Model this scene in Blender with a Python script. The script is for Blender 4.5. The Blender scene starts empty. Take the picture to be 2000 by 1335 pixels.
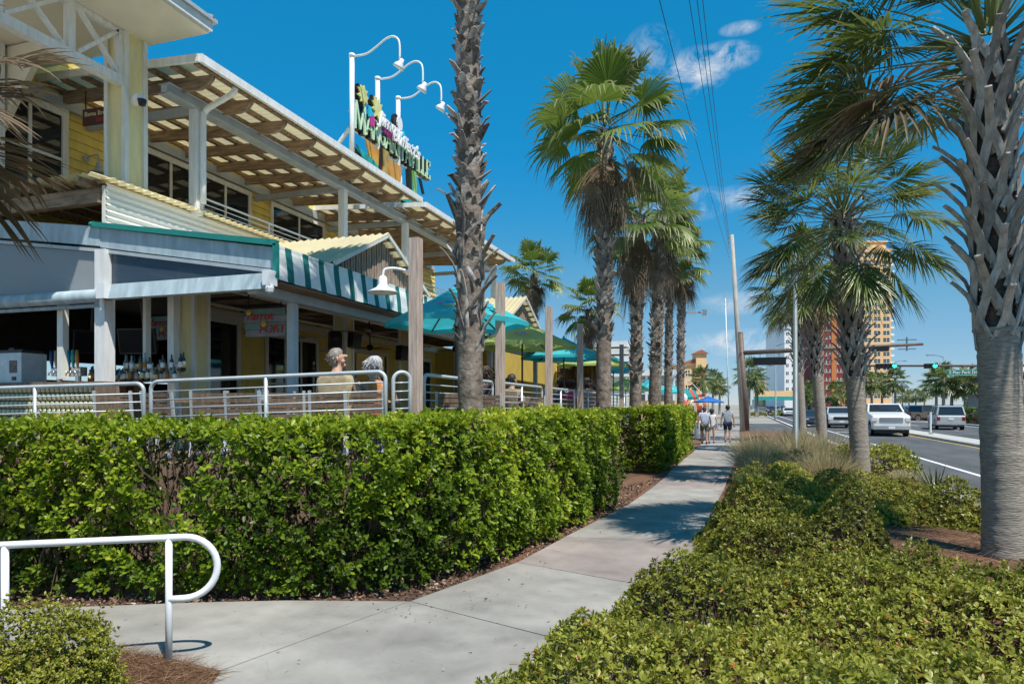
import bpy, math, random
import numpy as np
from mathutils import Vector, Matrix
R = math.radians
rng = np.random.default_rng(7)
random.seed(7)
scene = bpy.context.scene
col = scene.collection
# ------------------------------------------------------------------ camera
TH = math.atan(445 / 1333.0)            # the street runs along +Y; the camera looks left of it
CT, ST = math.cos(TH), math.sin(TH)
FPX, HOR, HC = 1333.0, 790.0, 1.8
cam = bpy.data.cameras.new('camera')
cam.sensor_width = 36.0
cam.lens = 24.0
cam.shift_y = (HOR - 667.5) / 2000.0
cam.clip_start = 0.05
cam.clip_end = 12000
camo = bpy.data.objects.new('camera', cam)
col.objects.link(camo)
camo.location = (0, 0, HC)
camo.rotation_euler = (R(90), 0, TH)
scene.camera = camo
# ------------------------------------------------------------------ sky and sun
SUN = Vector((0.43, -0.34, 1.0)).normalized()
SUN_EL = math.asin(SUN.z)
SUN_AZ = math.atan2(SUN.x, SUN.y)
world = bpy.data.worlds.new('World')
scene.world = world
world.use_nodes = True
wn, wl = world.node_tree.nodes, world.node_tree.links
for n in list(wn): wn.remove(n)
w_out = wn.new('ShaderNodeOutputWorld')
w_bg = wn.new('ShaderNodeBackground')
w_bg.inputs['Strength'].default_value = 0.082
sky = wn.new('ShaderNodeTexSky')
sky.sky_type = 'NISHITA'
sky.sun_disc = False
sky.sun_elevation = SUN_EL
sky.sun_rotation = SUN_AZ
sky.altitude = 1500
sky.air_density = 1.0
sky.dust_density = 0.0
sky.ozone_density = 3.0
def vscale(src, k):
    n = wn.new('ShaderNodeVectorMath'); n.operation = 'SCALE'; wl.new(src, n.inputs[0]); n.inputs['Scale'].default_value = k; return n.outputs[0]
crv = wn.new('ShaderNodeRGBCurve')          # the deep polarised blue of the photograph's sky
for ch, pts in enumerate((((0,0),(.09,.008),(.128,.016),(.265,.165),(.47,.309),(.65,.43),(1,.7)), ((0,.1),(.164,.25),(.222,.287),(.424,.423),(.645,.539),(.78,.62),(1,.75)), ((0,.35),(.317,.555),(.41,.63),(.637,.665),(.736,.723),(1,.82)))):
    c_ = crv.mapping.curves[ch]
    while len(c_.points) < len(pts): c_.points.new(.5, .5)
    for p_, q_ in zip(c_.points, pts): p_.location = q_
crv.mapping.update()
wl.new(vscale(sky.outputs[0], 0.105), crv.inputs['Color'])
skycol = vscale(crv.outputs[0], 1/0.105)
tc = wn.new('ShaderNodeTexCoord')
nz = wn.new('ShaderNodeTexNoise')
nz.inputs['Scale'].default_value = 24.0
nz.inputs['Detail'].default_value = 7.0
nz.inputs['Roughness'].default_value = 0.70
nz.inputs['Distortion'].default_value = 0.5
wl.new(tc.outputs['Generated'], nz.inputs['Vector'])
def pix_dir(u, v):
    return Vector((-ST + (u - 1000) / FPX * CT, CT + (u - 1000) / FPX * ST, (HOR - v) / FPX)).normalized()
def math_node(op, a, b=None):
    n = wn.new('ShaderNodeMath'); n.operation = op
    for i, s in enumerate((a, b)):
        if s is None: continue
        if isinstance(s, (int, float)): n.inputs[i].default_value = s
        else: wl.new(s, n.inputs[i])
    return n.outputs[0]
cl = None
for (u, v, ru, rv, dens) in ((1360, 138, 62, 40, .9), (1415, 112, 62, 26, .9), (1272, 100, 50, 44, .5), (1445, 56, 36, 12, .6), (1335, 400, 110, 34, .5), (1445, 385, 60, 24, .6),
                             (1470, 668, 140, 28, .85), (1450, 592, 90, 24, .55), (1235, 130, 60, 40, .5), (2300, 420, 160, 50, .9), (-350, 250, 200, 70, .9)):
    c = pix_dir(u, v)
    rt = Vector((c.y, -c.x, 0)).normalized(); up = rt.cross(c).normalized()
    comb = []
    for ax, rad in ((rt, ru / FPX), (up, rv / FPX)):
        d = wn.new('ShaderNodeVectorMath'); d.operation = 'DOT_PRODUCT'
        s = wn.new('ShaderNodeVectorMath'); s.operation = 'SUBTRACT'
        wl.new(tc.outputs['Generated'], s.inputs[0]); s.inputs[1].default_value = c
        wl.new(s.outputs[0], d.inputs[0]); d.inputs[1].default_value = ax / rad
        comb.append(math_node('POWER', math_node('ABSOLUTE', d.outputs['Value']), 2.0))
    rr = math_node('ADD', comb[0], comb[1])
    dd = wn.new('ShaderNodeVectorMath'); dd.operation = 'DOT_PRODUCT'
    wl.new(tc.outputs['Generated'], dd.inputs[0]); dd.inputs[1].default_value = c
    front = math_node('GREATER_THAN', dd.outputs['Value'], 0.3)
    m = math_node('SUBTRACT', 1.0, rr)
    m = math_node('MAXIMUM', m, 0.0)
    nn = math_node('MULTIPLY', math_node('SUBTRACT', nz.outputs['Fac'], 0.40), 4.0)
    m = math_node('MULTIPLY', math_node('MULTIPLY', math_node('MULTIPLY', m, nn), dens), front)
    m = math_node('MINIMUM', math_node('MAXIMUM', m, 0.0), dens)
    cl = m if cl is None else math_node('MAXIMUM', cl, m)
mixc = wn.new('ShaderNodeMix'); mixc.data_type = 'RGBA'
wl.new(cl, mixc.inputs[0])
wl.new(skycol, mixc.inputs[6])
mixc.inputs[7].default_value = (8.0, 8.1, 8.3, 1)
wl.new(mixc.outputs[2], w_bg.inputs['Color'])
wl.new(w_bg.outputs[0], w_out.inputs['Surface'])
sl = bpy.data.lights.new('sun', 'SUN')
sl.energy = 4.4
sl.angle = R(0.53)
sl.color = (1.0, 0.955, 0.88)
so = bpy.data.objects.new('sun', sl)
col.objects.link(so)
so.rotation_euler = SUN.to_track_quat('Z', 'Y').to_euler()
so.location = SUN * 60
vs = scene.view_settings
vs.view_transform = 'Standard'
vs.look = 'None'
vs.exposure = 0.36
vs.gamma = 1.0
vs.use_curve_mapping = False
# ------------------------------------------------------------------ survey: where a sight line meets a plane of the place
def P(u, v, d):
    a = (u - 1000) / FPX
    return Vector((d * (-ST + a * CT), d * (CT + a * ST), HC + (HOR - v) * d / FPX))
def dX(u, X): return X / (-ST + (u - 1000) / FPX * CT)
def dY(u, Y): return Y / (CT + (u - 1000) / FPX * ST)
def PX(u, v, X): return P(u, v, dX(u, X))
def PY(u, v, Y): return P(u, v, dY(u, Y))
def G(u, v, z=0.0):
    p = P(u, v, (HC - z) * FPX / (v - HOR)); return Vector((p.x, p.y, z))
# ------------------------------------------------------------------ mesh helpers
class MB:
    def __init__(s): s.v, s.f, s.m, s.cm = [], [], [], 0
    def add(s, vs, fs):
        o = len(s.v); s.v.extend([tuple(p) for p in vs])
        for f in fs: s.f.append(tuple(i + o for i in f)); s.m.append(s.cm)
        return s
    def box(s, x0, x1, y0, y1, z0, z1):
        return s.add([(x0,y0,z0),(x1,y0,z0),(x1,y1,z0),(x0,y1,z0),(x0,y0,z1),(x1,y0,z1),(x1,y1,z1),(x0,y1,z1)],
              [(3,2,1,0),(4,5,6,7),(0,1,5,4),(1,2,6,5),(2,3,7,6),(3,0,4,7)])
    def cbox(s, c, sx, sy, sz): return s.box(c[0]-sx/2, c[0]+sx/2, c[1]-sy/2, c[1]+sy/2, c[2]-sz/2, c[2]+sz/2)
    def bar(s, p0, p1, w, h, up=(0,0,1), w1=None, h1=None):
        p0, p1 = Vector(p0), Vector(p1); t = (p1 - p0).normalized(); up = Vector(up)
        if abs(t.dot(up)) > .98: up = Vector((0,1,0)) if abs(t.y) < .9 else Vector((1,0,0))
        a = t.cross(up).normalized(); b = a.cross(t).normalized()
        w1 = w if w1 is None else w1; h1 = h if h1 is None else h1
        vs = []
        for p, ww, hh in ((p0, w, h), (p1, w1, h1)):
            for i, j in ((-1,-1),(1,-1),(1,1),(-1,1)): vs.append(p + a*(i*ww/2) + b*(j*hh/2))
        return s.add(vs, [(0,1,2,3),(7,6,5,4),(1,0,4,5),(2,1,5,6),(3,2,6,7),(0,3,7,4)])
    def tube(s, pts, r, n=8, caps=True):
        pts = [Vector(p) for p in pts]; k = len(pts); rs = r if isinstance(r, (list, tuple)) else [r]*k
        vs, fs, prev = [], [], None
        for i, p in enumerate(pts):
            t = (pts[min(i+1,k-1)] - pts[max(i-1,0)]).normalized()
            if prev is None:
                prev = Vector((0,0,1)) if abs(t.z) < .9 else Vector((1,0,0))
            a = prev - t*prev.dot(t)
            a = a.normalized() if a.length > 1e-6 else t.orthogonal().normalized()
            prev = a; b = t.cross(a)
            for j in range(n):
                q = 2*math.pi*j/n; vs.append(p + (a*math.cos(q) + b*math.sin(q))*rs[i])
        for i in range(k-1):
            for j in range(n):
                j2 = (j+1) % n; fs.append((i*n+j, i*n+j2, (i+1)*n+j2, (i+1)*n+j))
        if caps: fs.append(tuple(range(n-1,-1,-1))); fs.append(tuple((k-1)*n+j for j in range(n)))
        return s.add(vs, fs)
    def lathe(s, c, prof, n=16, axis='z'):
        c = Vector(c); vs, fs = [], []
        for r, z in prof:
            for j in range(n):
                q = 2*math.pi*j/n; a, b = r*math.cos(q), r*math.sin(q)
                vs.append(c + (Vector((a,b,z)) if axis == 'z' else Vector((z,a,b)) if axis == 'x' else Vector((b,z,a))))
        for i in range(len(prof)-1):
            for j in range(n):
                j2 = (j+1) % n; fs.append((i*n+j, i*n+j2, (i+1)*n+j2, (i+1)*n+j))
        fs.append(tuple(range(n-1,-1,-1))); fs.append(tuple((len(prof)-1)*n+j for j in range(n)))
        return s.add(vs, fs)
    def prism(s, poly, off):
        n = len(poly); poly = [Vector(p) for p in poly]; off = Vector(off)
        fs = [tuple(range(n-1,-1,-1)), tuple(range(n, 2*n))]
        for i in range(n): j = (i+1) % n; fs.append((i, j, n+j, n+i))
        return s.add(poly + [p + off for p in poly], fs)
    def quad(s, *ps): return s.add(ps, [tuple(range(len(ps)))])
    def ell(s, c, rx, ry, rz, n=12, m=8, fn=None):
        vs, fs = [], []; c = Vector(c)
        for i in range(m+1):
            a = math.pi*i/m
            for j in range(n):
                b = 2*math.pi*j/n; p = Vector((math.sin(a)*math.cos(b), math.sin(a)*math.sin(b), math.cos(a)))
                if fn: p = fn(p)
                vs.append(c + Vector((p.x*rx, p.y*ry, p.z*rz)))
        for i in range(m):
            for j in range(n):
                j2 = (j+1) % n; fs.append((i*n+j, (i+1)*n+j, (i+1)*n+j2, i*n+j2))
        return s.add(vs, fs)
    def corr(s, p0, U, V, period, amp, nrm, nv=1):
        """corrugated sheet: waves across U, straight along V"""
        p0, U, V, nrm = Vector(p0), Vector(U), Vector(V), Vector(nrm).normalized()
        k = max(8, int(U.length/period*8)); vs, fs = [], []
        for j in range(nv+1):
            for i in range(k+1):
                vs.append(p0 + U*(i/k) + V*(j/nv) + nrm*(amp*math.sin(2*math.pi*U.length*i/k/period)))
        for j in range(nv):
            for i in range(k): a = j*(k+1)+i; fs.append((a, a+1, a+k+2, a+k+1))
        return s.add(vs, fs)
    def mesh(s, name, mats, off=None, smooth=False):
        me = bpy.data.meshes.new(name)
        vs = s.v if off is None else [(p[0]-off[0], p[1]-off[1], p[2]-off[2]) for p in s.v]
        me.from_pydata(vs, [], s.f)
        mats = mats if isinstance(mats, (list, tuple)) else [mats]
        for m in mats: me.materials.append(m)
        if len(mats) > 1: me.polygons.foreach_set('material_index', s.m)
        if smooth: me.polygons.foreach_set('use_smooth', [True]*len(me.polygons))
        me.update(); return me
    def build(s, name, mats, parent=None, smooth=False, local=False):
        """verts are world coordinates (or local to the parent when local=True)"""
        off = None
        if parent is not None and not local: off = wloc(parent)
        return link(name, s.mesh(name, mats, off, smooth), parent)
def wloc(o):
    p = Vector(o.location)
    while o.parent is not None: o = o.parent; p = p + Vector(o.location)
    return p
def link(name, me, parent=None):
    o = bpy.data.objects.new(name, me); col.objects.link(o)
    if parent is not None: o.parent = parent
    return o
def tag(o, label=None, cat=None, group=None, kind=None):
    if label: o['label'] = label
    if cat: o['category'] = cat
    if group: o['group'] = group
    if kind: o['kind'] = kind
    return o
def thing(name, label, cat, loc=(0,0,0), rz=0, group=None):
    o = bpy.data.objects.new(name, None); col.objects.link(o)
    o.empty_display_size = .1
    o.location = loc; o.rotation_euler = (0,0,rz)
    return tag(o, label, cat, group)
KIDS = {}
def copy_tree(o, parent=None):
    c = o.copy(); col.objects.link(c)
    if parent is not None: c.parent = parent
    for ch in o.children: copy_tree(ch, c)
    return c
def text(name, body, size, m, origin, xa, ya, parent=None, extrude=.006, shear=0.0, align='CENTER', offset=0.0):
    cu = bpy.data.curves.new(name, 'FONT'); cu.body = body; cu.size = size; cu.extrude = extrude; cu.shear = shear
    cu.align_x = align; cu.align_y = 'CENTER'; cu.offset = offset; cu.materials.append(m); cu.resolution_u = 3
    o = bpy.data.objects.new(name, cu); col.objects.link(o)
    me = bpy.data.meshes.new_from_object(o.evaluated_get(bpy.context.evaluated_depsgraph_get())); bpy.data.objects.remove(o); o = link(name, me)
    xa, ya = Vector(xa).normalized(), Vector(ya).normalized(); za = xa.cross(ya)
    o.rotation_euler = Matrix((xa, ya, za)).transposed().to_euler()
    o.location = origin
    if parent is not None: o.parent = parent; o.location = Vector(origin) - wloc(parent)
    return o
# ------------------------------------------------------------------ materials
def smooth_pts(pts, k=5):
    pts = [Vector(p) for p in pts]; q = [pts[0]*2-pts[1]] + pts + [pts[-1]*2-pts[-2]]; out = []
    for i in range(1, len(q)-2):
        for j in range(k):
            t = j/k; a, b, c, d = q[i-1], q[i], q[i+1], q[i+2]
            out.append(.5*((2*b) + (c-a)*t + (2*a-5*b+4*c-d)*t*t + (3*b-a-3*c+d)*t*t*t))
    return out + [pts[-1]]
def mat(name, c, rough=.6, metal=0.0, var=.12, scale=6.0, bump=0.0, bscale=40.0, stretch=(1,1,1), spec=.5, c2=None, trans=0.0, emit=0.0, alpha=1.0, detail=4.0, objrand=0.0, spots=0.0):
    m = bpy.data.materials.new(name); m.use_nodes = True
    nt = m.node_tree; N, L = nt.nodes, nt.links
    b = N['Principled BSDF']; b.inputs['Roughness'].default_value = rough; b.inputs['Metallic'].default_value = metal
    b.inputs['Specular IOR Level'].default_value = spec
    c = tuple(c) + (1,)
    b.inputs['Base Color'].default_value = c
    t = N.new('ShaderNodeTexCoord'); mp = N.new('ShaderNodeMapping'); L.new(t.outputs['Object'], mp.inputs['Vector'])
    mp.inputs['Scale'].default_value = stretch
    if var > 0 or c2:
        n = N.new('ShaderNodeTexNoise'); n.inputs['Scale'].default_value = scale; n.inputs['Detail'].default_value = detail; n.inputs['Roughness'].default_value = .6
        L.new(mp.outputs[0], n.inputs['Vector'])
        r = N.new('ShaderNodeValToRGB'); L.new(n.outputs['Fac'], r.inputs[0])
        lo = tuple(x*(1-var) for x in c[:3]) + (1,); hi = tuple(min(1, x*(1+var)) for x in c[:3]) + (1,)
        if c2: hi = tuple(c2) + (1,)
        r.color_ramp.elements[0].position = .32; r.color_ramp.elements[0].color = lo
        r.color_ramp.elements[1].position = .68; r.color_ramp.elements[1].color = hi
        L.new(r.outputs[0], b.inputs['Base Color'])
    if spots > 0:
        src = b.inputs['Base Color'].links[0].from_socket
        for sc_, lo_, hi_, k_ in ((.55,.36,.62,spots*.9),(14,.66,.74,spots*1.4),(3.1,.52,.75,spots*.6)):
            n3 = N.new('ShaderNodeTexNoise'); n3.inputs['Scale'].default_value = sc_; n3.inputs['Detail'].default_value = 6; L.new(mp.outputs[0], n3.inputs['Vector']); mr = N.new('ShaderNodeMapRange'); mr.inputs[1].default_value = lo_; mr.inputs[2].default_value = hi_; mr.inputs[3].default_value = 1; mr.inputs[4].default_value = 1-k_; L.new(n3.outputs['Fac'], mr.inputs[0])
            hv = N.new('ShaderNodeHueSaturation'); L.new(src, hv.inputs['Color']); L.new(mr.outputs[0], hv.inputs['Value']); src = hv.outputs[0]
        vo = N.new('ShaderNodeTexVoronoi'); vo.feature = 'DISTANCE_TO_EDGE'; vo.inputs['Scale'].default_value = .42; nd_ = N.new('ShaderNodeTexNoise'); nd_.inputs['Scale'].default_value = 2.2; nd_.inputs['Detail'].default_value = 5; L.new(mp.outputs[0], nd_.inputs['Vector'])
        va_ = N.new('ShaderNodeVectorMath'); va_.operation = 'MULTIPLY_ADD'; L.new(nd_.outputs['Color'], va_.inputs[0]); va_.inputs[1].default_value = (.9,.9,.9); L.new(mp.outputs[0], va_.inputs[2]); L.new(va_.outputs[0], vo.inputs['Vector'])
        mr = N.new('ShaderNodeMapRange'); mr.inputs[1].default_value = .0; mr.inputs[2].default_value = .004; mr.inputs[3].default_value = .88; mr.inputs[4].default_value = 1; L.new(vo.outputs['Distance'], mr.inputs[0])
        hv = N.new('ShaderNodeHueSaturation'); L.new(src, hv.inputs['Color']); L.new(mr.outputs[0], hv.inputs['Value']); src = hv.outputs[0]
        L.new(src, b.inputs['Base Color'])
    if objrand > 0:
        src = b.inputs['Base Color'].links[0].from_socket; oi = N.new('ShaderNodeObjectInfo'); mr = N.new('ShaderNodeMapRange'); mr.inputs[3].default_value = 1-objrand; mr.inputs[4].default_value = 1+objrand; L.new(oi.outputs['Random'], mr.inputs[0])
        hv = N.new('ShaderNodeHueSaturation'); L.new(src, hv.inputs['Color']); L.new(mr.outputs[0], hv.inputs['Value']); L.new(hv.outputs[0], b.inputs['Base Color'])
    if bump > 0:
        n2 = N.new('ShaderNodeTexNoise'); n2.inputs['Scale'].default_value = bscale; n2.inputs['Detail'].default_value = 5
        L.new(mp.outputs[0], n2.inputs['Vector'])
        bp = N.new('ShaderNodeBump'); bp.inputs['Strength'].default_value = bump; bp.inputs['Distance'].default_value = .02
        L.new(n2.outputs['Fac'], bp.inputs['Height']); L.new(bp.outputs[0], b.inputs['Normal'])
    if trans > 0:
        tr = N.new('ShaderNodeBsdfTranslucent'); tr.inputs['Color'].default_value = c
        mx = N.new('ShaderNodeMixShader'); mx.inputs[0].default_value = trans
        L.new(b.outputs[0], mx.inputs[1]); L.new(tr.outputs[0], mx.inputs[2]); L.new(mx.outputs[0], N['Material Output'].inputs['Surface'])
    if emit > 0:
        b.inputs['Emission Color'].default_value = c; b.inputs['Emission Strength'].default_value = emit
    if alpha < 1: b.inputs['Alpha'].default_value = alpha
    return m
def leafmat(name, stops, rough=.38, trans=.3, tipc=None, spec=.5):
    """leaf colour from the mesh attribute vary (0..1), dry tips from tip"""
    m = bpy.data.materials.new(name); m.use_nodes = True
    N, L = m.node_tree.nodes, m.node_tree.links
    b = N['Principled BSDF']; b.inputs['Roughness'].default_value = rough; b.inputs['Specular IOR Level'].default_value = spec
    a = N.new('ShaderNodeAttribute'); a.attribute_name = 'vary'
    r = N.new('ShaderNodeValToRGB'); L.new(a.outputs['Fac'], r.inputs[0])
    e = r.color_ramp.elements
    while len(e) < len(stops): e.new(.5)
    for k, (p, c) in enumerate(stops): e[k].position = p; e[k].color = tuple(c) + (1,)
    out = r.outputs[0]
    if tipc:
        a2 = N.new('ShaderNodeAttribute'); a2.attribute_name = 'tip'
        mx = N.new('ShaderNodeMix'); mx.data_type = 'RGBA'; L.new(a2.outputs['Fac'], mx.inputs[0]); L.new(out, mx.inputs[6]); mx.inputs[7].default_value = tuple(tipc) + (1,)
        out = mx.outputs[2]
    L.new(out, b.inputs['Base Color'])
    tr = N.new('ShaderNodeBsdfTranslucent'); L.new(out, tr.inputs['Color'])
    ms = N.new('ShaderNodeMixShader'); ms.inputs[0].default_value = trans
    L.new(b.outputs[0], ms.inputs[1]); L.new(tr.outputs[0], ms.inputs[2]); L.new(ms.outputs[0], N['Material Output'].inputs['Surface'])
    return m
def glassmat(name, tint, alpha, rough=.05):
    m = bpy.data.materials.new(name); m.use_nodes = True
    N, L = m.node_tree.nodes, m.node_tree.links
    b = N['Principled BSDF']; b.inputs['Base Color'].default_value = tuple(tint) + (1,); b.inputs['Roughness'].default_value = rough
    tr = N.new('ShaderNodeBsdfTransparent'); tr.inputs['Color'].default_value = (.9,.93,.95,1)
    ms = N.new('ShaderNodeMixShader'); ms.inputs[0].default_value = alpha
    L.new(tr.outputs[0], ms.inputs[1]); L.new(b.outputs[0], ms.inputs[2]); L.new(ms.outputs[0], N['Material Output'].inputs['Surface'])
    return m
M = dict(
 concrete=mat('concrete', (.35,.33,.295), .85, var=.20, scale=1.6, bump=.15, bscale=90, detail=12, spots=.28),
 concrete_pink=mat('concrete_pink', (.315,.265,.24), .85, var=.2, scale=1.6, bump=.12, bscale=90, detail=9, spots=.25),
 joint=mat('joint', (.16,.14,.12), .95),
 mulch=mat('mulch', (.10,.058,.036), .95, var=.5, scale=22, bump=.8, bscale=60),
 straw_ground=mat('straw_ground', (.17,.085,.045), .95, var=.45, scale=30, bump=.8, bscale=80),
 straw=mat('straw', (.27,.14,.075), .8, var=.35, scale=3),
 chip=mat('chip', (.22,.13,.085), .9, var=.4, scale=4),
 asphalt=mat('asphalt', (.10,.10,.10), .9, var=.26, scale=1.2, bump=.25, bscale=140, detail=12, stretch=(1,.25,1), spots=.22),
 kerb=mat('kerb', (.46,.44,.40), .85, var=.12, scale=3),
 road_white=mat('road_white', (.74,.74,.72), .7, var=.12, scale=5),
 road_yellow=mat('road_yellow', (.62,.42,.08), .7, var=.15, scale=5),
 ground=mat('ground', (.30,.28,.23), .95, var=.3, scale=.05),
 sea=mat('sea', (.02,.10,.13), .25, var=.2, scale=.02),
 white_paint=mat('white_paint', (.78,.78,.755), .45, var=.11, scale=5, stretch=(3,3,.5), detail=8),
 white_metal=mat('white_metal', (.82,.83,.84), .32, var=.05, scale=5),
 cream_trim=mat('cream_trim', (.75,.735,.66), .5, var=.10, scale=5, stretch=(3,3,.6), detail=8),
 soffit=mat('soffit', (.80,.74,.60), .6, var=.05, scale=2),
 yellow=mat('yellow_siding', (.80,.61,.15), .6, var=.10, scale=3.0, stretch=(2,2,.6)),  # house yellow, saturation raised for the walls standing in shade
 yellow_sunlit=mat('yellow_sunlit', (.80,.70,.36), .55, var=.08, scale=4, stretch=(3,3,.5)),  # same house paint on the columns, paled in colour to look sunlit
 grey_steel=mat('grey_steel', (.43,.47,.50), .45, .1, var=.1, scale=4),
 rail_steel=mat('rail_steel', (.56,.60,.62), .38, .25, var=.1, scale=6),
 grey_fabric=mat('grey_fabric', (.38,.48,.53), .8, var=.2, scale=3.5, stretch=(2.5,1,.6), bump=.15, bscale=12),
 teal=mat('teal_canvas', (.01,.22,.20), .75, var=.10, scale=3, bump=.1, bscale=50),
 timber=mat('timber', (.27,.185,.12), .8, var=.45, scale=3, stretch=(1,6,6), bump=.3, bscale=30),
 post_wood=mat('post_wood', (.50,.385,.32), .8, var=.28, scale=4, stretch=(8,8,.7), bump=.25, bscale=26),
 slatwood=mat('slat_wood', (.21,.145,.10), .8, var=.35, scale=6, stretch=(6,6,1)),
 deckwood=mat('deck_wood', (.27,.19,.14), .8, var=.3, scale=3, stretch=(1,8,8)),
 corrugated=mat('corrugated_cream', (.76,.67,.42), .5, var=.08, scale=1.5, trans=.35),
 corr_white=mat('corrugated_white', (.80,.78,.70), .5, var=.08, scale=2.0, c2=(.74,.73,.67)),
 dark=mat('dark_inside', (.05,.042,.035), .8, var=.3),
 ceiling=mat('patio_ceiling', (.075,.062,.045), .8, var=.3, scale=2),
 black=mat('black_plastic', (.012,.012,.013), .35, var=0),
 window=mat('window_glass', (.012,.016,.02), .04, var=0, spec=.8),
 blue_glass=mat('blue_glass', (.02,.07,.15), .08, var=0, spec=.8),
 chrome=mat('chrome', (.6,.6,.6), .2, .9, var=0),
 tan_wall=mat('tan_wall', (.22,.15,.10), .85, var=.2, scale=2),
)
# ------------------------------------------------------------------ ground, road, walk
def struct(name, mb, m, parent=None, smooth=False):
    o = mb.build(name, m, parent, smooth)
    if parent is None: o['kind'] = 'structure'
    return o
g = MB(); g.quad((-3000,-300,-.16),(3000,-300,-.16),(3000,5000,-.16),(-3000,5000,-.16)); struct('ground', g, M['ground'])
g = MB(); g.quad((75,120,-.12),(6000,120,-.12),(6000,9000,-.12),(40,9000,-.12),(75,700,-.12)); struct('sea', g, M['sea'])
g = MB(); g.quad((4.15,-40,-.10),(24,-40,-.10),(24,1500,-.10),(4.15,1500,-.10)); road = struct('road', g, M['asphalt'])
def strip(name, x0, x1, y0, y1, z, m, parent):
    b = MB(); b.quad((x0,y0,z),(x1,y0,z),(x1,y1,z),(x0,y1,z)); return b.build(name, m, parent)
strip('edge_line', 4.36, 4.54, -20, 300, -.095, M['road_white'], road)
strip('lane_line', 6.02, 6.17, -20, 300, -.095, M['road_white'], road)
strip('yellow_line', 9.86, 9.99, 12, 88, -.095, M['road_yellow'], road)
strip('yellow_line', 11.62, 11.75, 12, 88, -.095, M['road_yellow'], road)
strip('edge_line', 19.0, 19.15, -20, 300, -.095, M['road_white'], road)
for k in range(9): strip('lane_dash', 15.2, 15.33, 10+k*12, 13+k*12, -.095, M['road_white'], road)
# bike lane arrow
b = MB(); y0 = 24.6; b.add([(5.22,y0,-.094),(5.36,y0,-.094),(5.36,y0+1.1,-.094),(5.62,y0+1.1,-.094),(5.29,y0+2.1,-.094),(4.96,y0+1.1,-.094),(5.22,y0+1.1,-.094)], [(0,1,2,6),(2,3,4,5,6)])
b.build('lane_arrow', M['road_white'], road)
strip('stop_line', 6.3, 9.8, 52, 52.5, -.095, M['road_white'], road)
# gutter and kerb of the planting bed
k = MB()
for i in range(30): k.box(3.84, 3.99, -6+i*1.8, -6+i*1.8+1.78, -.12, .05)
struct('kerb', k, M['kerb'])
k = MB(); k.box(3.99, 4.28, -6, 60, -.13, -.088); struct('gutter', k, M['kerb'])
# median with its kerb and a delineator
k = MB()
for i in range(30): k.prism([(10.12,14+i*2.1,-.12),(11.5,14+i*2.1,-.12),(11.5,14+i*2.1,.02),(11.42,14+i*2.1,.05),(10.2,14+i*2.1,.05),(10.12,14+i*2.1,.02)], (0,2.085,0))
struct('median', k, M['kerb'])
k = MB(); k.box(11.9, 20, 84, 84.3, -.12, .05); k.box(19.6, 19.9, 40, 74, -.12, .05); struct('kerb', k, M['kerb'])
k = MB(); k.quad((19.9,30,-.05),(60,30,-.05),(60,74,-.05),(19.9,74,-.05)); struct('verge', k, M['straw_ground'])
k = MB(); k.quad((-30,52,-.055),(3.8,52,-.055),(3.8,72,-.055),(-30,72,-.055)); struct('side_street', k, M['asphalt'])
# mulch under the hedge, straw bed on the street side
g = MB(); g.quad((-14,0.5,-.035),(-2.0,-1.0,-.035),(-1.5,5,-.035),(-1.4,14,-.035),(-1.0,40,-.035),(-14,40,-.035)); struct('hedge_bed', g, M['mulch'])
def bed_z(x, y):
    e = max(0.0, min(1.0, (x-.04)/1.0))*max(0.0, min(1.0, (3.95-x)/.9))
    return -.03 + .22*e*(.7+.3*math.sin(y*.7+x))*min(1.0, max(.25, (y-3)/7))
g = MB(); nx, ny = 26, 90; xs = [-2.6+6.5*i/nx for i in range(nx+1)]; ys = [-3+52*j/ny for j in range(ny+1)]
g.add([(x, y, bed_z(x, y)+.012*math.sin(7*x+5*y)*math.cos(4*y-3*x)) for y in ys for x in xs], [(j*(nx+1)+i, j*(nx+1)+i+1, (j+1)*(nx+1)+i+1, (j+1)*(nx+1)+i) for j in range(ny) for i in range(nx)])
struct('planting_bed', g, M['straw_ground'], smooth=True)
g = MB(); g.quad(*[p - Vector((0,0,.02)) for p in (G(405,1345), G(430,1308), G(330,1284), G(200,1268), G(-250,1262), G(-900,1330), G(-900,2600), G(300,2600))]); struct('rail_bed', g, M['straw_ground'])
# concrete walk as separate slabs with open joints over a dark base
walk = bpy.data.objects.new('sidewalk', None); col.objects.link(walk); walk['kind'] = 'structure'
def slab(poly, m=None):
    c = sum((Vector(p) for p in poly), Vector())/len(poly)
    q = []
    for p in poly:
        p = Vector(p); d = (p - c); L = d.length; q.append(c + d*max(0, (L-.009)/L))
    b = MB(); b.prism([(p.x,p.y,-.09) for p in q], (0,0,.09)); return b.build('slab', m or M['concrete'], walk)
C0 = G(800,1173)
slab([G(405,1345), G(430,1309), C0, G(1075,1243), G(1300,1300), G(1300,2400), G(250,2600)])
slab([C0, G(1010,1097), G(1190,1130), G(1420,1170), G(1300,1300), G(1075,1243)])
slab([G(1010,1097), G(1102,1048), G(1395,1058), G(1420,1170), G(1190,1130)], M['concrete_pink'])
slab([G(1102,1048), G(1228,984), G(1398,984), G(1395,1058)])
slab([G(1228,984), G(1272,953), G(1414,954), G(1398,984)])
slab([G(1272,953), G(1302,928), G(1424,929), G(1414,954)], M['concrete_pink'])
yl = [G(1302,928).y + 1.75*i for i in range(1, 26)]
pl, pr = G(1302,928), G(1424,929)
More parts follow.
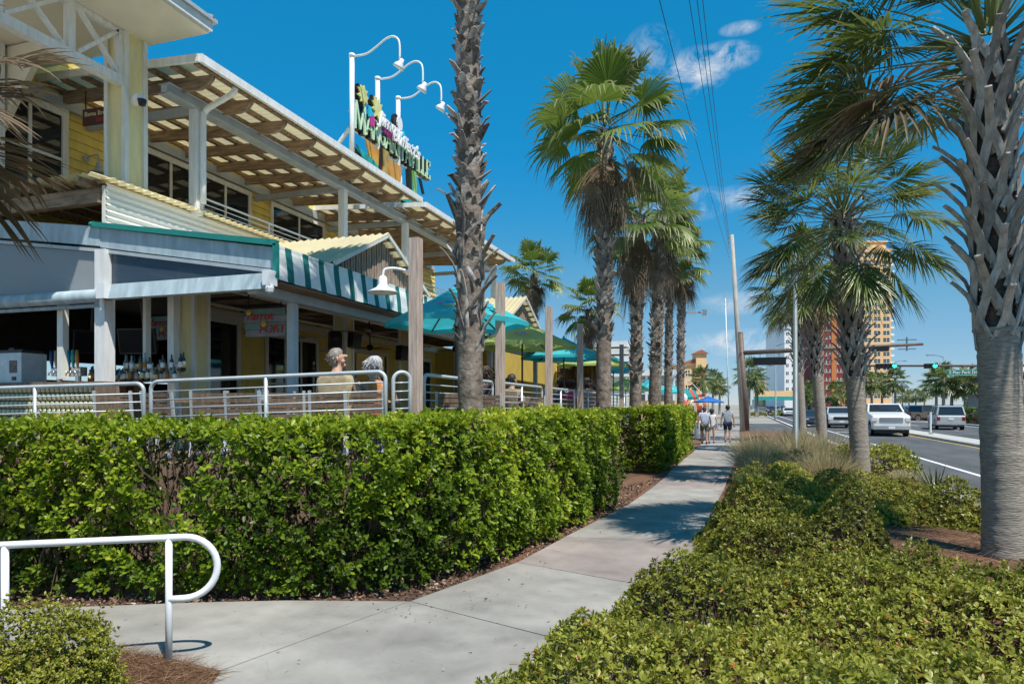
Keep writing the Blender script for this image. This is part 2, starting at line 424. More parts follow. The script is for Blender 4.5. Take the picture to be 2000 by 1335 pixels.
for i, y in enumerate(yl):
    xl = -1.84 + .14*min(1, (y-18)/9); xr = -.30 + .28*min(1, (y-17)/10)
    nl, nr = Vector((xl, y, 0)), Vector((xr, y, 0))
    slab([pl, nl, nr, pr], M['concrete_pink'] if i % 3 == 1 else M['concrete']); pl, pr = nl, nr
# path along the front hedge
H0 = [G(800,1173), G(560,1171), G(380,1175), G(100,1186), G(-500,1205)]
slab([G(430,1309), G(330,1284), G(200,1268), G(120,1266), G(100,1186), G(380,1175), G(560,1171), C0])
slab([G(120,1266), G(-250,1262), G(-700,1300), G(-600,1208), G(100,1186)])
b = MB(); b.quad(*[p - Vector((0,0,.05)) for p in (G(405,1345), G(430,1309), G(200,1268), G(-700,1300), G(-600,1208), C0, G(1010,1097), G(1228,984), Vector((-1.84,18,0)), Vector((-1.7,62,0)), Vector((-.02,62,0)), Vector((-.3,17,0)), G(1398,984), G(1420,1170), G(1300,2400), G(250,2600))])
struct('walk_base', b, M['joint'])
b = MB(); b.quad((-6,44,-.008),(-1.72,44,-.008),(-1.72,52,-.008),(-6,52,-.008)); struct('plaza', b, M['concrete'])
# ------------------------------------------------------------------ foliage tools
def qmesh(name, V, F, mats, vary=None, tip=None, mi=None, smooth=False):
    me = bpy.data.meshes.new(name); V = np.asarray(V, np.float32); F = np.asarray(F, np.int32)
    me.vertices.add(len(V)); me.vertices.foreach_set('co', V.ravel())
    me.loops.add(F.size); me.loops.foreach_set('vertex_index', F.ravel())
    me.polygons.add(len(F)); me.polygons.foreach_set('loop_start', np.arange(len(F), dtype=np.int32)*F.shape[1])
    for m in (mats if isinstance(mats, (list, tuple)) else [mats]): me.materials.append(m)
    if mi is not None: me.polygons.foreach_set('material_index', np.asarray(mi, np.int32))
    if vary is not None: me.attributes.new('vary', 'FLOAT', 'POINT').data.foreach_set('value', np.asarray(vary, np.float32))
    if tip is not None: me.attributes.new('tip', 'FLOAT', 'POINT').data.foreach_set('value', np.asarray(tip, np.float32))
    me.update(calc_edges=True)
    if smooth: me.polygons.foreach_set('use_smooth', np.ones(len(F), bool))
    return me
def nrmz(a): return a/np.maximum(np.linalg.norm(a, axis=-1, keepdims=True), 1e-9)
def pnoise(p, f, seed):
    g = np.random.default_rng(seed); o = np.zeros(len(p)); amp = 1.0
    for k in range(6):
        d = nrmz(g.normal(size=(1,3)))[0]*f*(1.0+.45*k); o += amp*np.sin(p@d + g.uniform(0,6.28) + 1.3*np.sin(p@np.roll(d,1)*.7+k)); amp *= .86
    return o/2.2
def leaf_cloud(name, Pp, Nn, L, W, mats, parent, seed, per=6, spread=(18,78), cup=.18, vbase=None, off=(0,0,0), curl=.12, oddp=.012):
    """rosettes of real leaves at the twig ends Pp that face along Nn"""
    g = np.random.default_rng(seed); n = len(Pp); Nn = nrmz(Nn + g.normal(size=Nn.shape)*.38)
    t = nrmz(np.cross(Nn, nrmz(g.normal(size=Nn.shape)))); b = np.cross(Nn, t)
    k = n*per; I = np.repeat(np.arange(n), per)
    phi = (np.tile(np.arange(per), n)*2.4 + np.repeat(g.uniform(0,6.28,n), per) + g.normal(size=k)*.25)
    al = np.radians(g.uniform(spread[0], spread[1], k))
    rad = t[I]*np.cos(phi)[:,None] + b[I]*np.sin(phi)[:,None]
    ax = Nn[I]
    d = ax*np.cos(al)[:,None] + rad*np.sin(al)[:,None]
    up = ax*np.sin(al)[:,None] - rad*np.cos(al)[:,None]
    s = np.cross(d, up)
    ll = L*g.uniform(.65, 1.25, k); ww = W*g.uniform(.75, 1.2, k)*ll/L
    base = Pp[I] + d*(ll*.12)[:,None]
    def pt(x, y, z): return base + d*(ll*x)[:,None] + s*(ww*y)[:,None] + up*(ww*z - ll*curl*x*x)[:,None]
    V = np.stack([pt(0,0,0), pt(.28,-.36,cup), pt(.28,0,0), pt(.28,.36,cup), pt(.68,-.5,cup), pt(.68,0,0), pt(.68,.5,cup), pt(1,0,.05)], 1)
    q = np.array([[0,3,2,1],[2,3,6,5],[1,2,5,4],[5,6,7,4]])
    F = (np.arange(k)[:,None,None]*8 + q[None]).reshape(-1,4)
    va = (g.uniform(.1,.62,k) if vbase is None else np.clip(np.repeat(vbase, per) + g.normal(size=k)*.13, .02, .9))
    odd = g.random(k); va = np.where(odd > 1-oddp, g.uniform(.93,1.0,k), va)
    V = V.reshape(-1,3) - np.asarray(off)
    return link(name, qmesh(name, V, F, mats, np.repeat(va, 8), smooth=True), parent)
def twigs(name, Pa, Pb, r, m, parent, seed, off=(0,0,0), wob=.05, odd=0):
    """thin three-sided bent twigs from Pa to Pb"""
    g = np.random.default_rng(seed); n = len(Pa); mid = (Pa+Pb)/2 + g.normal(size=Pa.shape)*wob
    t = nrmz(Pb-Pa); a = nrmz(np.cross(t, nrmz(g.normal(size=t.shape)))); b = np.cross(t, a); rr = (r*g.uniform(.6,1.4,n))[:,None]
    V = []
    for p, s in ((Pa, 1.0), (mid, .8), (Pb, .35)):
        for q in (0, 2.094, 4.189): V.append(p + (a*math.cos(q) + b*math.sin(q))*rr*s)
    V = np.stack(V, 1).reshape(-1,3) - np.asarray(off)
    q = []
    for i in range(2):
        for j in range(3): q.append([i*3+j, i*3+(j+1)%3, (i+1)*3+(j+1)%3, (i+1)*3+j])
    F = (np.arange(n)[:,None,None]*9 + np.array(q)[None]).reshape(-1,4)
    return link(name, qmesh(name, V, F, m), parent)
def strands(name, base, tipv, w, mats, parent, seed, off=(0,0,0), sag=.3, vary=None):
    """flat curved blades: grass, needles; tipv = vector from base to tip before sagging"""
    g = np.random.default_rng(seed); n = len(base); Ln = np.linalg.norm(tipv, axis=1); s = nrmz(np.cross(tipv, nrmz(g.normal(size=tipv.shape))))
    ws = (w*g.uniform(.6,1.3,n))[:,None]; V = []
    for x, k in ((0, 1.0), (.4, .9), (.75, .6), (1.0, .12)):
        p = base + tipv*x; p = p - np.array([0,0,1.])*(sag*Ln*x*x)[:,None]
        V += [p - s*ws*k*.5, p + s*ws*k*.5]
    V = np.stack(V, 1).reshape(-1,3) - np.asarray(off)
    F = (np.arange(n)[:,None,None]*8 + np.array([[0,1,3,2],[2,3,5,4],[4,5,7,6]])[None]).reshape(-1,4)
    va = g.uniform(0,1,n) if vary is None else vary
    return link(name, qmesh(name, V, F, mats, np.repeat(va, 8)), parent)
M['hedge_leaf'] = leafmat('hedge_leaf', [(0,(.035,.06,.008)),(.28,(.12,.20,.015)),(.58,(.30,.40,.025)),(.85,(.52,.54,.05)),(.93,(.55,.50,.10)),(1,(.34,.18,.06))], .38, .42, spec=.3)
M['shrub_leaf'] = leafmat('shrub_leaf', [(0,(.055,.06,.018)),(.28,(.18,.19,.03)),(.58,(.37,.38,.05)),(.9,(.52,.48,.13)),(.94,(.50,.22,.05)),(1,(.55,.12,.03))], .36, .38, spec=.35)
M['gold_leaf'] = leafmat('gold_leaf', [(0,(.10,.12,.018)),(.4,(.27,.28,.03)),(.8,(.46,.43,.05)),(1,(.52,.45,.09))], .45, .3)
M['twig'] = mat('twig', (.13,.08,.055), .85, var=.3, scale=8)
M['grass_tan'] = leafmat('grass_tan', [(0,(.20,.19,.07)),(.4,(.50,.40,.22)),(.8,(.70,.57,.36)),(1,(.30,.32,.10))], .6, .3)
M['yucca'] = leafmat('yucca_leaf', [(0,(.03,.06,.03)),(1,(.08,.13,.06))], .5, .2)
M['straw_v'] = leafmat('straw_needles', [(0,(.10,.045,.022)),(.5,(.22,.115,.06)),(1,(.36,.22,.12))], .7, .1)
M['chip_v'] = leafmat('bark_chips', [(0,(.06,.03,.02)),(.5,(.20,.11,.07)),(.9,(.34,.22,.15)),(1,(.5,.42,.34))], .85, .05)
# ------------------------------------------------------------------ hedges (a front line of points, a depth behind it, a height)
def hedge(name, label, group, line, inward, T, H, dens, L, seed, gaps=0.0, end=None, stems=160, vb=0.0):
    root = thing(name, label, 'hedge', (line[0][0], line[0][1], 0), 0, group); off = np.array(root.location)
    g = np.random.default_rng(seed); line = [np.array([p[0], p[1], 0.]) for p in line]; inward = np.array([inward[0], inward[1], 0.]); inward /= np.linalg.norm(inward)
    Pp, Nn, va = [], [], []
    for a, b in zip(line[:-1], line[1:]):
        Ls = np.linalg.norm(b-a); t = (b-a)/Ls; nf = np.array([t[1], -t[0], 0.])
        if nf@inward > 0: nf = -nf
        for layer, (dep, dn) in enumerate(((0.0,1.0),(.12,.75),(.27,.5),(.55,.28),(.8,.22))):
            n = int(Ls*H*dens*dn); u = g.random(n); z = .04 + (H-.05)*g.random(n)**.92
            p = a + (b-a)*u[:,None]; p[:,2] = z
            dsp = .11*pnoise(p, 3.1, seed) + .06*pnoise(p, 9.0, seed+1)
            p = p + nf*(dsp - dep - .10*np.maximum(0, (z-H+.15)/.15)**2)[:,None] - nf*(.06*np.maximum(0,(.35-z)/.35))[:,None]
            if gaps:
                hole = pnoise(p, 2.3, seed+5) + .5*pnoise(p, 6.0, seed+6) + gaps*1.15*np.exp(-((z-H*.70)/.20)**2) - .25*np.exp(-((z-H)/.2)**2)
                keep = hole < (1.05 - .1*layer); p, z = p[keep], z[keep]
            nn = np.tile(nf, (len(p),1)); nn[:,2] += .45 + .6*g.random(len(p))
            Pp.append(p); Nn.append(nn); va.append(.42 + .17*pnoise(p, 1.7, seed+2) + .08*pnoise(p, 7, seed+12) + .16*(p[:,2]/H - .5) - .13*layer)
        n = int(Ls*T*dens*1.25); p = a + (b-a)*g.random(n)[:,None] + inward*(T*g.random(n))[:,None]
        p[:,2] = H + .045*pnoise(p, 3.3, seed+3) + .04*g.normal(size=n) - .03
        nn = np.zeros((n,3)); nn[:,2] = 1
        Pp.append(p); Nn.append(nn); va.append(.56 + .13*pnoise(p, 2.0, seed+4))
    if end is not None:
        for (a, nf) in end:
            a = np.array([a[0], a[1], 0.]); nf = np.array([nf[0], nf[1], 0.]); n = int(T*H*dens*1.6); p = a + inward*(T*g.random(n))[:,None]; p[:,2] = .05 + H*g.random(n)
            p += nf*(.06*pnoise(p, 3, seed) - .2*g.random(n)**2)[:,None]; nn = np.tile(nf, (n,1)); nn[:,2] += .5; Pp.append(p); Nn.append(nn); va.append(.40 + .13*pnoise(p, 2, seed))
    Pp, Nn, va = np.concatenate(Pp), np.concatenate(Nn), np.concatenate(va) + vb
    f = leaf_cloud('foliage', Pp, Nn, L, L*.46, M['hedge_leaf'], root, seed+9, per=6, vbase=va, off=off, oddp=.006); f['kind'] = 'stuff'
    # woody inside
    A, B = [], []
    for a, b in zip(line[:-1], line[1:]):
        n = int(stems*np.linalg.norm(b-a)); p = a + (b-a)*g.random(n)[:,None] + inward*(.12+.5*T*g.random(n))[:,None]
        p[:,2] = g.uniform(0, H*.8, n); q = p + g.normal(size=p.shape)*np.array([.13,.13,.05]); q[:,2] = np.minimum(p[:,2] + g.uniform(.2,.55,n), H-.05); A.append(p); B.append(q)
    s = twigs('stem', np.concatenate(A), np.concatenate(B), .0075, M['twig'], root, seed+10, off=off, wob=.03); s['kind'] = 'stuff'
    return root
hedge('front_hedge', 'clipped broadleaf hedge facing the path behind the white handrail', None,
      [(-8.6,3.62), (-6.4,4.42), (-4.9,4.98), (-3.75,5.46), (-3.1,5.95), (-2.80,6.55)], (-.34,.94), 1.0, 1.60, 250, .064, 11, gaps=.25, stems=280)
hedge('street_hedge', 'clipped hedge along the walk, from the big palm to the step in the hedge line', None,
      [(-2.80,6.55), (-2.62,7.4), (-2.35,9.4), (-2.07,12.1)], (-1,.1), 1.15, 1.65, 210, .064, 23, gaps=.0, end=[((-2.07,12.15),(0.2,1))], stems=70, vb=.07)
hedge('street_hedge', 'far clipped hedge beside the walk, set back from the nearer one', None,
      [(-3.15,19.0), (-2.5,18.35), (-1.98,18.15), (-1.86,19.5), (-1.82,22.5), (-1.76,27.0)], (-.72,.7), 1.25, 1.66, 115, .082, 37, stems=25, vb=.05)
# ------------------------------------------------------------------ low shrubs
def shrub(name, label, x, y, rx, ry, h, seed, leaf, L, dens, group=None, ex=.55, z0=0.0, W=.44, cat='shrub', vb=.45, rz=0.0, per=6):
    root = thing(name, label, cat, (x, y, z0), rz, group); g = np.random.default_rng(seed)
    A, B, C = [], [], []
    area = math.pi*rx*ry + 2.2*(rx+ry)*h
    for layer, (sc, dn) in enumerate(((1.0,1.0),(.93,.7),(.84,.45))):
        n = int(area*dens*dn); v = nrmz(g.normal(size=(n,3))*np.array([1,1,.8])); v[:,2] = np.abs(v[:,2])
        w = np.sign(v)*np.abs(v)**ex; nn = np.sign(v)*np.abs(v)**(2-ex)/np.array([rx,ry,h])
        p = w*np.array([rx,ry,h])*sc; q = p + np.array([x,y,0])
        p = p + nrmz(nn)*(.055*pnoise(q, 3.4, 3) + .05*pnoise(q, 8.5, 4) + .028*g.normal(size=n))[:,None]
        nn = nrmz(nn); nn[:,2] += .5; keep = p[:,2] > .02
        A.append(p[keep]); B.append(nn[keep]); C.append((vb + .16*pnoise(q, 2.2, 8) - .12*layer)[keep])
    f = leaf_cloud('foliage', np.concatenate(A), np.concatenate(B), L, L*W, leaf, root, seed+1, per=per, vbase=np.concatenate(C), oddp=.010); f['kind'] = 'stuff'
    n = int(area*55); a = g.uniform(0, 6.28, n); rr = np.sqrt(g.random(n)); Pb = np.stack([rx*.9*rr*np.cos(a), ry*.9*rr*np.sin(a), h*(.55+.4*g.random(n))*(1-.4*rr**3)], 1)
    Pa = Pb*np.array([.75,.75,0]) ; t = twigs('stem', Pa, Pb, .005, M['twig'], root, seed+2, wob=.04); t['kind'] = 'stuff'
    return root
LOW = 'low glossy shrubs massed in the planting bed'
S = M['shrub_leaf']
def bed_mass(poly, seeds, h, dens, L, leaf, seed, edge=.42, und=.10, m0=.84, m1=.2):
    """one continuous planting: every shrub is its own object and owns the ground nearest to its stem"""
    g = np.random.default_rng(seed); poly = np.array(poly); lo, hi = poly.min(0), poly.max(0)
    def inside(p):
        ins = np.zeros(len(p), bool); j = len(poly)-1
        for i in range(len(poly)):
            xi, yi = poly[i]; xj, yj = poly[j]; ins ^= ((yi > p[:,1]) != (yj > p[:,1])) & (p[:,0] < (xj-xi)*(p[:,1]-yi)/(yj-yi+1e-12)+xi); j = i
        return ins
    def edist(p):
        d = np.full(len(p), 9.0)
        for i in range(len(poly)):
            a, b = poly[i-1], poly[i]; t = np.clip(((p-a)@(b-a))/((b-a)@(b-a)), 0, 1); d = np.minimum(d, np.linalg.norm(p-(a+t[:,None]*(b-a)), axis=1))
        return d
    C = np.array([(q[1], q[2]) for q in seeds])
    HM = np.array([q[3] if len(q) > 3 else 1.0 for q in seeds])
    def hz(p):
        e = np.clip(edist(p)/edge, 0, 1); q = np.concatenate([p, np.zeros((len(p),1))], 1); D_ = np.linalg.norm(p[:,None]-C[None], axis=2); dm = D_.min(1); W_ = np.exp(-(D_/.6)**2)+1e-6; hm = (W_*HM).sum(1)/W_.sum(1)
        return h*hm*(1-(1-e)**2.6)*(m0+m1*np.exp(-(dm/.55)**2)) + und*(.55*pnoise(q, 2.2, seed) + .35*pnoise(q, 6.0, seed+1))*e
    area = (hi-lo).prod(); parts = []
    for dep, dn in ((0,1.0),(.07,.75),(.15,.5)):
        p = g.uniform(lo, hi, (int(area*dens*dn),2)); p = p[inside(p)]
        e = edist(p); rim = p[e < edge*.6]; p = np.concatenate([p, rim, rim + g.normal(size=rim.shape)*.03]); p = p[inside(p)]
        z = hz(p) - dep; z = np.where(edist(p) < edge*.5, np.maximum(.03, z*g.random(len(p))**.4), z) + .02*g.normal(size=len(p)); parts.append((p, z, np.full(len(p), dep)))
    p = np.concatenate([a[0] for a in parts]); z = np.concatenate([a[1] for a in parts]); dep = np.concatenate([a[2] for a in parts])
    eps = .05; n = np.stack([-(hz(p+[eps,0])-hz(p-[eps,0]))/(2*eps), -(hz(p+[0,eps])-hz(p-[0,eps]))/(2*eps), np.ones(len(p))], 1); n[~np.isfinite(n)] = 0; n[:,2] += .25
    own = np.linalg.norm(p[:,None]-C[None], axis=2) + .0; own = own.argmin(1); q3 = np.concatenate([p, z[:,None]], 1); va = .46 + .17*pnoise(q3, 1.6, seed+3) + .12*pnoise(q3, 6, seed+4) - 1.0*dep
    keep = z > .02
    for k, (lab, cx, cy, *_) in enumerate(seeds):
        m = (own == k) & keep; root = thing('low_shrub', lab, 'shrub', (cx, cy, 0), 0, LOW); off = np.array([cx, cy, 0.]); zb = np.array([bed_z(a, b) for a, b in p[m]])[:,None]*np.array([0,0,1.])*.6
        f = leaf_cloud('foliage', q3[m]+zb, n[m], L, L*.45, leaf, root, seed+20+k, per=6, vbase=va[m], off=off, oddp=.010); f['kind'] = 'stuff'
        pp = q3[m][::8]; pa = pp*np.array([1,1,0.]) + g.normal(size=pp.shape)*np.array([.06,.06,0]); pa[:,:2] = pa[:,:2]*.7 + np.array([cx,cy])*.3
        t = twigs('stem', pa, pp, .0045, M['twig'], root, seed+40+k, off=off, wob=.04); t['kind'] = 'stuff'
bed_mass([(-1.6,1.5),(-1.45,3.5),(-1.27,4.4),(-.98,5.5),(-.6,6.3),(0,6.95),(1.2,6.9),(1.9,6.7),(2.5,7.3),(3.82,7.5),(3.85,1.5)], [
  ('low glossy shrub spilling over the edge of the walk at the bottom of the picture', -.7, 3.4), ('low glossy shrub at the bend of the walk, with orange leaves', -.25, 5.6), ('low shrub at the bottom of the picture, between the walk and the middle', .45, 2.9),
  ('low shrub in the middle of the near planting, below the straw gap', 1.2, 5.9), ('low shrub in the middle of the bottom edge of the picture', 1.5, 3.6), ('low shrub in the bottom corner under the big smooth trunk', 2.9, 3.0), ('low shrub hugging the foot of the big smooth trunk', 2.6, 6.0), ('low shrub at the road edge, right of the big smooth trunk', 3.5, 5.0)], .53, 430, .038, S, 51, und=.22, m0=.66, m1=.40)
bed_mass([(-.42,7.75),(-.58,9.4),(-.30,10.8),(.02,12.0),(.1,13.4),(.6,14.6),(1.3,14.6),(1.7,13.7),(3.3,13.0),(3.75,11.8),(3.82,10.3),(2.6,10.9),(1.8,10.3),(1.6,8.2),(.7,7.3)], [
  ('dark shaded shrub leaning over the walk beyond the straw gap', .15, 9.3), ('small low shrub in front of the dark shaded one, at the walk', .1, 8.0, .8), ('shrub with one orange sprig in the palm shade', 1.3, 8.6), ('shaded shrub in the middle of the far planting', 1.3, 10.4, .9), ('shrub between the straw gap and the road', 2.9, 11.3, .8), ('wide shrub at the walk behind the shaded ones', .5, 11.8, .85), ('shrub in front of the second palm on the road side', 2.0, 12.7, .72), ('bright shrub at the walk in front of the tan grasses', .7, 14.0, .85)], .74, 330, .042, S, 151, edge=.5, und=.18, m0=.34, m1=.74)
for (lab, x, y, rx, ry, h, seed, L, dens) in (
  ('small round shrub beside the walk just before the tan grasses', .55, 15.9, .6, .7, .45, 61, .060, 150),):
    shrub('low_shrub', lab, x, y, rx, ry, h, seed, S, L, dens, LOW, ex=.5, z0=bed_z(x, y)-.03)
shrub('low_shrub', 'golden green shrub behind the second palm, beside the bike lane', 3.1, 18.6, .85, 1.4, .70, 71, M['gold_leaf'], .06, 110, LOW, z0=.1)
shrub('low_shrub', 'green shrub among the tan grasses, left of the lamp post', 1.2, 18.4, .6, .9, .42, 72, S, .06, 90, LOW, z0=.1)
shrub('golden_bush', 'small yellow green bush by the white handrail', -4.0, 2.95, .44, .44, .52, 75, M['gold_leaf'], .022, 1500, ex=.8, W=.5, vb=.5)
# ornamental grasses
def tuft(name, label, x, y, h, r, n, seed, m, group, w=.006, cat='grass', sag=.45, z0=.1):
    root = thing(name, label, cat, (x, y, z0), 0, group); g = np.random.default_rng(seed)
    a = g.uniform(0, 6.28, n); lean = g.uniform(.03, 1.0, n)**1.1*.85; d = np.stack([np.cos(a)*np.sin(lean), np.sin(a)*np.sin(lean), np.cos(lean)], 1)
    base = np.stack([np.cos(a), np.sin(a), np.zeros(n)], 1)*(r*g.random(n))[:,None]
    f = strands('blade', base, d*(1.35*h*g.uniform(.6,1.2,n))[:,None], w, m, root, seed, sag=sag*.7); f['kind'] = 'stuff'
GR = 'tan ornamental grasses between the walk and the road'
for i, (lab, x, y, h, r) in enumerate((
  ('tan feathery grass clump spilling onto the walk, nearest the utility pole', .55, 21.6, 1.25, .35), ('tan grass clump around the foot of the lamp post', 1.5, 20.4, 1.3, .4),
  ('tan grass clump left of the second palm trunk', 1.75, 16.2, 1.05, .3), ('straw coloured grass clump at the walk edge behind the bright small shrub', .45, 18.6, 1.05, .3),
  ('greenish grass clump at the walk edge, in front of the tan ones', .55, 16.8, .8, .25), ('tan grass clump between lamp post and third palm', 2.3, 21.5, 1.3, .35), ('far tan grass clump behind the third palm', 2.2, 29.5, 1.1, .35),
  ('dry grass clump right of the second palm, near the road', 3.2, 15.4, .55, .2))):
    tuft('grass_clump', lab, x, y, h*.76, r*1.4, 1500, 80+i, M['grass_tan'], GR)
tuft('yucca_plant', 'small spiky yucca by the white road line', 3.45, 14.6, .40, .04, 30, 95, M['yucca'], None, w=.035, cat='plant', sag=.02)
tuft('grass_clump', 'blue green grass tuft on the straw strip by the walk', .22, 14.3, .6, .12, 260, 96, M['yucca'], GR, w=.006)
# pine straw and bark chips lying on the beds
def scatter(name, label, cat, poly, n, seed, m, ln, w, flat=.25, z=.0):
    g = np.random.default_rng(seed); poly = np.array([(p[0], p[1]) for p in poly]); lo, hi = poly.min(0), poly.max(0); pts = g.uniform(lo, hi, (n*3,2))
    ins = np.zeros(len(pts), bool); j = len(poly)-1
    for i in range(len(poly)):
        xi, yi = poly[i]; xj, yj = poly[j]; c = ((yi > pts[:,1]) != (yj > pts[:,1])) & (pts[:,0] < (xj-xi)*(pts[:,1]-yi)/(yj-yi+1e-12)+xi); ins ^= c; j = i
    pts = pts[ins][:n]; k = len(pts); zz = np.array([(bed_z(a, b) if z is None else z) for a, b in pts]) + g.uniform(0,.03,k)
    a = g.uniform(0, 6.28, k); e = g.normal(size=k)*flat; d = np.stack([np.cos(a)*np.cos(e), np.sin(a)*np.cos(e), np.abs(np.sin(e))], 1)*(ln*g.uniform(.5,1.3,k))[:,None]
    o = strands(name, np.stack([pts[:,0], pts[:,1], zz], 1), d, w, m, None, seed, sag=.12); tag(o, label, cat, kind='stuff')
scatter('pine_straw', 'brown pine straw around the white handrail post', 'straw', [G(405,1340), G(428,1311), G(330,1287), G(215,1268), G(60,1300), G(100,1500), G(380,1500)], 9000, 101, M['straw_v'], .16, .0028, z=-.005)
scatter('pine_straw', 'brown pine straw in the planting bed along the road', 'straw', [(-.35,7.2),(3.8,6.4),(3.85,20),(.1,24),(-.28,17),(-.36,11)], 26000, 102, M['straw_v'], .2, .004, z=None)
scatter('bark_chips', 'bark chips and dry leaves at the foot of the hedge', 'mulch', [G(640,1166), G(795,1171), G(1005,1096), G(1222,984), G(1290,930), (-2.6,14.5), (-2.7,12.6), (-2.9,7.2), (-3.3,6.1), (-4.4,5.4)], 5200, 103, M['chip_v'], .045, .022, flat=.5, z=-.03)
scatter('bark_chips', 'bark chips along the front hedge and the path edge', 'mulch', [G(640,1166), G(100,1184), G(-300,1196), (-8.3,4.0), (-4.4,5.5)], 2500, 104, M['chip_v'], .04, .02, flat=.5, z=-.03)
scatter('leaf_litter', 'scattered dry leaves and mulch crumbs spilled on the walk edge', 'litter', [G(640,1180), G(800,1185), G(1010,1112), G(1235,990), G(1300,930), G(1300,935), G(1250,1000), G(1060,1130), G(830,1230)], 130, 105, M['chip_v'], .03, .016, flat=.25, z=.002)
scatter('leaf_litter', 'scattered dry leaves along the planting edge of the walk', 'litter', [G(1000,1300), G(1150,1160), G(1330,1100), G(1395,985), G(1424,925), G(1415,925), G(1375,1000), G(1290,1100), G(1060,1220), G(960,1300)], 150, 106, M['straw_v'], .06, .008, flat=.15, z=.002)
scatter('leaf_litter', 'a few leaves lying on the open concrete', 'litter', [G(430,1309), G(800,1180), G(1010,1100), G(1230,985), G(1398,984), G(1180,1140), G(980,1330), G(420,1345)], 26, 107, M['chip_v'], .028, .012, flat=.2, z=.002)
# ------------------------------------------------------------------ palms
M['w_frond'] = leafmat('fan_palm_leaf', [(0,(.05,.095,.016)),(.5,(.12,.20,.03)),(.85,(.25,.32,.06)),(1,(.40,.34,.10))], .36, .34, tipc=(.42,.36,.22))
M['s_frond'] = leafmat('cabbage_palm_leaf', [(0,(.05,.09,.022)),(.5,(.125,.18,.04)),(.85,(.29,.31,.07)),(1,(.46,.38,.10))], .30, .34, tipc=(.46,.40,.24))
M['dead_frond'] = leafmat('dead_palm_leaf', [(0,(.10,.065,.040)),(.5,(.24,.165,.105)),(1,(.42,.33,.23))], .7, .2, tipc=(.36,.29,.20))
M['petiole'] = mat('petiole', (.14,.17,.05), .45, var=.25, scale=3)
M['dead_petiole'] = mat('dead_petiole', (.36,.27,.17), .6, var=.25, scale=3)
M['w_trunk'] = mat('fan_palm_trunk', (.17,.125,.095), .9, var=.5, scale=7, bump=.9, bscale=22, c2=(.32,.26,.21))
M['w_boot'] = mat('fan_palm_boot', (.30,.265,.235), .85, var=.5, scale=9, bump=.4, bscale=40, objrand=.75)
M['boot_core'] = mat('boot_core', (.085,.06,.045), .95, var=.5, scale=9, bump=.8, bscale=30)
M['s_trunk'] = mat('cabbage_palm_trunk', (.30,.26,.215), .9, var=.36, scale=5, stretch=(2,2,12), bump=.8, bscale=7)
M['s_boot'] = mat('cabbage_palm_boot', (.34,.31,.275), .8, var=.35, scale=5, stretch=(4,4,1), bump=.35, bscale=26, objrand=.35)
